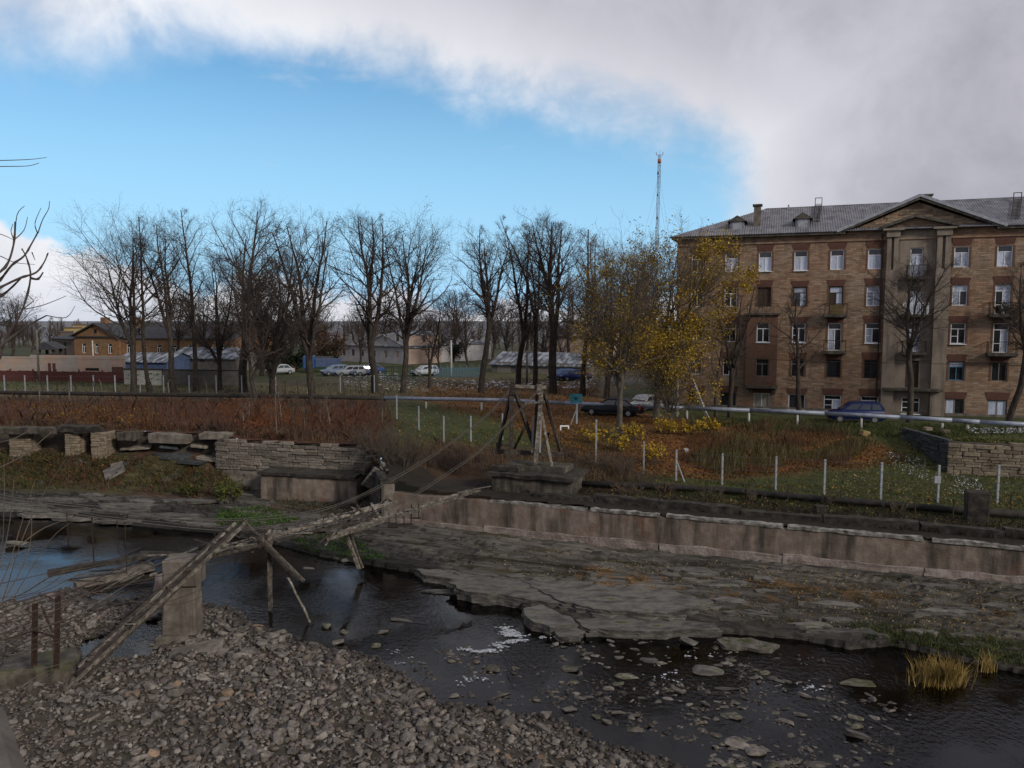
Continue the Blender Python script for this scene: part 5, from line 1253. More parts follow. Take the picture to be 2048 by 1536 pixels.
def pole(name, label, px, py0, py1, Yv, r, mat='postw', cat='pole'):
    b0 = gp(px, Yv); o = thing(name, label, cat, b0); MB().tube([Vector((0, 0, -.5)), Vector((0, 0, zof(py0, Yv) - b0.z))], [r, r * .75], 8).build('shaft', M[mat], o, True); return o, zof(py0, Yv) - b0.z
o, h = pole('street_lamp', 'grey street lamp pole with a short angled arm before the cream wall', 72, 660, 745, 100, .16, 'conc_grey', 'lamp')
MB().tube([Vector((0, 0, h - .1)), Vector((.45, 0, h + .25)), Vector((1.0, 0, h + .45))], .05, 6).build('arm', M['galv'], o); MB().box(.9, 1.35, -.08, .08, h + .42, h + .54).build('lamp_head', M['galv'], o)
pole('white_pole', 'thin white concrete pole beside the playground bars', 902, 680, 750, 112, .16)
o, h = pole('power_pole', 'concrete power pole with two crossarms behind the timber tower', 1054, 700, 760, 98, .16, 'conc_grey')
MB().bar((-.9, 0, h - .3), (.9, 0, h - .3), .1).build('crossarm', M['conc_grey'], o); MB().bar((-1.7, .2, .0), (0, .1, h * .9), .14).build('strut', M['postw'], o)
pole('thin_pole', 'thin pale pole standing before the ochre stone house', 183, 681, 720, 122, .13)
o, h = pole('timber_pole', 'dark timber pole with crossarms in front of the pink wing', 857, 688, 755, 104, .12, 'wood_dark')
for z_ in (.4, .75): MB().bar((-1.0, 0, h - z_), (1.0, 0, h - z_), .09).build('crossarm', M['wood_dark'], o)
g_ = gp(1356, 66); o = thing('strutted_pole', 'grey concrete pole with a pale leaning strut by the corner of the apartment block', 'pole', g_)
MB().tube([Vector((0, 0, -.4)), Vector((.05, 0, 9.2))], [.17, .12], 8).build('shaft', M['postw'], o, True)
MB().bar(A(1417, 841, 64.5) - g_, A(1370, 722, 66) - g_, .2).build('strut', M['postw'], o)
w_ = [A(1385, 715, 66), A(1500, 718, 64.8), A(1700, 724, 63), A(2100, 732, 60)]; o = MB().tube(smooth_pts(w_), .018, 4).build('overhead_wire', M['rustrail']); setp(o, 'thin black overhead wire crossing the face of the apartment block', 'wire')
# radio mast far behind
Ym = 240; mb0 = gp(1308, Ym); mt = thing('radio_mast', 'tall slender red and white lattice radio mast with guy wires behind the trees', 'mast', mb0)
M['mastred'] = pm('mast_red_paint', [(.10, .075, .10), (.16, .12, .15)], 3, .7, 0); M['mastwhite'] = pm('mast_white_paint', [(.16, .18, .25), (.24, .27, .34)], 3, .7, 0); M['drum'] = pm('red_drum', [(.30, .10, .05), (.38, .14, .08)], 3, .6, 0)
zt = zof(318, Ym) - mb0.z; wd = .48; sh = (1314 - 1308) / FPX * Ym; N_ = 36
for sgm in range(6):
    mb = MB(); z0, z1 = zt * sgm / 6, zt * (sgm + 1) / 6; c3 = [(math.cos(a_) * wd, math.sin(a_) * wd) for a_ in (.3, 2.4, 4.5)]
    lean = lambda z: sh * z / zt
    for x, y in c3: mb.bar((x + lean(z0), y, z0), (x + lean(z1), y, z1), .11)
    for k in range(6):
        za, zb_ = z0 + (z1 - z0) * k / 6, z0 + (z1 - z0) * (k + 1) / 6
        for j in range(3):
            a_, b_ = c3[j], c3[(j + 1) % 3]; mb.bar((a_[0] + lean(za), a_[1], za), (b_[0] + lean(za), b_[1], za), .07); mb.bar((a_[0] + lean(za), a_[1], za), (b_[0] + lean(zb_), b_[1], zb_), .05)
    mb.build('lattice_section', M['mastred' if sgm % 2 else 'mastwhite'], mt)
MB().tube([Vector((sh - .1, -.5, zof(334, Ym) - mb0.z)), Vector((sh - .1, -.5, zof(327, Ym) - mb0.z))], .55, 10).build('dish', M['drum'], mt, True)
MB().bar((sh - 1.1, 0, zt), (sh + 1.1, 0, zt), .1).bar((sh - 1.0, 0, zt), (sh - 1.0, 0, zt + .9), .14).bar((sh + 1.0, 0, zt), (sh + 1.0, 0, zt + .9), .14).bar((sh, 0, zt), (sh, 0, zt + 1.4), .06).build('antenna', M['mastred'], mt)
for py in (354, 396, 440):
    z_ = zof(py, Ym) - mb0.z
    for sx in (-1, 1):
        MB().tube([Vector((sh, 0, z_)), Vector((sx * 11, 4, 0))], .022, 3).build('guy_wire', M['cable'], mt)
    MB().tube([Vector((sh - .5, -.5, z_ - .3)), Vector((sh - .5, -.5, z_ + .4))], .25, 8).build('lamp', M['mastred'], mt)
# signs
b_ = gp(1160, 62.5); q0 = A(1140, 788, 62.5); q1 = A(1164, 806, 62.5); M['signblue'] = pm('blue_sign', [(.02, .14, .19), (.03, .18, .24)], 3, .6, 0); M['black'] = pm('black_paint', [(.008, .008, .008), (.014, .014, .014)], 3, .7, 0)
sg = thing('blue_sign', 'small turquoise sign board with a black insect figure before the silver pipe', 'sign', b_)
bd = MB().box(q0.x - b_.x, q1.x - b_.x, -.03, .0, q1.z - b_.z, q0.z - b_.z).build('board', M['signblue'], sg); cx = (q0.x + q1.x) / 2 - b_.x; cz = (q0.z + q1.z) / 2 - b_.z
mb = MB().tube([Vector((cx, -.036, cz - .13)), Vector((cx, -.036, cz + .02)), Vector((cx, -.036, cz + .14))], [.03, .07, .035], 8)
for sx in (-1, 1):
    for k in (-1, 0, 1): mb.bar((cx, -.036, cz + k * .05), (cx + sx * .33, -.036, cz + k * .2), .012, .03)
mb.build('insect_figure', M['black'], bd)
MB().bar((cx + .08, .05, -.4), (cx + .08, .05, q0.z - b_.z), .14).build('post', M['galv'], sg); MB().bar((cx - .55, -.3, -.3), (cx + .05, .05, 1.2), .05).build('brace', M['galv'], sg)
p = GP(1129, 880); sg = thing('white_frame_sign', 'small blank white frame on a thin stake right of the timber tower', 'sign', p); z_ = zof(853, p.y) - p.z
MB().bar((-.33, 0, z_), (.33, 0, z_), .1).bar((-.3, 0, z_ - .32), (-.3, 0, z_), .09).bar((.3, 0, z_ - .22), (.3, 0, z_), .09).build('frame', M['white'], sg); MB().bar((-.3, .03, -.3), (-.3, .03, z_), .04).build('stake', M['rust'], sg)
o = link('brown_bag', rnd.choice(sv)); p = GP(1729, 872); o.location = p + Vector((0, 0, .18)); o.scale = (.75, .5, .4); o.rotation_euler = (.1, .2, .4); m2 = o.data.copy(); m2.materials.clear(); m2.materials.append(M['ochre']); o.data = m2; setp(o, 'orange brown lump of rock under a pipe post near the blue car', 'rock')
o = link('white_stone', rnd.choice(cv['lime'])); p = GP(1371, 905); o.location = p + Vector((0, 0, .1)); o.scale = (.36, .3, .3); o.data = o.data.copy(); o.data.materials.clear(); o.data.materials.append(M['whitewall']); setp(o, 'small whitish stone lying in the orange leaves', 'stone')
# playground bars and climbing frame
for n, (px0, px1, Yv, m_) in enumerate(((868, 962, 110, 'bluepaint'),)):
    a_ = gp(px0, Yv); f = thing('playground_rail', 'row of thin dark blue upright playground bars across the green', 'railing', a_)
    b_ = gp(px1, Yv)
    for k in range(30):
        q_ = a_.lerp(b_, k / 29); MB().box(-.04, .04, -.04, .04, -.2, 1.3 + .5 * (k % 4 == 0)).build('bar', M[m_], f).location = q_ - a_
    MB().bar((0, 0, 1.25), b_ - a_ + Vector((0, 0, 1.25)), .06).build('rail', M[m_], f)
a_ = gp(768, 104); f = thing('climbing_frame', 'low green steel climbing frame behind the twin lime trunks', 'climbing frame', a_)
for k in range(5):
    for j in range(2): MB().box(k * .95 - .03, k * .95 + .03, j * 1.4 - .03, j * 1.4 + .03, -.2, 1.9).build('upright', M['greenpaint'], f)
for z_ in (.6, 1.2, 1.85): MB().bar((0, 0, z_), (3.8, 0, z_), .05).bar((0, 1.4, z_), (3.8, 1.4, z_), .05).build('rail', M['greenpaint'], f)
MB().bar((3.8, .2, 1.6), (5.6, .2, .1), .5, .05).build('slide', M['greenpaint'], f)

# ------------------------------------------------------------------ cars
def paint(name, c_): return pm(name, [tuple(v * .85 for v in c_), c_], 2, .45, 0, spec=.22)
M['tyre'] = pm('tyre', [(.010, .010, .010), (.02, .02, .02)], 5, .85, .1, 20); M['rim'] = pm('rim', [(.25, .26, .28), (.34, .35, .37)], 5, .4, 0, metal=.6)
M['lampred'] = pm('tail_lamp', [(.35, .015, .012), (.42, .02, .016)], 5, .25, 0); M['lampw'] = pm('head_lamp', [(.5, .5, .5), (.62, .62, .62)], 5, .2, 0)
M['carglass'] = pm('car_glass', [(.012, .018, .024), (.03, .04, .05)], 2, .05, 0, spec=.8); M['bumper'] = pm('black_plastic', [(.012, .012, .013), (.022, .022, .024)], 3, .7, 0)
def loft_profile(prof, W, inset=.10):
    mb = MB(); n = len(prof); st_ = [(-W / 2, inset), (-W / 2 + .07, .0), (W / 2 - .07, 0), (W / 2, inset)]
    cx_ = sum(p[0] for p in prof) / n; cz_ = sum(p[1] for p in prof) / n; vs = []
    for y, s in st_:
        for x, z in prof: vs.append((x + (cx_ - x) * s * .25, y, z + (cz_ - z) * s))
    fs = [tuple(range(n)), tuple(reversed(range(3 * n, 4 * n)))]
    for k in range(3):
        for i in range(n): fs.append((k * n + i, k * n + (i + 1) % n, (k + 1) * n + (i + 1) % n, (k + 1) * n + i))
    return mb.add(vs, fs)
def car(name, label, P, rot, L, W, H, body, style='van', group=None):
    c_ = thing(name, label, 'car', P, rot, group); k = L / 4.4
    if style == 'van': belt = [(-2.18, .42), (-2.2, .68), (-2.05, .84), (-1.25, 1.0), (-.95, 1.04), (1.95, 1.08), (2.15, 1.0), (2.2, .6), (2.16, .38), (1.85, .24), (-1.9, .24)]; gh = [(-1.35, 1.0), (-.55, H - .08), (-.2, H), (1.55, H), (1.8, H - .06), (2.12, 1.02)]
    elif style == 'sedan': belt = [(-2.18, .42), (-2.2, .66), (-2.0, .78), (-1.0, .9), (1.5, .95), (2.1, .88), (2.2, .55), (2.15, .36), (1.85, .24), (-1.9, .24)]; gh = [(-1.1, .88), (-.35, H - .04), (.0, H), (.75, H), (1.1, H - .06), (1.7, .92)]
    else: belt = [(-2.18, .42), (-2.2, .66), (-2.0, .80), (-1.1, .92), (1.9, .98), (2.15, .9), (2.2, .55), (2.15, .36), (1.85, .24), (-1.9, .24)]; gh = [(-1.2, .9), (-.45, H - .05), (-.1, H), (1.6, H), (1.85, H - .08), (2.1, .95)]
    belt = [(x * k, z) for x, z in belt]; gh = [(x * k, z) for x, z in gh]
    me = loft_profile(belt, W).mesh('body', M[body], True); link('body', me, None, c_)
    zb = gh[0][1]; vs = []
    for sx in (-1, 1):
        for x, z in gh: vs.append((x, sx * (W / 2 - .06 - .20 * (z - zb) / (H - zb)), z))
    n = len(gh); cab = MB().add(vs, [tuple(range(n)), tuple(reversed(range(n, 2 * n)))] + [(i, i + n, i + 1 + n, i + 1) for i in range(n - 1)]).build('cabin', M[body], c_)
    f_, r_ = gh[0][0], gh[-1][0]
    tx0, tx1 = gh[1][0], gh[-2][0]
    for sx in (-1, 1):                                     # side windows
        edges = [0, .36, .70, 1.0] if style != 'sedan' else [0, .5, 1.0]
        for e0, e1 in zip(edges[:-1], edges[1:]):
            def q_(t, top): x = (f_ + .28 + (r_ - f_ - .45) * t) if not top else (tx0 + .12 + (tx1 - tx0 - .18) * t); z = H - .13 if top else zb + .1; y = sx * (W / 2 - .06 - .20 * (z - zb) / (H - zb) + .012); return (x, y, z)
            d_ = .025; MB().add([q_(e0 + d_, 0), q_(e1 - d_, 0), q_(e1 - d_, 1), q_(e0 + d_, 1)], [(0, 1, 2, 3)]).build('window', M['carglass'], c_)
    wy = W / 2 - .18
    MB().add([(f_ + .12 - .01, -wy, zb + .1), (f_ + .12 - .01, wy, zb + .1), (tx0 - .06, wy - .14, H - .14), (tx0 - .06, -wy + .14, H - .14)], [(0, 1, 2, 3)]).build('windscreen', M['carglass'], c_)
    MB().add([(r_ + .005, -wy, zb + .12), (r_ + .005, wy, zb + .12), (tx1 + .07, wy - .14, H - .16), (tx1 + .07, -wy + .14, H - .16)], [(0, 1, 2, 3)]).build('rear_window', M['carglass'], c_)
    for wx in (-1.38 * k, 1.32 * k):
        for sx in (-1, 1):
            w_ = MB().tube([Vector((wx, sx * (W / 2 - .2), .31)), Vector((wx, sx * (W / 2 + .015), .31))], .31, 16).build('wheel', M['tyre'], c_)
            MB().tube([Vector((wx, sx * (W / 2 + .0), .31)), Vector((wx, sx * (W / 2 + .03), .31))], .19, 12).build('rim', M['rim'], w_)
    for sx in (-1, 1):
        MB().box(-2.2 * k, -2.0 * k, sx * (W / 2 - .42) - .2, sx * (W / 2 - .42) + .26, .62, .76).build('headlight', M['lampw'], c_)
        MB().box(2.02 * k, 2.19 * k, sx * (W / 2 - .16) - .13, sx * (W / 2 - .16) + .13, .70, .98).build('taillight', M['lampred'], c_)
    MB().box(-2.24 * k, -2.1 * k, -W / 2 + .1, W / 2 - .1, .3, .5).build('bumper', M['bumper'], c_); MB().box(2.1 * k, 2.24 * k, -W / 2 + .1, W / 2 - .1, .32, .55).build('bumper', M['bumper'], c_)
    for sx in (-1, 1): MB().box(-1.05 * k, 1.0 * k, sx * (W / 2 - .024) - .036, sx * (W / 2 - .024) + .036, .24, .34).build('sill_trim', M['bumper'], c_)
    return c_
M['navy'] = paint('navy_paint', (.006, .014, .075)); M['ink'] = paint('dark_car_paint', (.010, .012, .018)); M['silverp'] = paint('silver_paint', (.35, .37, .40)); M['bluep'] = paint('blue_paint', (.03, .08, .22)); M['whitep'] = paint('white_paint', (.36, .38, .41)); M['greybl'] = paint('grey_blue_paint', (.14, .19, .27))
p = gp(1719, 62.0); car('blue_minivan', 'dark blue minivan parked on the grass before the apartment block', p, ROTQ + .10, 4.2, 1.76, 1.66, 'navy')
p = gp(1228, 66.5); car('dark_car', 'dark saloon car half hidden behind the yellow tree and silver pipe', p, ROTQ - .05, 5.3, 1.8, 1.5, 'ink', 'sedan')
p = gp(1290, 70.5); car('silver_car', 'silver car glimpsed behind the yellow tree trunk', p, ROTQ + 1.2, 4.2, 1.75, 1.45, 'silverp', 'sedan')
p = gp(1126, 105); car('blue_hatchback', 'bright blue hatchback parked behind the dark trunks right of the tower', p, .5, 4.0, 1.7, 1.5, 'bluep', 'wagon')
p = gp(1152, 104); car('blue_saloon', 'dark blue car parked beside the bright blue hatchback', p, .1, 4.2, 1.7, 1.45, 'navy', 'sedan')
for px, col_, st_, lab, Ln in ((668, 'greybl', 'wagon', 'brown and blue estate car at the left of the parked row', 4.2), (700, 'whitep', 'wagon', 'white estate car in the middle of the parked row', 4.3), (722, 'greybl', 'sedan', 'grey blue saloon parked in front of the white estate car', 4.0), (741, 'bluep', 'sedan', 'blue saloon at the right end of the parked row', 4.0), (558, 'whitep', 'sedan', 'white car at the left end behind the dark multi-stemmed tree', 4.0), (848, 'whitep', 'wagon', 'pale car parked before the pink wing', 4.0)):
    p = gp(px, 112 + (px % 7) * .6); car('parked_car', lab, p, .25 + (px % 5) * .12, Ln, 1.7, 1.5, col_, st_, 'cars parked before the white house')
p = gp(623, 120); tk = thing('blue_truck', 'blue lorry cab parked beside the green shed', 'truck', p, .2)
me = MB().box(-1.4, .4, -1, 1, .6, 2.6).mesh('cab', M['bluep']); bevel(me, .12); link('cab', me, None, tk); MB().box(.5, 4.4, -1.05, 1.05, .9, 2.1).build('load_bed', M['bluewall'], tk); MB().box(-1.43, -1.40, -.85, .85, 1.6, 2.35).build('windscreen', M['carglass'], tk)
for wx in (-.7, 2.8):
    for sx in (-1, 1): MB().tube([Vector((wx, sx * .75, .45)), Vector((wx, sx * 1.03, .45))], .45, 12).build('wheel', M['tyre'], tk)
# ------------------------------------------------------------------ trees
def nrm(v): return v / np.maximum(np.linalg.norm(v, axis=-1, keepdims=True), 1e-9)
def tubes(P, R, S):
    """P (B,N,3) polylines, R (B,N) radii -> vertices and quads of S-sided tubes"""
    B, N_, _ = P.shape
    T = np.zeros_like(P); T[:, 1:-1] = P[:, 2:] - P[:, :-2]; T[:, 0] = P[:, 1] - P[:, 0]; T[:, -1] = P[:, -1] - P[:, -2]; T = nrm(T)
    mt_ = nrm(T.mean(1)); ref = np.where(np.abs(mt_[:, 2:3]) < .8, np.array([[0, 0, 1.]]), np.array([[1., 0, 0]]))
    Rt = nrm(np.cross(T, ref[:, None, :])); Up = np.cross(Rt, T)
    a_ = np.arange(S) * 2 * np.pi / S
    V_ = P[:, :, None, :] + (Rt[:, :, None, :] * np.cos(a_)[None, None, :, None] + Up[:, :, None, :] * np.sin(a_)[None, None, :, None]) * R[:, :, None, None]
    idx = np.arange(B * N_ * S).reshape(B, N_, S); nx_ = np.roll(idx, -1, 2)
    F_ = np.stack([idx[:, :-1], nx_[:, :-1], nx_[:, 1:], idx[:, 1:]], -1).reshape(-1, 4)
    return V_.reshape(-1, 3), F_
def merge(lst):
    vs, fs, n = [], [], 0
    for v, f in lst: vs.append(v); fs.append(f + n); n += len(v)
    return np.concatenate(vs), np.concatenate(fs)
def sample(P, t):
    """points and tangents at fraction t (B,K) of polylines P (B,N,3)"""
    B, N_, _ = P.shape; f = t * (N_ - 1); i = np.clip(np.floor(f).astype(int), 0, N_ - 2); w_ = (f - i)[..., None]; b = np.arange(B)[:, None]
    p0, p1 = P[b, i], P[b, i + 1]; return p0 * (1 - w_) + p1 * w_, nrm(p1 - p0), i, w_[..., 0]
def grow(start, d, L, r0, r1, n, rng, wander, up, bend=0.0):
    """vectorised branch polylines"""
    B = len(start); P = np.zeros((B, n, 3)); P[:, 0] = start; dd = d.copy(); stp = (L / (n - 1))[:, None]
    for k in range(1, n):
        dd = nrm(dd + rng.normal(0, 1, (B, 3)) * wander + np.array([0, 0, 1.]) * up); P[:, k] = P[:, k - 1] + dd * stp
    t = np.linspace(0, 1, n)[None]; R = r0[:, None] * (1 - t) + r1[:, None] * t
    return P, R
def children(P, R, K, t0, t1, ang, rng, Lf, n, wander, up, rr=.62, tip=.35, minr=.006, phase=True):
    B = len(P); t = t0 + (t1 - t0) * (np.arange(K)[None] + rng.random((B, K))) / K
    p, T, i, w_ = sample(P, t); b = np.arange(B)[:, None]; pr_ = R[b, i] * (1 - w_) + R[b, i + 1] * w_
    ref = np.array([.31, .52, .79]); s1 = nrm(np.cross(T, ref)); s2 = np.cross(T, s1)
    az = (np.arange(K)[None] * 2.4 + rng.random((B, 1)) * 6.28 + rng.normal(0, .5, (B, K)))[..., None]
    side = s1 * np.cos(az) + s2 * np.sin(az); an = (ang + rng.normal(0, .16, (B, K)))[..., None]
    d = nrm(T * np.cos(an) + side * np.sin(an)); Lp = np.linalg.norm(np.diff(P, axis=1), axis=2).sum(1)[:, None]
    L = Lf(t, Lp) * rng.uniform(.7, 1.25, (B, K)); r = np.maximum(np.minimum(pr_ * rr, L * .035 + .004), minr)
    return grow(p.reshape(-1, 3), d.reshape(-1, 3), L.ravel(), r.ravel(), np.maximum(r.ravel() * tip, minr * .7), n, rng, wander, up)
def tree_mesh(seed, Ht, tr, cw, stems=1, clear=.28, dens=1.0, lean=0.0, splay=.16, fine=True, updrive=.062, twig_r=.0068, name='bare', lang=.84):
    rng = np.random.default_rng(seed); parts = []; n0 = 12
    if stems == 1: st_ = np.zeros((1, 3)); d = nrm(np.array([[lean, rng.normal(0, .04), 1.]])); L = np.array([Ht * .93]); r = np.array([tr])
    else:
        # one short bole that forks into leaders
        st_ = np.zeros((1, 3)); d = nrm(np.array([[lean, 0, 1.]])); L = np.array([Ht * clear * 1.05]); r = np.array([tr])
    P, R = grow(st_, d, L, r, r * (.16 if stems == 1 else .78), n0, rng, .045, .02)
    R[:, 0] *= 1.35; P[:, 0, 2] -= .4
    trunk = [(P, R, 9)]; lead = (P, R)
    if stems > 1:
        az = np.arange(stems) * 6.283 / stems + rng.random() * 6.28; top = P[0, -1]
        sd = np.stack([np.cos(az), np.sin(az) * .8, np.zeros(stems)], 1); dl = nrm(np.array([[lean, 0, 1.]]) + sd * splay * rng.uniform(.6, 1.5, (stems, 1)))
        tpos = rng.uniform(.72, 1.0, stems); st2 = sample(P, tpos[None])[0][0]
        LL = Ht * (1 - clear) * rng.uniform(.82, 1.02, stems); P2, R2 = grow(st2, dl, LL, np.full(stems, tr * .74) * rng.uniform(.7, 1, stems), np.full(stems, tr * .10), n0, rng, .06, .05)
        trunk.append((P2, R2, 7)); lead = (P2, R2); t0 = .06
    else: t0 = clear
    prof = lambda t: np.sin(np.clip((t - t0) / (1 - t0), 0, 1) * 2.6 + .45)
    k1 = int((18 if stems == 1 else 13) * dens)
    P1, R1 = children(*lead, k1, t0, .97, lang, rng, lambda t, Lp: np.maximum(cw * 1.25 * prof(t), cw * .22), 8, .10, updrive, .55, .25, .012)
    P2_, R2_ = children(P1, R1, max(3, int(5.5 * dens)), .18, .98, .70, rng, lambda t, Lp: Lp * (.62 - .36 * t), 6, .13, updrive * .8, .6, .3, .010)
    P3, R3 = children(P2_, R2_, 5, .12, 1.0, .70, rng, lambda t, Lp: Lp * (.62 - .28 * t) + .12, 4, .16, .07, .65, .5, twig_r)
    fine_l = [(P1, R1, 5), (P2_, R2_, 4), (P3, R3, 3)]
    if fine:
        keep_ = rng.random(len(P3)) < .8; P4, R4 = children(P3[keep_], R3[keep_], 4, .1, 1.0, .75, rng, lambda t, Lp: Lp * .55 + .12, 3, .18, .05, .8, .7, twig_r * .85); fine_l.append((P4, R4, 3)); tips = P4
    else: tips = P3
    tv = merge([tubes(*a_) for a_ in trunk]); cv_ = merge([tubes(*a_) for a_ in fine_l])
    return tv, cv_, tips, rng
TREES = {}
def make_tree(name, label, px, py, topy, cwpx, seed, group='bare trees along the far bank', Yv=None, trm='bark', twm='twig', leaves=None, **kw):
    if Yv: b0 = gp(px, Yv)
    else: b0 = GP(px, py)
    Ht = (zof(topy, b0.y) - b0.z) * 1.0; cw = cwpx / FPX * b0.y
    tr = kw.pop('tr', .022 * Ht * .75) * .88; cw *= 1.16
    tv, cv_, tips, rng = tree_mesh(seed, Ht, tr, cw, **kw)
    # fit the height exactly
    hz_ = max(np.percentile(cv_[0][:, 2], 99.7), tv[0][:, 2].max()); s_ = Ht / hz_; tv[0][:] *= s_; cv_[0][:] *= s_; tips *= s_
    t_ = thing(name, label, 'tree', b0, 0, group)
    link('trunk', npmesh('trunk', tv[0], tv[1], M[trm], True), None, t_); link('crown', npmesh('crown', cv_[0], cv_[1], M[twm], False), None, t_)
    if leaves: leaf_cloud(t_, tips, rng, **leaves)
    return t_
def leaf_quads(C, size, rng, cols, droop=.3):
    n = len(C); a_ = nrm(rng.normal(0, 1, (n, 3)) * np.array([1, 1, .7])); b_ = nrm(np.cross(a_, rng.normal(0, 1, (n, 3)))); s_ = (size * rng.uniform(.6, 1.3, n))[:, None]
    V_ = np.stack([C - a_ * s_ * .5, C + b_ * s_ * .38, C + a_ * s_ * .55, C - b_ * s_ * .38], 1).reshape(-1, 3); F_ = np.arange(n * 4).reshape(n, 4)
    ci = np.asarray(cols)[rng.integers(0, len(cols), n)] * rng.uniform(.65, 1.3, (n, 1)); return V_, F_, np.repeat(ci, 4, 0)
def leaf_cloud(parent, tips, rng, n=6000, size=.16, cols=((.30, .2, .02),), jit=.25, zbias=None, name='foliage', xb=0.0):
    E = tips[:, -1]; w_ = np.ones(len(E))
    if zbias is not None:
        z = E[:, 2] / E[:, 2].max(); w_ = np.interp(z, *zbias)
    if xb: w_ = w_ * np.clip(.5 + E[:, 0] / np.abs(E[:, 0]).max() * xb, .06, 2)
    # clumps: leaves hold on some branches and not on others
    w_ = w_ * np.clip((fbm(E[:, 0] * .55 + 3, E[:, 2] * .55 + E[:, 1] * .3) - .42) * 6, .03, 1.6); i = rng.choice(len(E), n, p=w_ / w_.sum()); C = E[i] + rng.normal(0, jit, (n, 3))
    v, f, c_ = leaf_quads(C, size, rng, cols); o = link(name, npmesh(name, v, f, M['leafy'], False, c_), None, parent); return o
pods = dict(n=700, size=.13, cols=((.045, .03, .02), (.07, .045, .025)), jit=.08, name='dry_leaves')
BT = 'bare trees along the far bank'
make_tree('bare_tree', 'tall bare tree at the left with crown spreading wide to the left', 268, 788, 412, 118, 21, clear=.34, stems=3, splay=.20, lean=-.055, tr=.46, lang=.85, dens=1.1)
make_tree('bare_tree', 'thin forked bare tree just right of the wide-crowned left tree', 300, 786, 440, 40, 22, clear=.30, lean=-.03, tr=.26)
make_tree('bare_tree', 'bare tree with crooked V-forked stems left of the slim straight tree', 345, 786, 432, 66, 23, clear=.42, stems=3, splay=.24, tr=.40)
make_tree('bare_tree', 'slim straight bare tree with narrow crown between the forked and the tallest tree', 391, 782, 416, 52, 24, clear=.34, tr=.30, lean=.02)
make_tree('bare_tree', 'tallest bare tree with heavy dark trunk left of centre', 487, 784, 396, 84, 25, clear=.30, stems=2, splay=.12, tr=.58, dens=1.25)
make_tree('bare_tree', 'dense dark bushy bare tree right of the tallest tree', 545, 792, 492, 72, 26, clear=.12, stems=5, splay=.30, tr=.42, dens=1.2)
make_tree('bare_tree', 'thin leaning dark bare tree in front of the tallest trunk', 505, 798, 520, 52, 27, clear=.2, stems=3, splay=.25, tr=.26, Yv=72)
make_tree('bare_tree', 'shorter dark bare tree between the slim and the tallest tree', 440, 780, 500, 52, 46, clear=.2, stems=4, splay=.26, tr=.30, dens=1.1)
make_tree('bare_tree', 'broad brown-trunked bare tree beside the parked cars', 622, 800, 424, 76, 28, clear=.28, stems=4, splay=.22, tr=.46, Yv=73.5, leaves=pods)
make_tree('bare_tree', 'twin-stemmed bare lime tree left of the pair in the middle', 750, 786, 426, 72, 29, clear=.26, stems=3, splay=.17, tr=.46, leaves=pods)
make_tree('bare_tree', 'bare lime tree with forked trunk, right one of the middle pair', 805, 786, 419, 84, 30, clear=.30, stems=4, splay=.24, lean=.05, tr=.44, leaves=pods)
make_tree('bare_tree', 'crooked small bare tree right of the middle pair', 858, 776, 590, 44, 31, clear=.3, tr=.24, lean=.03)
make_tree('bare_tree', 'single upright bare tree standing alone on the leaf-strewn green', 962, 785, 452, 52, 32, clear=.40, stems=4, splay=.13, tr=.42, leaves=pods)
make_tree('bare_tree', 'leaning dark bare tree just behind the timber tower', 1036, 776, 452, 46, 33, clear=.3, stems=2, splay=.14, tr=.40, lean=.03)
make_tree('bare_tree', 'slender bare tree behind the tower, left one of the tall clump', 1070, 778, 436, 46, 34, clear=.28, stems=3, splay=.12, tr=.36, lean=.02)
make_tree('bare_tree', 'thick dark tree of the tall clump right of the tower', 1106, 787, 428, 58, 35, clear=.38, stems=4, splay=.12, tr=.52, lean=.02, leaves=pods)
make_tree('bare_tree', 'straight dark bare tree left of the yellow tree', 1165, 792, 462, 42, 36, clear=.30, tr=.34, lean=.02)
make_tree('bare_tree', 'bushy many-stemmed bare tree behind the yellow tree', 1215, 800, 478, 62, 37, clear=.12, stems=6, splay=.22, tr=.36, twm='twig_pale', Yv=80)
YC = ((.50, .34, .025), (.43, .27, .018), (.56, .40, .05), (.34, .22, .02))
OC = ((.24, .15, .02), (.18, .115, .018), (.28, .19, .025), (.13, .09, .02))
make_tree('yellow_tree', 'tall yellow-leaved tree at the left corner of the apartment block', 1316, 838, 447, 122, 41, 'yellow-leaved trees', clear=.16, lean=.03, stems=6, splay=.30, tr=.40, trm='bark_grey', twm='twig_pale', dens=1.05, Yv=64,
          leaves=dict(n=25000, size=.15, xb=.9, cols=YC + OC + OC[:2], jit=.2, zbias=([0, .15, .3, .55, .7, 1], [.7, 1.0, 1.2, 1.1, .40, .10])))
make_tree('yellow_tree', 'sparse ochre-leaved tree with grey trunk before the silver pipe', 1240, 892, 500, 78, 42, 'yellow-leaved trees', clear=.24, stems=4, splay=.2, tr=.28, trm='bark_grey', twm='twig_pale', Yv=58,
          leaves=dict(n=8000, size=.12, cols=OC + OC + YC[:2], jit=.2, zbias=([0, .3, .6, 1], [.5, 1.0, .5, .2])))
make_tree('yellow_tree', 'low yellow sapling thicket under the tall yellow tree', 1345, 850, 660, 62, 43, 'yellow-leaved trees', clear=.08, stems=6, splay=.4, tr=.13, trm='bark_grey', twm='twig_pale', Yv=60.5,
          leaves=dict(n=8000, size=.14, cols=YC, jit=.2))
FT = 'bare trees before the apartment block'
make_tree('street_tree', 'thin crooked bare tree before the second window column', 1436, 818, 640, 34, 51, FT, dens=.6, clear=.25, tr=.17, lean=-.03, Yv=65)
make_tree('street_tree', 'bare tree with forked trunk left of the red brick bay', 1465, 822, 566, 46, 52, FT, dens=.62, clear=.34, stems=3, splay=.16, tr=.26, lean=.015, Yv=65)
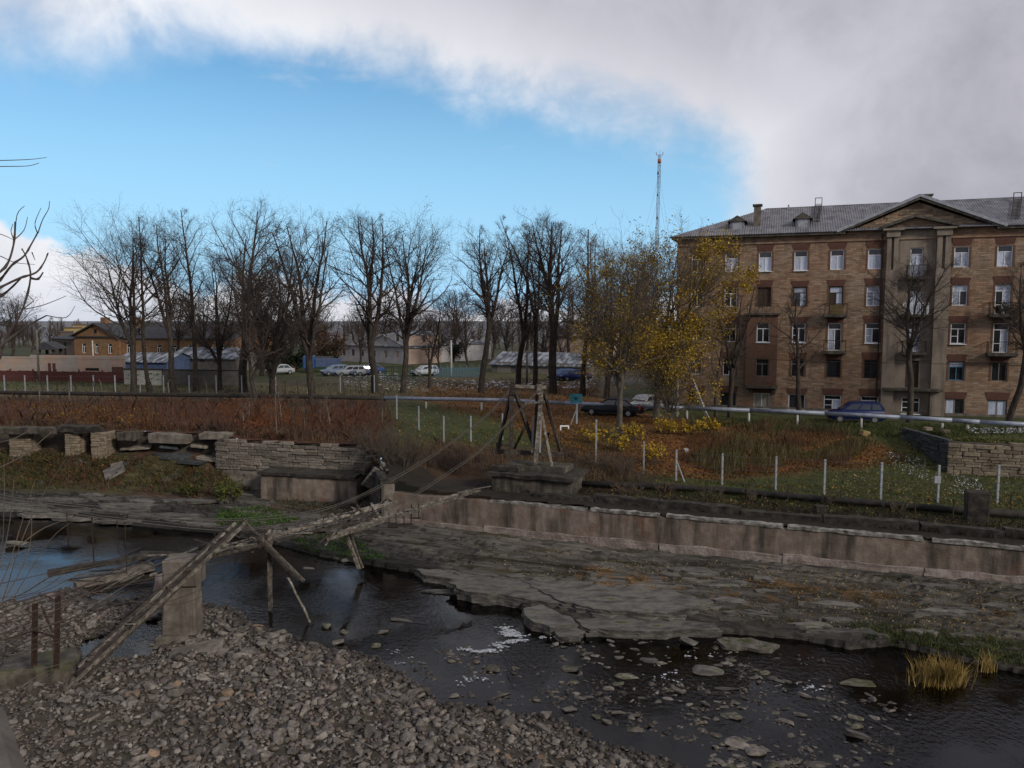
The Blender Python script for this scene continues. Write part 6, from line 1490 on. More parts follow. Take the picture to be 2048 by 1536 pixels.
make_tree('street_tree', 'leaning bare tree between the brick bay and the ochre balcony', 1604, 828, 574, 52, 53, FT, dens=.75, clear=.24, tr=.27, lean=.03, Yv=63.5, lang=.9)
make_tree('street_tree', 'bare tree with thick trunk before the plastered centre bay', 1828, 850, 498, 74, 54, FT, dens=.8, clear=.42, stems=4, splay=.24, tr=.30, Yv=61, lang=.9)
make_tree('street_tree', 'bare forked tree at the right edge of the picture', 2028, 846, 518, 66, 55, FT, dens=.8, clear=.46, stems=4, splay=.24, tr=.30, Yv=60, lang=.9, lean=-.01)
# trees behind, copied from a few
src = [make_tree('background_tree', 'small bare tree left of the white house roof', 720, 0, 610, 34, 61, 'bare trees far behind', Yv=128, clear=.25, stems=3, tr=.28, fine=False, twig_r=.018),
       make_tree('background_tree', 'bare tree behind the white house, its crown over the ridge', 770, 0, 598, 36, 62, 'bare trees far behind', Yv=165, clear=.2, stems=4, splay=.2, tr=.34, fine=False, twig_r=.022),
       make_tree('background_tree', 'bare tree behind the garage shed, right of centre', 1010, 0, 596, 36, 63, 'bare trees far behind', Yv=140, clear=.22, stems=4, splay=.22, tr=.32, fine=False, twig_r=.02)]
k = 0
BGT = [(20, 600, 165), (-25, 600, 170), (60, 640, 190), (575, 600, 150), (640, 610, 160), (905, 600, 150), (935, 610, 135), (985, 600, 165), (1050, 600, 150), (1140, 590, 140), (1190, 590, 130), (1225, 580, 125), (1265, 575, 120), (1300, 590, 110),
       (410, 590, 135), (460, 590, 128), (520, 570, 112), (350, 610, 140), (880, 640, 122), (700, 640, 175), (825, 620, 178), (860, 630, 185), (560, 640, 180), (1085, 640, 128), (1125, 660, 126), (600, 650, 134)]
for px, ty, Yv in sorted(BGT):
    s_ = src[k % 3]; o = copy_tree(s_); b0 = gp(px, Yv); h0 = s_.children[1].data.vertices; hh = max(v.co.z for v in list(h0)[::37]); sc_ = (zof(ty, Yv) - b0.z) / hh
    o.location = b0; o.scale = (sc_ * rnd.uniform(.85, 1.2),) * 2 + (sc_,); o.rotation_euler = (0, 0, rnd.uniform(0, 6.28)); o['label'] = ORD[k] + ' from the left of the bare grove trees behind the houses'; k += 1
# far wood on the horizon, one mass
def wood(name, label, spots, seed, cols, tw=.05):
    rng = np.random.default_rng(seed); lst = []
    for px, Yv, hpx, n in spots:
        for j in range(n):
            p = gp(px + rng.normal(0, 26), Yv + rng.normal(0, 9)); Hh = hpx / FPX * Yv * rng.uniform(.65, 1.1); K_ = 22
            st_ = np.array(p)[None]; P0, R0 = grow(st_, np.array([[0, 0, 1.]]), np.array([Hh]), np.array([.22]), np.array([.05]), 6, rng, .06, .03); lst.append(tubes(P0, R0, 4))
            P1, R1 = children(P0, R0, K_, .15, .98, .7, rng, lambda t, Lp: Lp * .34 * (1.15 - t), 5, .15, .12, .5, .4, tw * .6); lst.append(tubes(P1, R1, 3))
            P2, R2 = children(P1, R1, 6, .2, 1, .7, rng, lambda t, Lp: Lp * .5, 3, .2, .08, .6, .5, tw * .5); lst.append(tubes(P2, R2, 3))
    v, f = merge(lst); o = link(name, npmesh(name, v, f, M['twig_brown'])); setp(o, label, 'trees', kind='stuff')
M['twig_brown'] = pm('far_twigs', [(.045, .030, .022), (.085, .060, .042)], .05, .95, 0)
wood('far_wood', 'brown leafless wood on the horizon behind the houses', [(x, 215, 62 + 14 * math.sin(x * .013), 5) for x in range(640, 1360, 45)] + [(x, 230, 56 + 8 * math.sin(x * .02), 5) for x in range(-80, 640, 38)], 5, None)
# dark evergreen thicket and a brown-leaved shrub between the houses
def bush(name, label, p, w_, d_, h_, n, size, cols, group=None, stems=14, twm='twig', cat='bush', seed=0, hollow=.3, twigs=7, flat=1.0):
    rng = np.random.default_rng(seed + 700); t_ = thing(name, label, cat, p, 0, group)
    az = rng.random(stems) * 6.283; rad = np.sqrt(rng.random(stems)) * .5; st_ = np.stack([np.cos(az) * rad * w_ * .45, np.sin(az) * rad * d_ * .45, np.full(stems, -.15)], 1)
    d = nrm(np.stack([np.cos(az) * rad * w_ * .9, np.sin(az) * rad * d_ * .9, np.full(stems, h_)], 1) + rng.normal(0, .1, (stems, 3)) * h_); L = h_ * rng.uniform(.6, 1.15, stems)
    P0, R0 = grow(st_, d, L, np.full(stems, .018 + .006 * h_), np.full(stems, .006), 6, rng, .09, .03); P1, R1 = children(P0, R0, twigs, .2, 1, .65, rng, lambda t, Lp: Lp * .42 * (1.2 - t), 4, .15, .06, .6, .5, .005)
    P2, R2 = children(P1, R1, 4, .2, 1, .7, rng, lambda t, Lp: Lp * .5, 3, .15, .04, .7, .6, .004); v, f = merge([tubes(P0, R0, 4), tubes(P1, R1, 3), tubes(P2, R2, 3)]); link('branches', npmesh('branches', v, f, M[twm]), None, t_)
    if n:
        i = rng.integers(0, len(P2), n); C = P2[i, rng.integers(1, 3, n)] + rng.normal(0, .05, (n, 3)) * h_; v, f, c_ = leaf_quads(C, size, rng, cols); link('leaves', npmesh('leaves', v, f, M['leafy'], False, c_), None, t_)
    return t_
EV = ((.012, .022, .010), (.02, .032, .014)); BR = ((.12, .055, .03), (.085, .04, .022), (.15, .075, .035))
bush('evergreen_bush', 'dark evergreen thicket left of the pale green shed', gp(575, 124), 6, 3, 4.2, 3500, .3, EV, stems=16, seed=1)
bush('brown_bush', 'rusty brown-leaved shrub behind the parked blue cars', gp(655, 135), 7, 3, 6.5, 2600, .3, BR, stems=14, seed=2)
bush('evergreen_bush', 'dark evergreen thicket right of the pink wing', gp(900, 150), 8, 3, 4.5, 2500, .35, EV, stems=16, seed=3)
# thorny bush over the dark quay corner and other named shrubs
TH = ((.055, .03, .03), (.075, .045, .04))
bush('brown_thicket', 'leafless purplish bush spilling over the dark corner left of the tower', GP(800, 930) + Vector((0, 0, -.2)), 4.6, 2.4, 2.6, 500, .07, TH, stems=46, twm='twig_brown2' if 'twig_brown2' in M else 'twig_pale', seed=4, twigs=9)
bush('brown_thicket', 'leafless bush on top of the stone wall left of the dark corner', GP(752, 905), 3.2, 2.0, 2.1, 350, .07, TH, stems=34, twm='twig_pale', seed=5, twigs=9)
bush('brown_thicket', 'low leafless bush between the dark corner and the timber tower', GP(890, 940), 3.4, 1.8, 1.5, 300, .07, TH, stems=34, twm='twig', seed=6, twigs=9)
bush('green_bush', 'yellow-green leafy bush left of the mauve concrete block', Vector((-19.2, 51.6, .7)), 1.9, 1.4, 1.45, 900, .15, ((.10, .12, .025), (.07, .09, .02), (.15, .15, .03)), seed=7, stems=16)
bush('green_bush', 'second yellow-green leafy bush further left on the dark shore', Vector((-22.6, 52.6, .8)), 2.4, 1.2, 1.0, 700, .15, ((.09, .09, .025), (.06, .07, .02), (.12, .10, .03)), seed=8, stems=16)
bush('red_shrub', 'reddish dry shrub growing from the foot of the quay wall at the right', qp(13.0, VW - .7, 1.05), 1.3, .7, .75, 500, .09, ((.13, .035, .02), (.09, .03, .018)), seed=9, stems=22)
bush('orange_shrub', 'small orange dry weed on the rock ledge at the right', qp(15.6, VW - 4.3, .8), .7, .5, .75, 260, .09, ((.26, .13, .02), (.2, .09, .02)), seed=10, stems=14)
bush('balcony_plants', 'dark dead plants filling the fourth-floor balcony at the right', F0 + FE * cu[8] + FN * -.7 + Vector((0, 0, rz[3][0] - .74)), 2.0, .5, 1.0, 500, .12, ((.03, .03, .015), (.05, .04, .02)), seed=11, stems=22)
for n, (px, py, h_) in enumerate(((1190, 885, 1.3), (1235, 905, 1.6), (1275, 880, 1.3), (1300, 930, 1.5), (1330, 870, 1.4), (1380, 870, 1.2), (1425, 862, 1.0))):
    bush('yellow_sapling', ORD[n] + ' small yellow-leaved sapling from the left under the yellow trees', GP(px, py), 1.8, 1.2, h_, 420, .15, YC, 'yellow saplings', 9, 'twig_pale', seed=20 + n)
for n, (px, py, h_) in enumerate(((920, 915, 1.2), (960, 925, 1.0), (1165, 940, 1.2), (1200, 945, 1.5), (1245, 955, 1.7), (1256, 990, .9), (1290, 975, 1.2), (1330, 985, .9))):
    bush('dry_shrub', ORD[n] + ' thin straw-brown dry shrub from the left on the quay near the tower', GP(px, py), 1.7, 1.0, h_, 160, .08, ((.12, .06, .03), (.16, .09, .045)), 'dry shrubs on the quay', 20, 'twig_pale', seed=40 + n)
for n, (px, py, h_) in enumerate(((975, 945, .9), (1005, 952, .7), (1050, 912, .7), (1110, 950, .8), (1150, 952, 1.0), (1135, 915, .8))):
    p = GP(px, py); bush('tower_weed', ORD[n] + ' dry brown weed clump around the foot of the timber tower', p, 1.5, .9, h_, 140, .08, ((.09, .055, .03), (.06, .05, .02)), 'weeds at the tower foot', 18, 'twig_pale', seed=90 + n)
for n, (px, py) in enumerate(((1420, 1000), (1510, 1005), (1660, 1012), (1790, 1025), (1925, 940), (1985, 945))):
    bush('dry_shrub', ORD[n] + ' tangled leafless weed from the left along the low black pipe and retaining wall', GP(px, py), 1.5, .8, .9, 120, .09, ((.10, .09, .03), (.06, .05, .025)), 'weeds at the right', 16, 'twig_pale', seed=60 + n)
# slim saplings on the left bank
for n, (px, py, ty) in enumerate(((488, 860, 800), (498, 850, 790), (530, 845, 795), (553, 866, 770), (563, 850, 745), (585, 852, 790), (610, 858, 800), (640, 845, 800), (660, 850, 790), (765, 850, 770))):
    make_tree('sapling', ORD[n] + ' thin bare grey sapling from the left rising from the red brush', px, py, ty, 12, 80 + n, 'saplings in the red brush', tr=.08, clear=.3, fine=False, trm='bark_grey', twm='twig_pale', dens=.5, lean=rnd.uniform(-.08, .08))

# ------------------------------------------------------------------ ground cover (nobody could count it)
def scatter(n, poly, rng, mode='up', pad=0):
    """random ground points whose picture lies in a pixel polygon"""
    xs_ = [p[0] for p in poly]; ys_ = [p[1] for p in poly]; out_ = []
    m_ = 0
    px = rng.uniform(min(xs_), max(xs_), n * 2); py = rng.uniform(min(ys_), max(ys_), n * 2); s_ = in_poly(px, py, poly); px, py = px[s_][:n], py[s_][:n]
    # march all rays together
    a_ = (px - 1024) / FPX; b_ = (768 - py) / FPX; rx, ry, rz_ = a_, CP + b_ * SP, -SP + b_ * CP
    t = np.full(len(px), 14.0); hit = np.zeros(len(px), bool)
    for k in range(260):
        X, Y_, Z_ = rx * t, ry * t, CAMZ + rz_ * t; g_ = GH(X, Y_); hit |= Z_ <= g_; t = np.where(hit, t, t + np.maximum(.12, (Z_ - g_) * .8)); 
        if hit.all(): break
    X, Y_ = rx * t, ry * t; return np.stack([X, Y_, GH(X, Y_)], 1)[hit]
def blades(P, h, w_, rng, cols, lean=.35):
    n = len(P); hh = h * rng.uniform(.5, 1.35, n); az = rng.random(n) * 6.283; l = rng.normal(0, lean, (n, 2)) * hh[:, None]; s_ = np.stack([np.cos(az), np.sin(az), 0 * az], 1) * w_ * .5
    tip = P + np.stack([l[:, 0], l[:, 1], hh], 1); mid = P + np.stack([l[:, 0] * .35, l[:, 1] * .35, hh * .6], 1)
    V_ = np.stack([P - s_, P + s_, mid + s_ * .7, tip, mid - s_ * .7], 1).reshape(-1, 3); F_ = np.arange(n * 5).reshape(n, 5)
    c_ = np.asarray(cols)[rng.integers(0, len(cols), n)] * rng.uniform(.6, 1.3, (n, 1)); return V_, F_, np.repeat(c_, 5, 0)
def cover_obj(name, label, lst, mat, cat):
    v, f, c_, n = [], [], [], 0
    for a_, b_, d_ in lst: v.append(a_); f.append(b_ + n); c_.append(d_); n += len(a_)
    o = link(name, npmesh(name, np.concatenate(v), np.concatenate(f), M[mat], False, np.concatenate(c_))); return setp(o, label, cat, kind='stuff')
rg = np.random.default_rng(77)
RED = ((.14, .05, .026), (.10, .042, .025), (.17, .07, .03), (.075, .038, .026), (.12, .075, .045)); ORG = ((.22, .095, .022), (.17, .07, .02), (.26, .13, .03), (.12, .05, .018)); GRN = ((.045, .065, .016), (.06, .08, .02), (.03, .045, .012), (.09, .085, .03)); STR = ((.16, .125, .07), (.12, .09, .05), (.2, .16, .095))
brushp = [(-60, 796), (300, 799), (770, 803), (790, 850), (740, 880), (450, 886), (260, 862), (-60, 856)]
L_ = []
BRN = ((.10, .062, .042), (.075, .05, .04), (.13, .085, .055), (.085, .05, .05))
P = scatter(17000, brushp, rg); cn = fbm(P[:, 0] * .28 + 2, P[:, 1] * .5); hn = fbm(P[:, 0] * .55 + 9, P[:, 1] * .9); P = P[(hn > .33)]; cn = fbm(P[:, 0] * .28 + 2, P[:, 1] * .5); hn = fbm(P[:, 0] * .55 + 9, P[:, 1] * .9)
bl = blades(P, 1.0, .026, rg, RED, .25); vv = bl[0].reshape(-1, 5, 3); vv[:, :, 2] = P[:, None, 2] + (vv[:, :, 2] - P[:, None, 2]) * (.25 + 2.0 * (hn - .3))[:, None]
cc = bl[2].reshape(-1, 5, 3); mk_ = cn < .5; cc[mk_] = (np.asarray(BRN)[rg.integers(0, 4, mk_.sum())] * rg.uniform(.6, 1.3, (mk_.sum(), 1)))[:, None]; L_.append((vv.reshape(-1, 3), bl[1], cc.reshape(-1, 3)))
P = scatter(6500, brushp, rg); P = P[fbm(P[:, 0] * .4, P[:, 1] * .6) > .45]; P[:, 2] += rg.random(len(P)) * .9; L_.append(leaf_quads(P, .11, rg, RED + ORG[:2]))
P = scatter(2500, [(440, 805), (560, 808), (600, 850), (520, 875), (430, 868)], rg); P[:, 2] += rg.random(len(P)) * .9; q_ = leaf_quads(P, .14, rg, ((.20, .06, .02), (.16, .055, .02))); L_.append(q_)
P = scatter(900, [(60, 820), (320, 825), (300, 865), (60, 850)], rg); P[:, 2] += rg.random(len(P)) * .8; L_.append(leaf_quads(P, .14, rg, ((.26, .15, .02), (.2, .12, .02))))
v4 = [(a_, np.concatenate([b_], 0), d_) for a_, b_, d_ in L_]
cover_obj('red_brush_stems', 'mass of reddish dry stems covering the left bank', [v4[0]], 'blade', 'brush'); cover_obj('red_brush_leaves', 'red and orange dead leaves clinging in the left bank brush', v4[1:], 'leafy', 'leaves')
P = scatter(2600, [(-60, 845), (450, 872), (740, 868), (770, 890), (450, 892), (260, 872), (-60, 862)], rg); b1 = blades(P, .5, .03, rg, STR + RED[:2], .5)
P = scatter(7000, [(-60, 900), (60, 905), (230, 915), (360, 930), (470, 950), (510, 985), (440, 1000), (250, 985), (-60, 975)], rg); b2 = blades(P, .30, .035, rg, GRN + GRN + RED[1:3] + STR[:1], .5)
P = scatter(2600, [(-60, 900), (60, 905), (230, 915), (360, 930), (470, 950), (500, 980), (250, 975), (-60, 965)], rg); P[:, 2] += .03 + rg.random(len(P)) * .12; c3 = leaf_quads(P, .12, rg, RED + ORG)
cover_obj('bank_grass', 'dry and green grass covering the foot of the left bank', [b1, b2], 'blade', 'grass'); cover_obj('bank_leaves', 'dead leaves scattered over the foot of the left bank', [c3], 'leafy', 'leaves')
# leaves on the right slope
lsl = [(860, 770), (1185, 768), (1200, 802), (1330, 838), (1500, 850), (1640, 862), (1760, 885), (1820, 925), (1700, 940), (1560, 950), (1440, 962), (1330, 955), (1230, 945), (1150, 915), (1010, 850), (880, 815), (830, 795)]
P = scatter(15000, lsl, rg); P[:, 2] += .02 + rg.random(len(P)) * .05; l1 = leaf_quads(P, .15, rg, ORG + RED[:2])
P = scatter(4200, [(780, 800), (1200, 800), (1350, 960), (2060, 990), (2060, 1030), (1350, 1010), (1150, 985), (800, 900)], rg); P[:, 2] += .06; l2 = leaf_quads(P, .13, rg, ((.30, .22, .05), (.22, .15, .04), (.2, .1, .03)))
P = scatter(1800, [(1650, 870), (2060, 860), (2060, 1020), (1650, 990)], rg); P[:, 2] += .05; l3 = leaf_quads(P, .12, rg, ((.3, .25, .12), (.26, .2, .06)))
cover_obj('fallen_leaves', 'carpet of orange fallen leaves on the slope below the apartment block', [l1, l2, l3], 'leafy', 'leaves')
g1 = blades(scatter(16000, [(780, 800), (1190, 830), (1350, 950), (1560, 945), (1800, 920), (1830, 870), (2060, 865), (2060, 1030), (1600, 1010), (1300, 985), (1150, 970), (1100, 905), (800, 900)], rg), .16, .03, rg, GRN, .6)
def clumped(P, h, w_, rng, cols, alt, lean=.22):
    hn = fbm(P[:, 0] * .5 + 5, P[:, 1] * .8); P = P[hn > .36]; hn = hn[hn > .36]; bl = blades(P, h, w_, rng, cols, lean); vv = bl[0].reshape(-1, 5, 3); vv[:, :, 2] = P[:, None, 2] + (vv[:, :, 2] - P[:, None, 2]) * (.3 + 2.4 * (hn - .34))[:, None]
    cc = bl[2].reshape(-1, 5, 3); mk_ = fbm(P[:, 0] * .35 + 1, P[:, 1] * .5) < .47; cc[mk_] = (np.asarray(alt)[rng.integers(0, len(alt), mk_.sum())] * rng.uniform(.6, 1.3, (mk_.sum(), 1)))[:, None]; return vv.reshape(-1, 3), bl[1], cc.reshape(-1, 3)
g2 = clumped(scatter(11000, [(1380, 842), (1650, 858), (1760, 880), (1690, 935), (1440, 955), (1360, 920)], rg), .75, .02, rg, ((.12, .065, .035), (.16, .095, .05), (.10, .05, .03)), GRN + STR)
g3 = blades(scatter(3500, [(870, 885), (990, 905), (1250, 915), (1270, 975), (1150, 960), (960, 940), (850, 940)], rg), .55, .022, rg, ((.13, .085, .06), (.16, .11, .07), (.10, .06, .045)), .25)
g4 = blades(scatter(9000, [(-60, 752), (430, 775), (1200, 752), (1200, 800), (770, 795), (-60, 788)], rg), .3, .04, rg, GRN + STR, .6)
g5 = blades(scatter(5000, [(1390, 835), (2060, 858), (2060, 872), (1760, 876), (1400, 852)], rg), .25, .035, rg, GRN, .6)
cover_obj('grass', 'short green and straw grass on the far bank', [g1, g2, g3, g4, g5], 'blade', 'grass')
DK = ((.03, .024, .018), (.045, .032, .022), (.025, .026, .012), (.07, .05, .03))
w1 = blades(scatter(6000, [(1130, 972), (1300, 985), (1600, 1008), (2060, 1045), (2060, 1085), (1600, 1045), (1280, 1015), (950, 985), (960, 960)], rg), .28, .03, rg, DK, .6)
P = scatter(2600, [(1130, 978), (1300, 990), (1600, 1012), (2060, 1050), (2060, 1080), (1600, 1040), (1280, 1012), (1100, 995)], rg); P[:, 2] += .05 + rg.random(len(P)) * .12; w2 = leaf_quads(P, .12, rg, ((.16, .12, .03), (.10, .10, .025), (.07, .04, .02), (.05, .06, .02)))
cover_obj('quay_weeds', 'dark dead weeds matting the top of the quay', [w1], 'blade', 'weeds'); cover_obj('quay_leaves', 'dull leaves among the weeds on top of the quay', [w2], 'leafy', 'leaves')
# moss and grass on the ledge
m1 = blades(scatter(1700, [(440, 1020), (530, 1012), (600, 1040), (520, 1055), (420, 1050)], rg), .13, .07, rg, ((.07, .14, .02), (.05, .11, .018)), .8)
m2 = blades(scatter(1300, [(560, 1060), (700, 1075), (780, 1120), (720, 1130), (600, 1100)], rg), .16, .07, rg, ((.05, .10, .02), (.04, .08, .018)), .8)
m3 = blades(scatter(2600, [(1680, 1252), (1800, 1252), (2060, 1290), (2060, 1340), (1880, 1320), (1780, 1300)], rg), .22, .03, rg, ((.05, .085, .02), (.08, .10, .03), (.12, .12, .05)), .5)
m4 = blades(scatter(2600, [(1000, 1120), (1700, 1155), (2060, 1190), (2060, 1260), (1500, 1225), (1050, 1160)], rg), .09, .03, rg, ((.05, .06, .018), (.10, .065, .02), (.08, .08, .03)), .7)
m5 = blades(scatter(900, [(560, 1000), (760, 1012), (720, 1035), (530, 1025)], rg), .35, .03, rg, ((.10, .055, .03), (.12, .08, .04), (.05, .07, .02)), .5)
cover_obj('ledge_plants', 'moss, weeds and grass growing on the wet rock ledge', [m1, m2, m3, m4, m5], 'blade', 'plants')
P = scatter(3600, [(900, 1075), (1500, 1130), (2060, 1172), (2060, 1290), (1500, 1250), (1050, 1165)], rg); P[:, 2] += .07; q_ = leaf_quads(P, .085, rg, ((.24, .19, .09), (.26, .16, .04), (.18, .10, .03), (.3, .26, .16)))
cover_obj('ledge_leaves', 'small pale leaves strewn over the rock ledge', [q_], 'leafy', 'leaves')
# straw reed tuft and a smaller one in the water
for n, (px, py, w_, h_, m_, lab) in enumerate(((1882, 1368, 1.5, .8, 900, 'big straw-yellow reed tuft standing in the dark water at the right'), (1975, 1345, .5, .7, 110, 'small sparse reed tuft on a flat stone right of the straw-yellow one'))):
    p = Z(px, py, -.03); rr_ = np.random.default_rng(n); P = np.array(p) + np.stack([rr_.normal(0, w_ * .28, m_), rr_.normal(0, w_ * .12, m_), np.zeros(m_)], 1); v, f, c_ = blades(P, h_, .022, rr_, ((.36, .25, .075), (.28, .19, .055), (.42, .32, .12)), .33)
    o = link('reed_tuft', npmesh('reed_tuft', v, f, M['blade'], False, c_)); setp(o, lab, 'reeds')
# thin snow lying on the grass
def snow(n, poly, s0): P = scatter(n, poly, rg); P[:, 2] += .05; sz = rg.uniform(.5, 1.4, len(P))[:, None] * s0; a_ = np.arange(6) * 1.047; V_ = P[:, None] + np.stack([np.cos(a_), np.sin(a_) * .8, 0 * a_], 1)[None] * sz[:, None] * rg.uniform(.5, 1.2, (len(P), 6, 1)); V_[:, :, 2] += rg.uniform(-.02, .04, V_.shape[:2]); return V_.reshape(-1, 3), np.arange(len(P) * 6).reshape(-1, 6), np.ones((len(P) * 6, 3))
cover_obj('snow_patches', 'thin patches of melting snow on the grass', [snow(420, [(680, 750), (960, 760), (960, 780), (820, 785), (690, 770)], .16), snow(330, [(940, 762), (1190, 764), (1190, 776), (940, 778)], .2), snow(160, [(640, 745), (800, 748), (800, 758), (640, 752)], .2),
          snow(260, [(1770, 905), (1850, 915), (1860, 965), (1790, 940)], .035), snow(240, [(1900, 948), (1960, 960), (1970, 1000), (1900, 985)], .035), snow(260, [(1930, 856), (2060, 858), (2060, 868), (1940, 868)], .12), snow(120, [(1140, 752), (1185, 752), (1185, 764), (1150, 764)], .25)], 'snow', 'snow')
# ------------------------------------------------------------------ stones
def hull_mesh(seed, n=13, flat=.6, mat=None):
    rr_ = random.Random(seed); bm = bmesh.new()
    for _ in range(n):
        v = Vector((rr_.uniform(-1, 1), rr_.uniform(-1, 1), rr_.uniform(-1, 1))); m_ = max(abs(v.x), abs(v.y), abs(v.z)); ln = v.length
        v = v / (m_ * .45 + ln * .55) * rr_.uniform(.85, 1.0); bm.verts.new((v.x * .5, v.y * .42, v.z * .5 * flat))
    bmesh.ops.convex_hull(bm, input=list(bm.verts)); loose = [v for v in bm.verts if not v.link_faces]; bmesh.ops.delete(bm, geom=loose, context='VERTS')
    me = bpy.data.meshes.new('stone'); bm.to_mesh(me); bm.free()
    if mat: me.materials.append(mat)
    return me
HV = [hull_mesh(i, 9 + i % 6, .32 + .1 * (i % 4)) for i in range(16)]
HVN = []
for me in HV:
    v = np.array([p.co[:] for p in me.vertices]); f = np.array([[*p.vertices][:3] for p in me.polygons if len(p.vertices) == 3]); HVN.append((v, f))
def hv_mat(mk): 
    out_ = []
    for me in HV: m2 = me.copy(); m2.materials.append(M[mk]); bevel(m2, .03); out_.append(m2)
    return out_
HS = {k_: hv_mat(k_) for k_ in ('stone', 'stone_rust', 'stone_moss', 'slab')}
def put_stone(name, label, p, s_, mk='stone', group=None, cat='stone', rot=None):
    o = link(name, rnd.choice(HS[mk])); o.location = p; o.scale = s_ if isinstance(s_, tuple) else (s_, s_ * rnd.uniform(.8, 1.1), s_ * rnd.uniform(.8, 1.1)); o.rotation_euler = rot or (rnd.uniform(-.4, .4), rnd.uniform(-.4, .4), rnd.uniform(0, 6.28)); return setp(o, label, cat, group)
rs = np.random.default_rng(5)
n = 70000; x = rs.uniform(-26, 14, n); y = rs.uniform(18.5, 42, n); m_ = in_poly(x, y, GB) & ~in_poly(x, y, PUD); x, y = x[m_], y[m_]
px, py = proj(np.stack([x, y, np.full(len(x), .3)], 1)); m_ = (px > -90) & (px < 2130) & (py < 1600); x, y = x[m_], y[m_]
sz = np.clip(np.exp(rs.normal(-1.92, .52, len(x))), .06, .72) * (.75 + .55 * fbm(x * .4, y * .4)); z = bed(x, y)
pxs = sz / y; order = np.argsort(-pxs); big = order[:300]; rest = np.concatenate([order[300:9000], rs.choice(order[9000:], min(26000, len(order) - 9000), replace=False)])
def gzone(a_, b_):
    u_, v_ = proj(np.array([a_, b_, .3]))
    return ('beside the rusty posts' if u_ < 150 else 'left of the pier') if u_ < 330 and v_ < 1400 else 'at the foot of the pier' if u_ < 560 and v_ < 1370 else 'in the bottom left foreground' if u_ < 480 else 'along the edge of the blue pool' if u_ < 860 and v_ < 1380 else 'in the middle foreground' if u_ < 900 else 'on the spit reaching right along the stream'
for i in big: put_stone('river_stone', 'large angular grey-brown stone on the gravel bar ' + gzone(x[i], y[i]), Vector((x[i], y[i], z[i] + sz[i] * .12)), float(sz[i]), 'stone_rust' if rs.random() < .05 else 'stone', 'large stones of the gravel bar')
def stone_mass(idx, name, label, cat, lift=.14, wetk=1.0):
    vs, fs, cs, n0 = [], [], [], 0; k = len(idx); var = rs.integers(0, len(HVN), k)
    base = np.array([[.125, .109, .096], [.16, .143, .127], [.10, .087, .077], [.13, .105, .086], [.075, .066, .06], [.12, .096, .086], [.195, .176, .155]])
    for vi, (hv_, hf_) in enumerate(HVN):
        sel = idx[var == vi]; m2 = len(sel)
        if not m2: continue
        a_, b_, c_ = rs.random(m2) * 6.283, rs.normal(0, .35, m2), rs.normal(0, .35, m2); ca, sa, cb, sb, cc, sc_ = np.cos(a_), np.sin(a_), np.cos(b_), np.sin(b_), np.cos(c_), np.sin(c_)
        Rz = np.zeros((m2, 3, 3)); Rz[:, 0, 0] = ca; Rz[:, 0, 1] = -sa; Rz[:, 1, 0] = sa; Rz[:, 1, 1] = ca; Rz[:, 2, 2] = 1
        Rx = np.zeros((m2, 3, 3)); Rx[:, 0, 0] = 1; Rx[:, 1, 1] = cb; Rx[:, 1, 2] = -sb; Rx[:, 2, 1] = sb; Rx[:, 2, 2] = cb
        Ry = np.zeros((m2, 3, 3)); Ry[:, 1, 1] = 1; Ry[:, 0, 0] = cc; Ry[:, 0, 2] = sc_; Ry[:, 2, 0] = -sc_; Ry[:, 2, 2] = cc
        Rm = Rz @ Rx @ Ry; S3 = sz[sel][:, None] * rs.uniform(.8, 1.2, (m2, 3)); loc = hv_[None] * S3[:, None]; W_ = np.einsum('nij,nkj->nki', Rm, loc)
        W_ += np.stack([x[sel], y[sel], z[sel] + sz[sel] * lift], 1)[:, None]; vs.append(W_.reshape(-1, 3)); fs.append((hf_[None] + (np.arange(m2) * len(hv_))[:, None, None]).reshape(-1, 3) + n0); n0 += m2 * len(hv_)
        wet_ = .5 + .5 * sstep(dist_line(x[sel], y[sel], GB), .15, 1.1); cs.append(np.repeat(base[rs.integers(0, len(base), m2)] * rs.uniform(.55, 1.3, (m2, 1)) * wet_[:, None] * wetk, len(hv_), 0))   # wet at the water's edge
    o = link(name, npmesh(name, np.concatenate(vs), np.concatenate(fs), M['gravel'], False, np.concatenate(cs))); return setp(o, label, cat, kind='stuff')
stone_mass(rest, 'gravel', 'mass of smaller angular stones covering the gravel bar', 'gravel')
# stones standing in the shallow stream
stream = [(790, 1304), (860, 1290), (980, 1300), (1120, 1285), (1400, 1275), (1560, 1300), (1720, 1340), (1830, 1420), (1820, 1536), (1560, 1540), (1420, 1500), (1180, 1440), (1060, 1415), (900, 1400), (850, 1365)]
qx_ = rs.uniform(780, 1800, 2600); qy_ = rs.uniform(1280, 1540, 2600); s_ = (in_poly(qx_, qy_, stream) & (fbm(qx_ * .012 + 4, qy_ * .02) > .44)) | in_poly(qx_, qy_, [(1425, 1490), (1500, 1472), (1575, 1530), (1545, 1545), (1410, 1545)]); isl = in_poly(qx_, qy_, [(1425, 1490), (1500, 1472), (1575, 1530), (1545, 1545), (1410, 1545)]); k1_ = np.nonzero(s_ & isl)[0][:60]; k2_ = np.nonzero(s_ & ~isl)[0][:300 - len(k1_)]; kk_ = np.concatenate([k1_, k2_]); qx_, qy_ = qx_[kk_], qy_[kk_]
P = np.array([Z(a_, b_, -.02)[:] for a_, b_ in zip(qx_, qy_)]); x, y, z = P[:, 0], P[:, 1], P[:, 2]; sz = np.clip(np.exp(rs.normal(-1.42, .5, len(x))), .09, .8)
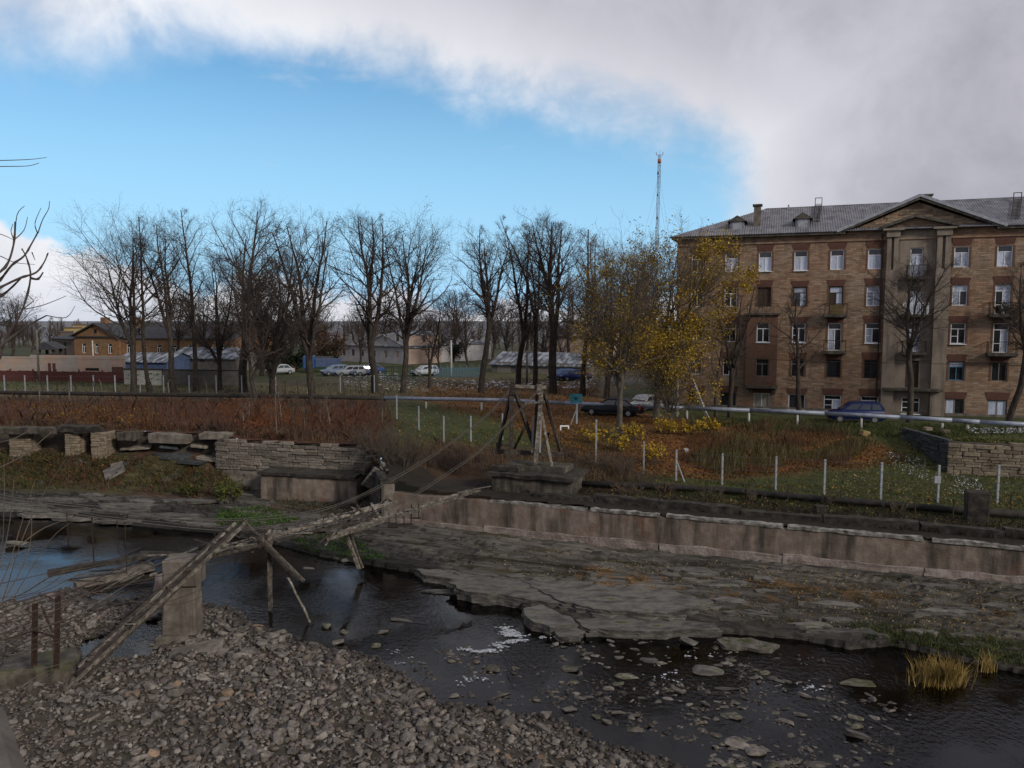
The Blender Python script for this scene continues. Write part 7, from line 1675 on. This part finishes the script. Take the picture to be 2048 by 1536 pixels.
for i in range(len(x)): put_stone('stream_stone', 'wet stone breaking the shallow stream ' + ('just below the rapids' if qy_[i] < 1340 and qx_[i] < 1200 else 'beside the gravel bar' if qx_[i] < 1150 else 'below the angular boulder' if qy_[i] < 1400 and qx_[i] < 1500 else 'near the straw reeds' if qx_[i] > 1600 else 'in the lower middle'), Vector((x[i], y[i], -.01)), (float(sz[i]) * 1.3, float(sz[i]) * .85, float(sz[i]) * 1.0), ('stone', 'stone_moss', 'stone', 'slab')[i % 4], 'stones in the stream', rot=(rnd.uniform(-.2, .2), rnd.uniform(-.15, .15), rnd.uniform(-.9, .3)))
# a further scatter of small pebbles at the water's edge
n = 3600; qx_ = rs.uniform(760, 1850, n * 3); qy_ = rs.uniform(1270, 1540, n * 3); s_ = in_poly(qx_, qy_, stream) & (fbm(qx_ * .018, qy_ * .032) + (qx_ > 1640) * (qx_ - 1640) * -.0008 > .535); P = np.array([Z(a_, b_, -.03)[:] for a_, b_ in zip(qx_[s_][:n], qy_[s_][:n])]); x, y, z = P[:, 0], P[:, 1], P[:, 2] ; sz = np.clip(np.exp(rs.normal(-1.95, .42, len(x))), .06, .38); stone_mass(np.arange(len(x)), 'stream_gravel', 'small dark stones just breaking the water of the stream', 'gravel', .0, .62)
for lab, px_, py_, s_, mk in (('ochre weathered boulder with a split face on the gravel bar', 452, 1412, (.62, .5, .55), 'stone_rust'), ('second ochre stone, round and grassy, right of the split boulder', 498, 1418, (.46, .4, .42), 'stone_rust'), ('pale flat stone lying alone on the gravel bar', 618, 1392, (.62, .4, .25), 'slab'),
                              ('whitish block beside the slab at the foot of the pier', 436, 1305, (.36, .3, .34), 'slab'), ('large pale angular boulder at the edge of the rock ledge', 1378, 1285, (.98, .7, .85), 'slab'), ('large flat slab lying in the stream below the angular boulder', 1418, 1340, (1.5, .9, .5), 'slab'),
                              ('long thin slab in the stream just below the large flat one', 1440, 1372, (1.8, .5, .22), 'slab'), ('grey boulder standing in the water at the left edge', 34, 1090, (1.6, 1.0, 1.1), 'slab'), ('dark rounded boulder by the blue pool', 652, 1250, (.62, .5, .5), 'stone_moss'),
                              ('mossy round stone among the boulders by the blue pool', 690, 1262, (.5, .45, .4), 'stone_moss'), ('buff boulder at the shore of the blue pool', 676, 1282, (.62, .55, .5), 'stone'), ('pair-less pale boulder on the shore right of the blue pool', 765, 1262, (.6, .5, .35), 'stone'), ('dark boulder right of the blue pool at the stream bend', 752, 1290, (.45, .45, .5), 'stone_moss'),
                              ('small white rock standing in the river below the hanging beam', 690, 1120, (.55, .5, .7), 'slab'), ('broken pale slab in the river under the footbridge', 620, 1134, (.9, .5, .3), 'slab'), ('flat low slab in the river left of the rapids', 820, 1238, (2.2, .6, .18), 'slab'), ('triangular reddish boulder at the bottom of the gravel spit', 1512, 1500, (.75, .6, .5), 'stone'),
                              ('long mossy slab in the stream with grass on top', 1712, 1362, (1.7, .8, .35), 'stone_moss'), ('mossy boulder in the rapids', 985, 1335, (.75, .6, .5), 'stone_moss'), ('broad mossy boulder left of the flat slab', 1140, 1335, (.8, .6, .45), 'stone_moss'), ('broad low rock in the stream at the right with moss', 1255, 1350, (1.0, .6, .5), 'stone_moss'),
                              ('pale plank-like stone beside the small reed tuft', 2012, 1362, (.9, .4, .14), 'slab'), ('flat green-grey stone in the grass right of the reeds', 1935, 1300, (.9, .5, .16), 'slab')):
    p = Z(px_, py_, .08); p.z = max(gz(p.x, p.y), -.05) + s_[2] * .18; put_stone('boulder', lab, p, s_, mk, None, 'boulder', rot=(rnd.uniform(-.12, .12), rnd.uniform(-.12, .12), rnd.uniform(-.5, .3)))
# big bedding slabs of the ledge
def slab(label, pts, z0, th, mk='slab', dip=0.0, group=None):
    w_ = [Z(a_, b_, z0) for a_, b_ in pts]; c_ = sum(w_, Vector()) / len(w_); out_ = []
    for i in range(len(w_)):
        a_, b_ = w_[i], w_[(i + 1) % len(w_)]; L2 = (b_ - a_).length; k = max(2, int(L2 / .35)); nn = Vector((-(b_ - a_).y, (b_ - a_).x, 0)).normalized()
        for j in range(k): out_.append(a_.lerp(b_, j / k) + (nn * rnd.uniform(-.13, .13) if j else Vector()) - c_)
    n_ = len(out_); lay = 3 if th > .2 else 2; mbs = MB()
    for k in range(lay):                                   # each bed has its own ragged outline
        ex = 1 + .03 * k * rnd.uniform(.2, 1.4); z1, z2 = -th * k / lay - .004 * k, -th * (k + 1) / lay - (.5 if k == lay - 1 else 0) * th; sh = [rnd.uniform(-.05, .05) if k else 0 for _ in out_]
        rg_ = [(p.x * (ex + sh[i]) + rnd.uniform(-.02, .02), p.y * (ex + sh[i]) + rnd.uniform(-.02, .02), p.y * dip + rnd.uniform(-.01, .01)) for i, p in enumerate(out_)]
        vs = [(a_, b_, z1 + c2) for a_, b_, c2 in rg_] + [(a_ * .985, b_ * .985, z2 + c2) for a_, b_, c2 in rg_]
        mbs.add(vs, [tuple(range(n_))] + [((i + 1) % n_, i, n_ + i, n_ + (i + 1) % n_) for i in range(n_)])
    vs, fs = mbs.v, mbs.f
    me = MB().add(vs, fs).mesh('rock_slab', M[mk]); o = link('rock_slab', me); o.location = c_; o.rotation_euler = (rnd.uniform(-.012, .012), rnd.uniform(-.012, .012), 0); return setp(o, label, 'rock slab', group)
slab('large pale rock slab jutting over the still pool', [(896, 1166), (950, 1158), (1060, 1162), (1130, 1178), (1200, 1196), (1130, 1206), (1062, 1200), (1010, 1190), (930, 1182)], .52, .34)
slab('broad grey rock plate behind the jutting slab', [(1040, 1158), (1180, 1162), (1330, 1180), (1430, 1205), (1330, 1228), (1220, 1222), (1130, 1204)], .60, .26)
slab('detached tilted rock slab at the water below the jutting slab', [(1046, 1216), (1084, 1209), (1140, 1232), (1150, 1246), (1100, 1254), (1056, 1236)], .38, .42)
slab('flat low rock slab at the water right of the detached one', [(1112, 1258), (1150, 1252), (1172, 1262), (1160, 1274), (1118, 1272)], .2, .25)
slab('thin rock shelf in front of the dark undercut ledge', [(830, 1136), (900, 1140), (1010, 1156), (990, 1166), (900, 1158), (850, 1150)], .36, .25)
slab('long rock shelf at the water in the middle of the right ledge', [(1150, 1238), (1300, 1232), (1430, 1246), (1440, 1258), (1290, 1262), (1180, 1258)], .34, .25)
slab('long dark rock shelf awash right of the angular boulder', [(1432, 1278), (1500, 1275), (1560, 1290), (1540, 1300), (1450, 1292)], .12, .2, 'stone_moss')
for k in range(34):
    px_ = rnd.uniform(880, 2060); py_ = rnd.uniform(1100 + (px_ - 880) * .06, 1240 + (px_ - 880) * .03); w_ = rnd.uniform(20, 85); h_ = rnd.uniform(2, 5.5); g_ = GP(px_, py_)
    tl = [(px_ - w_, py_ - h_ * .3), (px_ - w_ * .3, py_ - h_), (px_ + w_ * .6, py_ - h_ * .5), (px_ + w_, py_ + h_ * .9 + w_ * .06), (px_ + w_ * .2, py_ + h_), (px_ - w_ * .6, py_ + h_ * .3)]
    slab('thin flat rock plate lying on the bedded ledge', tl, g_.z + .09, .12, 'slab', 0, 'loose plates on the rock ledge')
for k in range(30):
    px_ = rnd.uniform(-20, 440); py_ = rnd.uniform(988, 1032 + px_ * .04); w_ = rnd.uniform(25, 70); h_ = rnd.uniform(2.5, 5); g_ = GP(px_, py_)
    tl = [(px_ - w_, py_ - h_ * .3), (px_ - w_ * .3, py_ - h_), (px_ + w_ * .6, py_ - h_ * .5), (px_ + w_, py_ + h_ * .4), (px_ + w_ * .2, py_ + h_), (px_ - w_ * .6, py_ + h_ * .6)]
    slab('thin dark rock plate on the left foreshore', tl, g_.z + .09, .12, 'slab', 0, 'loose plates on the left foreshore')
# white water
def foam(name, label, lines, n, spread, seed):
    rr_ = np.random.default_rng(seed); C = []
    for ln in lines:
        P = np.array([Z(a_, b_, .015)[:] for a_, b_ in ln]); t = rr_.random(n) * (len(P) - 1); i = np.minimum(t.astype(int), len(P) - 2); q0 = P[i] * (1 - (t - i))[:, None] + P[i + 1] * (t - i)[:, None] + rr_.normal(0, spread, (n, 3)) * np.array([1.3, .8, 0]); C.append(q0[fbm(q0[:, 0] * 2.2, q0[:, 1] * 5) > .5])
    C = np.concatenate(C); m2 = len(C); a_ = np.arange(6) * 1.047; r_ = rr_.uniform(.004, .014, (m2, 1)); off = np.stack([np.cos(a_) * 6.5, np.sin(a_), 0 * a_], 1)[None] * r_[:, :, None] * rr_.uniform(.4, 1.3, (m2, 6, 1)); an = rr_.uniform(-.6, .2, m2)
    ox = off[..., 0] * np.cos(an)[:, None] - off[..., 1] * np.sin(an)[:, None]; oy = off[..., 0] * np.sin(an)[:, None] + off[..., 1] * np.cos(an)[:, None]
    V_ = C[:, None] + np.stack([ox, oy, rr_.uniform(0, .05, (m2, 6))], -1); cen = C + np.array([0, 0, .05]); allv = np.concatenate([V_, cen[:, None]], 1).reshape(-1, 3); b_ = (np.arange(m2) * 7)[:, None, None]; F_ = (np.array([[k, (k + 1) % 6, 6] for k in range(6)])[None] + b_).reshape(-1, 3)
    o = link(name, npmesh(name, allv, F_, M['foam'])); return setp(o, label, 'foam', kind='stuff')
foam('rapids_foam', 'white broken water of the small rapids', [[(930, 1296), (955, 1304), (985, 1300), (1010, 1288), (1045, 1276), (1085, 1274)], [(1012, 1256), (1022, 1270), (1045, 1280)]], 800, .13, 1)
foam('ripple_foam', 'scattered white flecks of water down the stream', [[(775, 1298), (800, 1320), (806, 1335)], [(1325, 1306), (1400, 1312), (1475, 1300)], [(1325, 1335), (1345, 1370)], [(925, 1362), (980, 1358)], [(1600, 1372), (1640, 1376)]], 40, .26, 2)

# ------------------------------------------------------------------ the near edge: parapet and bare shrub
zt_ = 11.35; pts = [Z(a_, b_, zt_) for a_, b_ in ((-500, 1300), (-60, 1362), (6, 1392), (24, 1440), (46, 1500), (64, 1560), (120, 1800), (-900, 1800))]
me = MB().prism([(p.x, p.y) for p in pts], lambda a_, b_, t: (a_, b_, t), zt_ - 1.6, zt_).mesh('parapet', M['conc_grey']); bevel(me, .05); o = link('parapet', me); setp(o, 'blurred pale concrete parapet edge in the bottom left corner', 'parapet')
sh_ = thing('near_shrub', 'bare budding shrub reaching in from the left edge close to the camera', 'shrub', (-5.4, 6.0, gz(-5.4, 14) * 0 + 6.6))
S0 = sh_.location
def twigs(lst, Yv, r0, r1, name='branch', mat='twig'):
    for ln in lst:
        rr_ = random.Random(int(ln[-1][0] * 7 + ln[-1][1])); pts_ = smooth_pts([A(a_, b_, Yv + .12 * i + rr_.uniform(-.1, .1)) for i, (a_, b_) in enumerate(ln)], 4); n_ = len(pts_)
        rad = [(r0 + (r1 - r0) * i / (n_ - 1)) * (1.35 if i % 5 == 4 and r0 > .008 else 1.0) for i in range(n_)]; MB().tube([p - S0 for p in pts_], rad, 6).build(name, M[mat], sh_)
twigs([[(-40, 800), (0, 712), (12, 676), (45, 619), (61, 556), (54, 518), (44, 498)], [(-30, 585), (0, 560), (24, 530), (48, 512), (64, 486), (75, 466)], [(-30, 590), (0, 575), (40, 556), (72, 545), (88, 525), (96, 506)], [(-30, 720), (21, 676), (60, 649), (93, 631)],
       [(-30, 560), (10, 535), (27, 490), (30, 444)], [(-30, 600), (5, 590), (42, 556), (30, 562)], [(61, 556), (76, 558), (86, 545)]], 4.6, .0085, .0042)
twigs([[(75, 466), (70, 446), (82, 416)], [(76, 466), (85, 440), (97, 418), (99, 402)], [(45, 619), (87, 610), (132, 592)], [(93, 631), (132, 635), (150, 612)], [(30, 480), (34, 430), (49, 412)], [(28, 480), (48, 460), (55, 434)], [(-30, 322), (0, 321), (57, 319), (93, 315)], [(-30, 335), (0, 333), (54, 332), (78, 326)],
       [(-30, 465), (0, 468), (28, 480)], [(-30, 505), (0, 512), (30, 525), (70, 529)], [(45, 619), (30, 606)], [(45, 619), (62, 606), (66, 600), (48, 582)], [(-30, 650), (20, 640), (45, 619)], [(28, 480), (22, 462), (26, 448)], [(64, 505), (70, 520)]], 4.6, .0034, .0016)
twigs([[(-60, 1275), (60, 1225), (205, 1180), (330, 1150), (455, 1120)], [(-60, 1300), (100, 1250), (250, 1205), (330, 1205), (440, 1160), (480, 1118)], [(-60, 1250), (60, 1205), (190, 1165), (300, 1120), (420, 1085)], [(-60, 1240), (80, 1190), (160, 1182), (320, 1210), (400, 1195), (480, 1150)],
       [(-60, 1340), (40, 1290), (150, 1240), (260, 1200), (300, 1180)], [(-60, 1230), (40, 1190), (110, 1150), (200, 1130), (280, 1095)], [(-60, 1290), (60, 1245), (170, 1190), (240, 1150), (290, 1105)]], 6.4, .0062, .0022)
twigs([[(-40, 1250), (10, 1150), (45, 1040), (70, 960)], [(-40, 1280), (5, 1200), (40, 1090), (80, 1000), (130, 920)], [(-40, 1220), (0, 1130), (20, 1040), (28, 960)], [(-40, 1260), (20, 1180), (60, 1090), (62, 990)], [(-40, 1290), (30, 1190), (100, 1080), (150, 1040)], [(-40, 1200), (0, 1110), (8, 1020), (8, 920)], [(40, 1090), (90, 1055), (160, 1030)], [(-40, 950), (40, 915), (110, 860), (210, 800)], [(-40, 890), (20, 880), (60, 860)]], 6.0, .005, .002, mat='twig_pale')
twigs([[(-60, 1420), (20, 1385), (90, 1345), (150, 1330)], [(-60, 1440), (10, 1395), (60, 1370), (160, 1310)], [(30, 1470), (150, 1440), (240, 1415), (330, 1405)], [(-60, 1345), (30, 1338), (80, 1338), (150, 1320)]], 6.2, .004, .0018, mat='twig_pale')
rt_ = random.Random(3)
twigs([[(-60, 1180 + 20 * k), (60 + 12 * k, 1165 + 14 * k + rt_.uniform(-20, 20)), (150 + 14 * k, 1130 + 14 * k + rt_.uniform(-25, 25)), (220 + rt_.uniform(0, 160), 1090 + 13 * k + rt_.uniform(-30, 30))] for k in range(9)], 6.6, .004, .0016)
stp_ = [A(-60, 1275, 6.4), A(-40, 800, 4.6), A(-40, 1250, 6.0), A(-60, 1420, 6.2), A(-30, 585, 4.6), A(-30, 328, 4.6), A(-40, 950, 6.0)]
for p in stp_: MB().tube([Vector((rnd.uniform(-.2, .2), rnd.uniform(-.2, .2), -1.0)), (p - S0) * .5 + Vector((-.25, 0, .1)), p - S0], [.045, .03, .016], 7).build('stem', M['bark'], sh_)
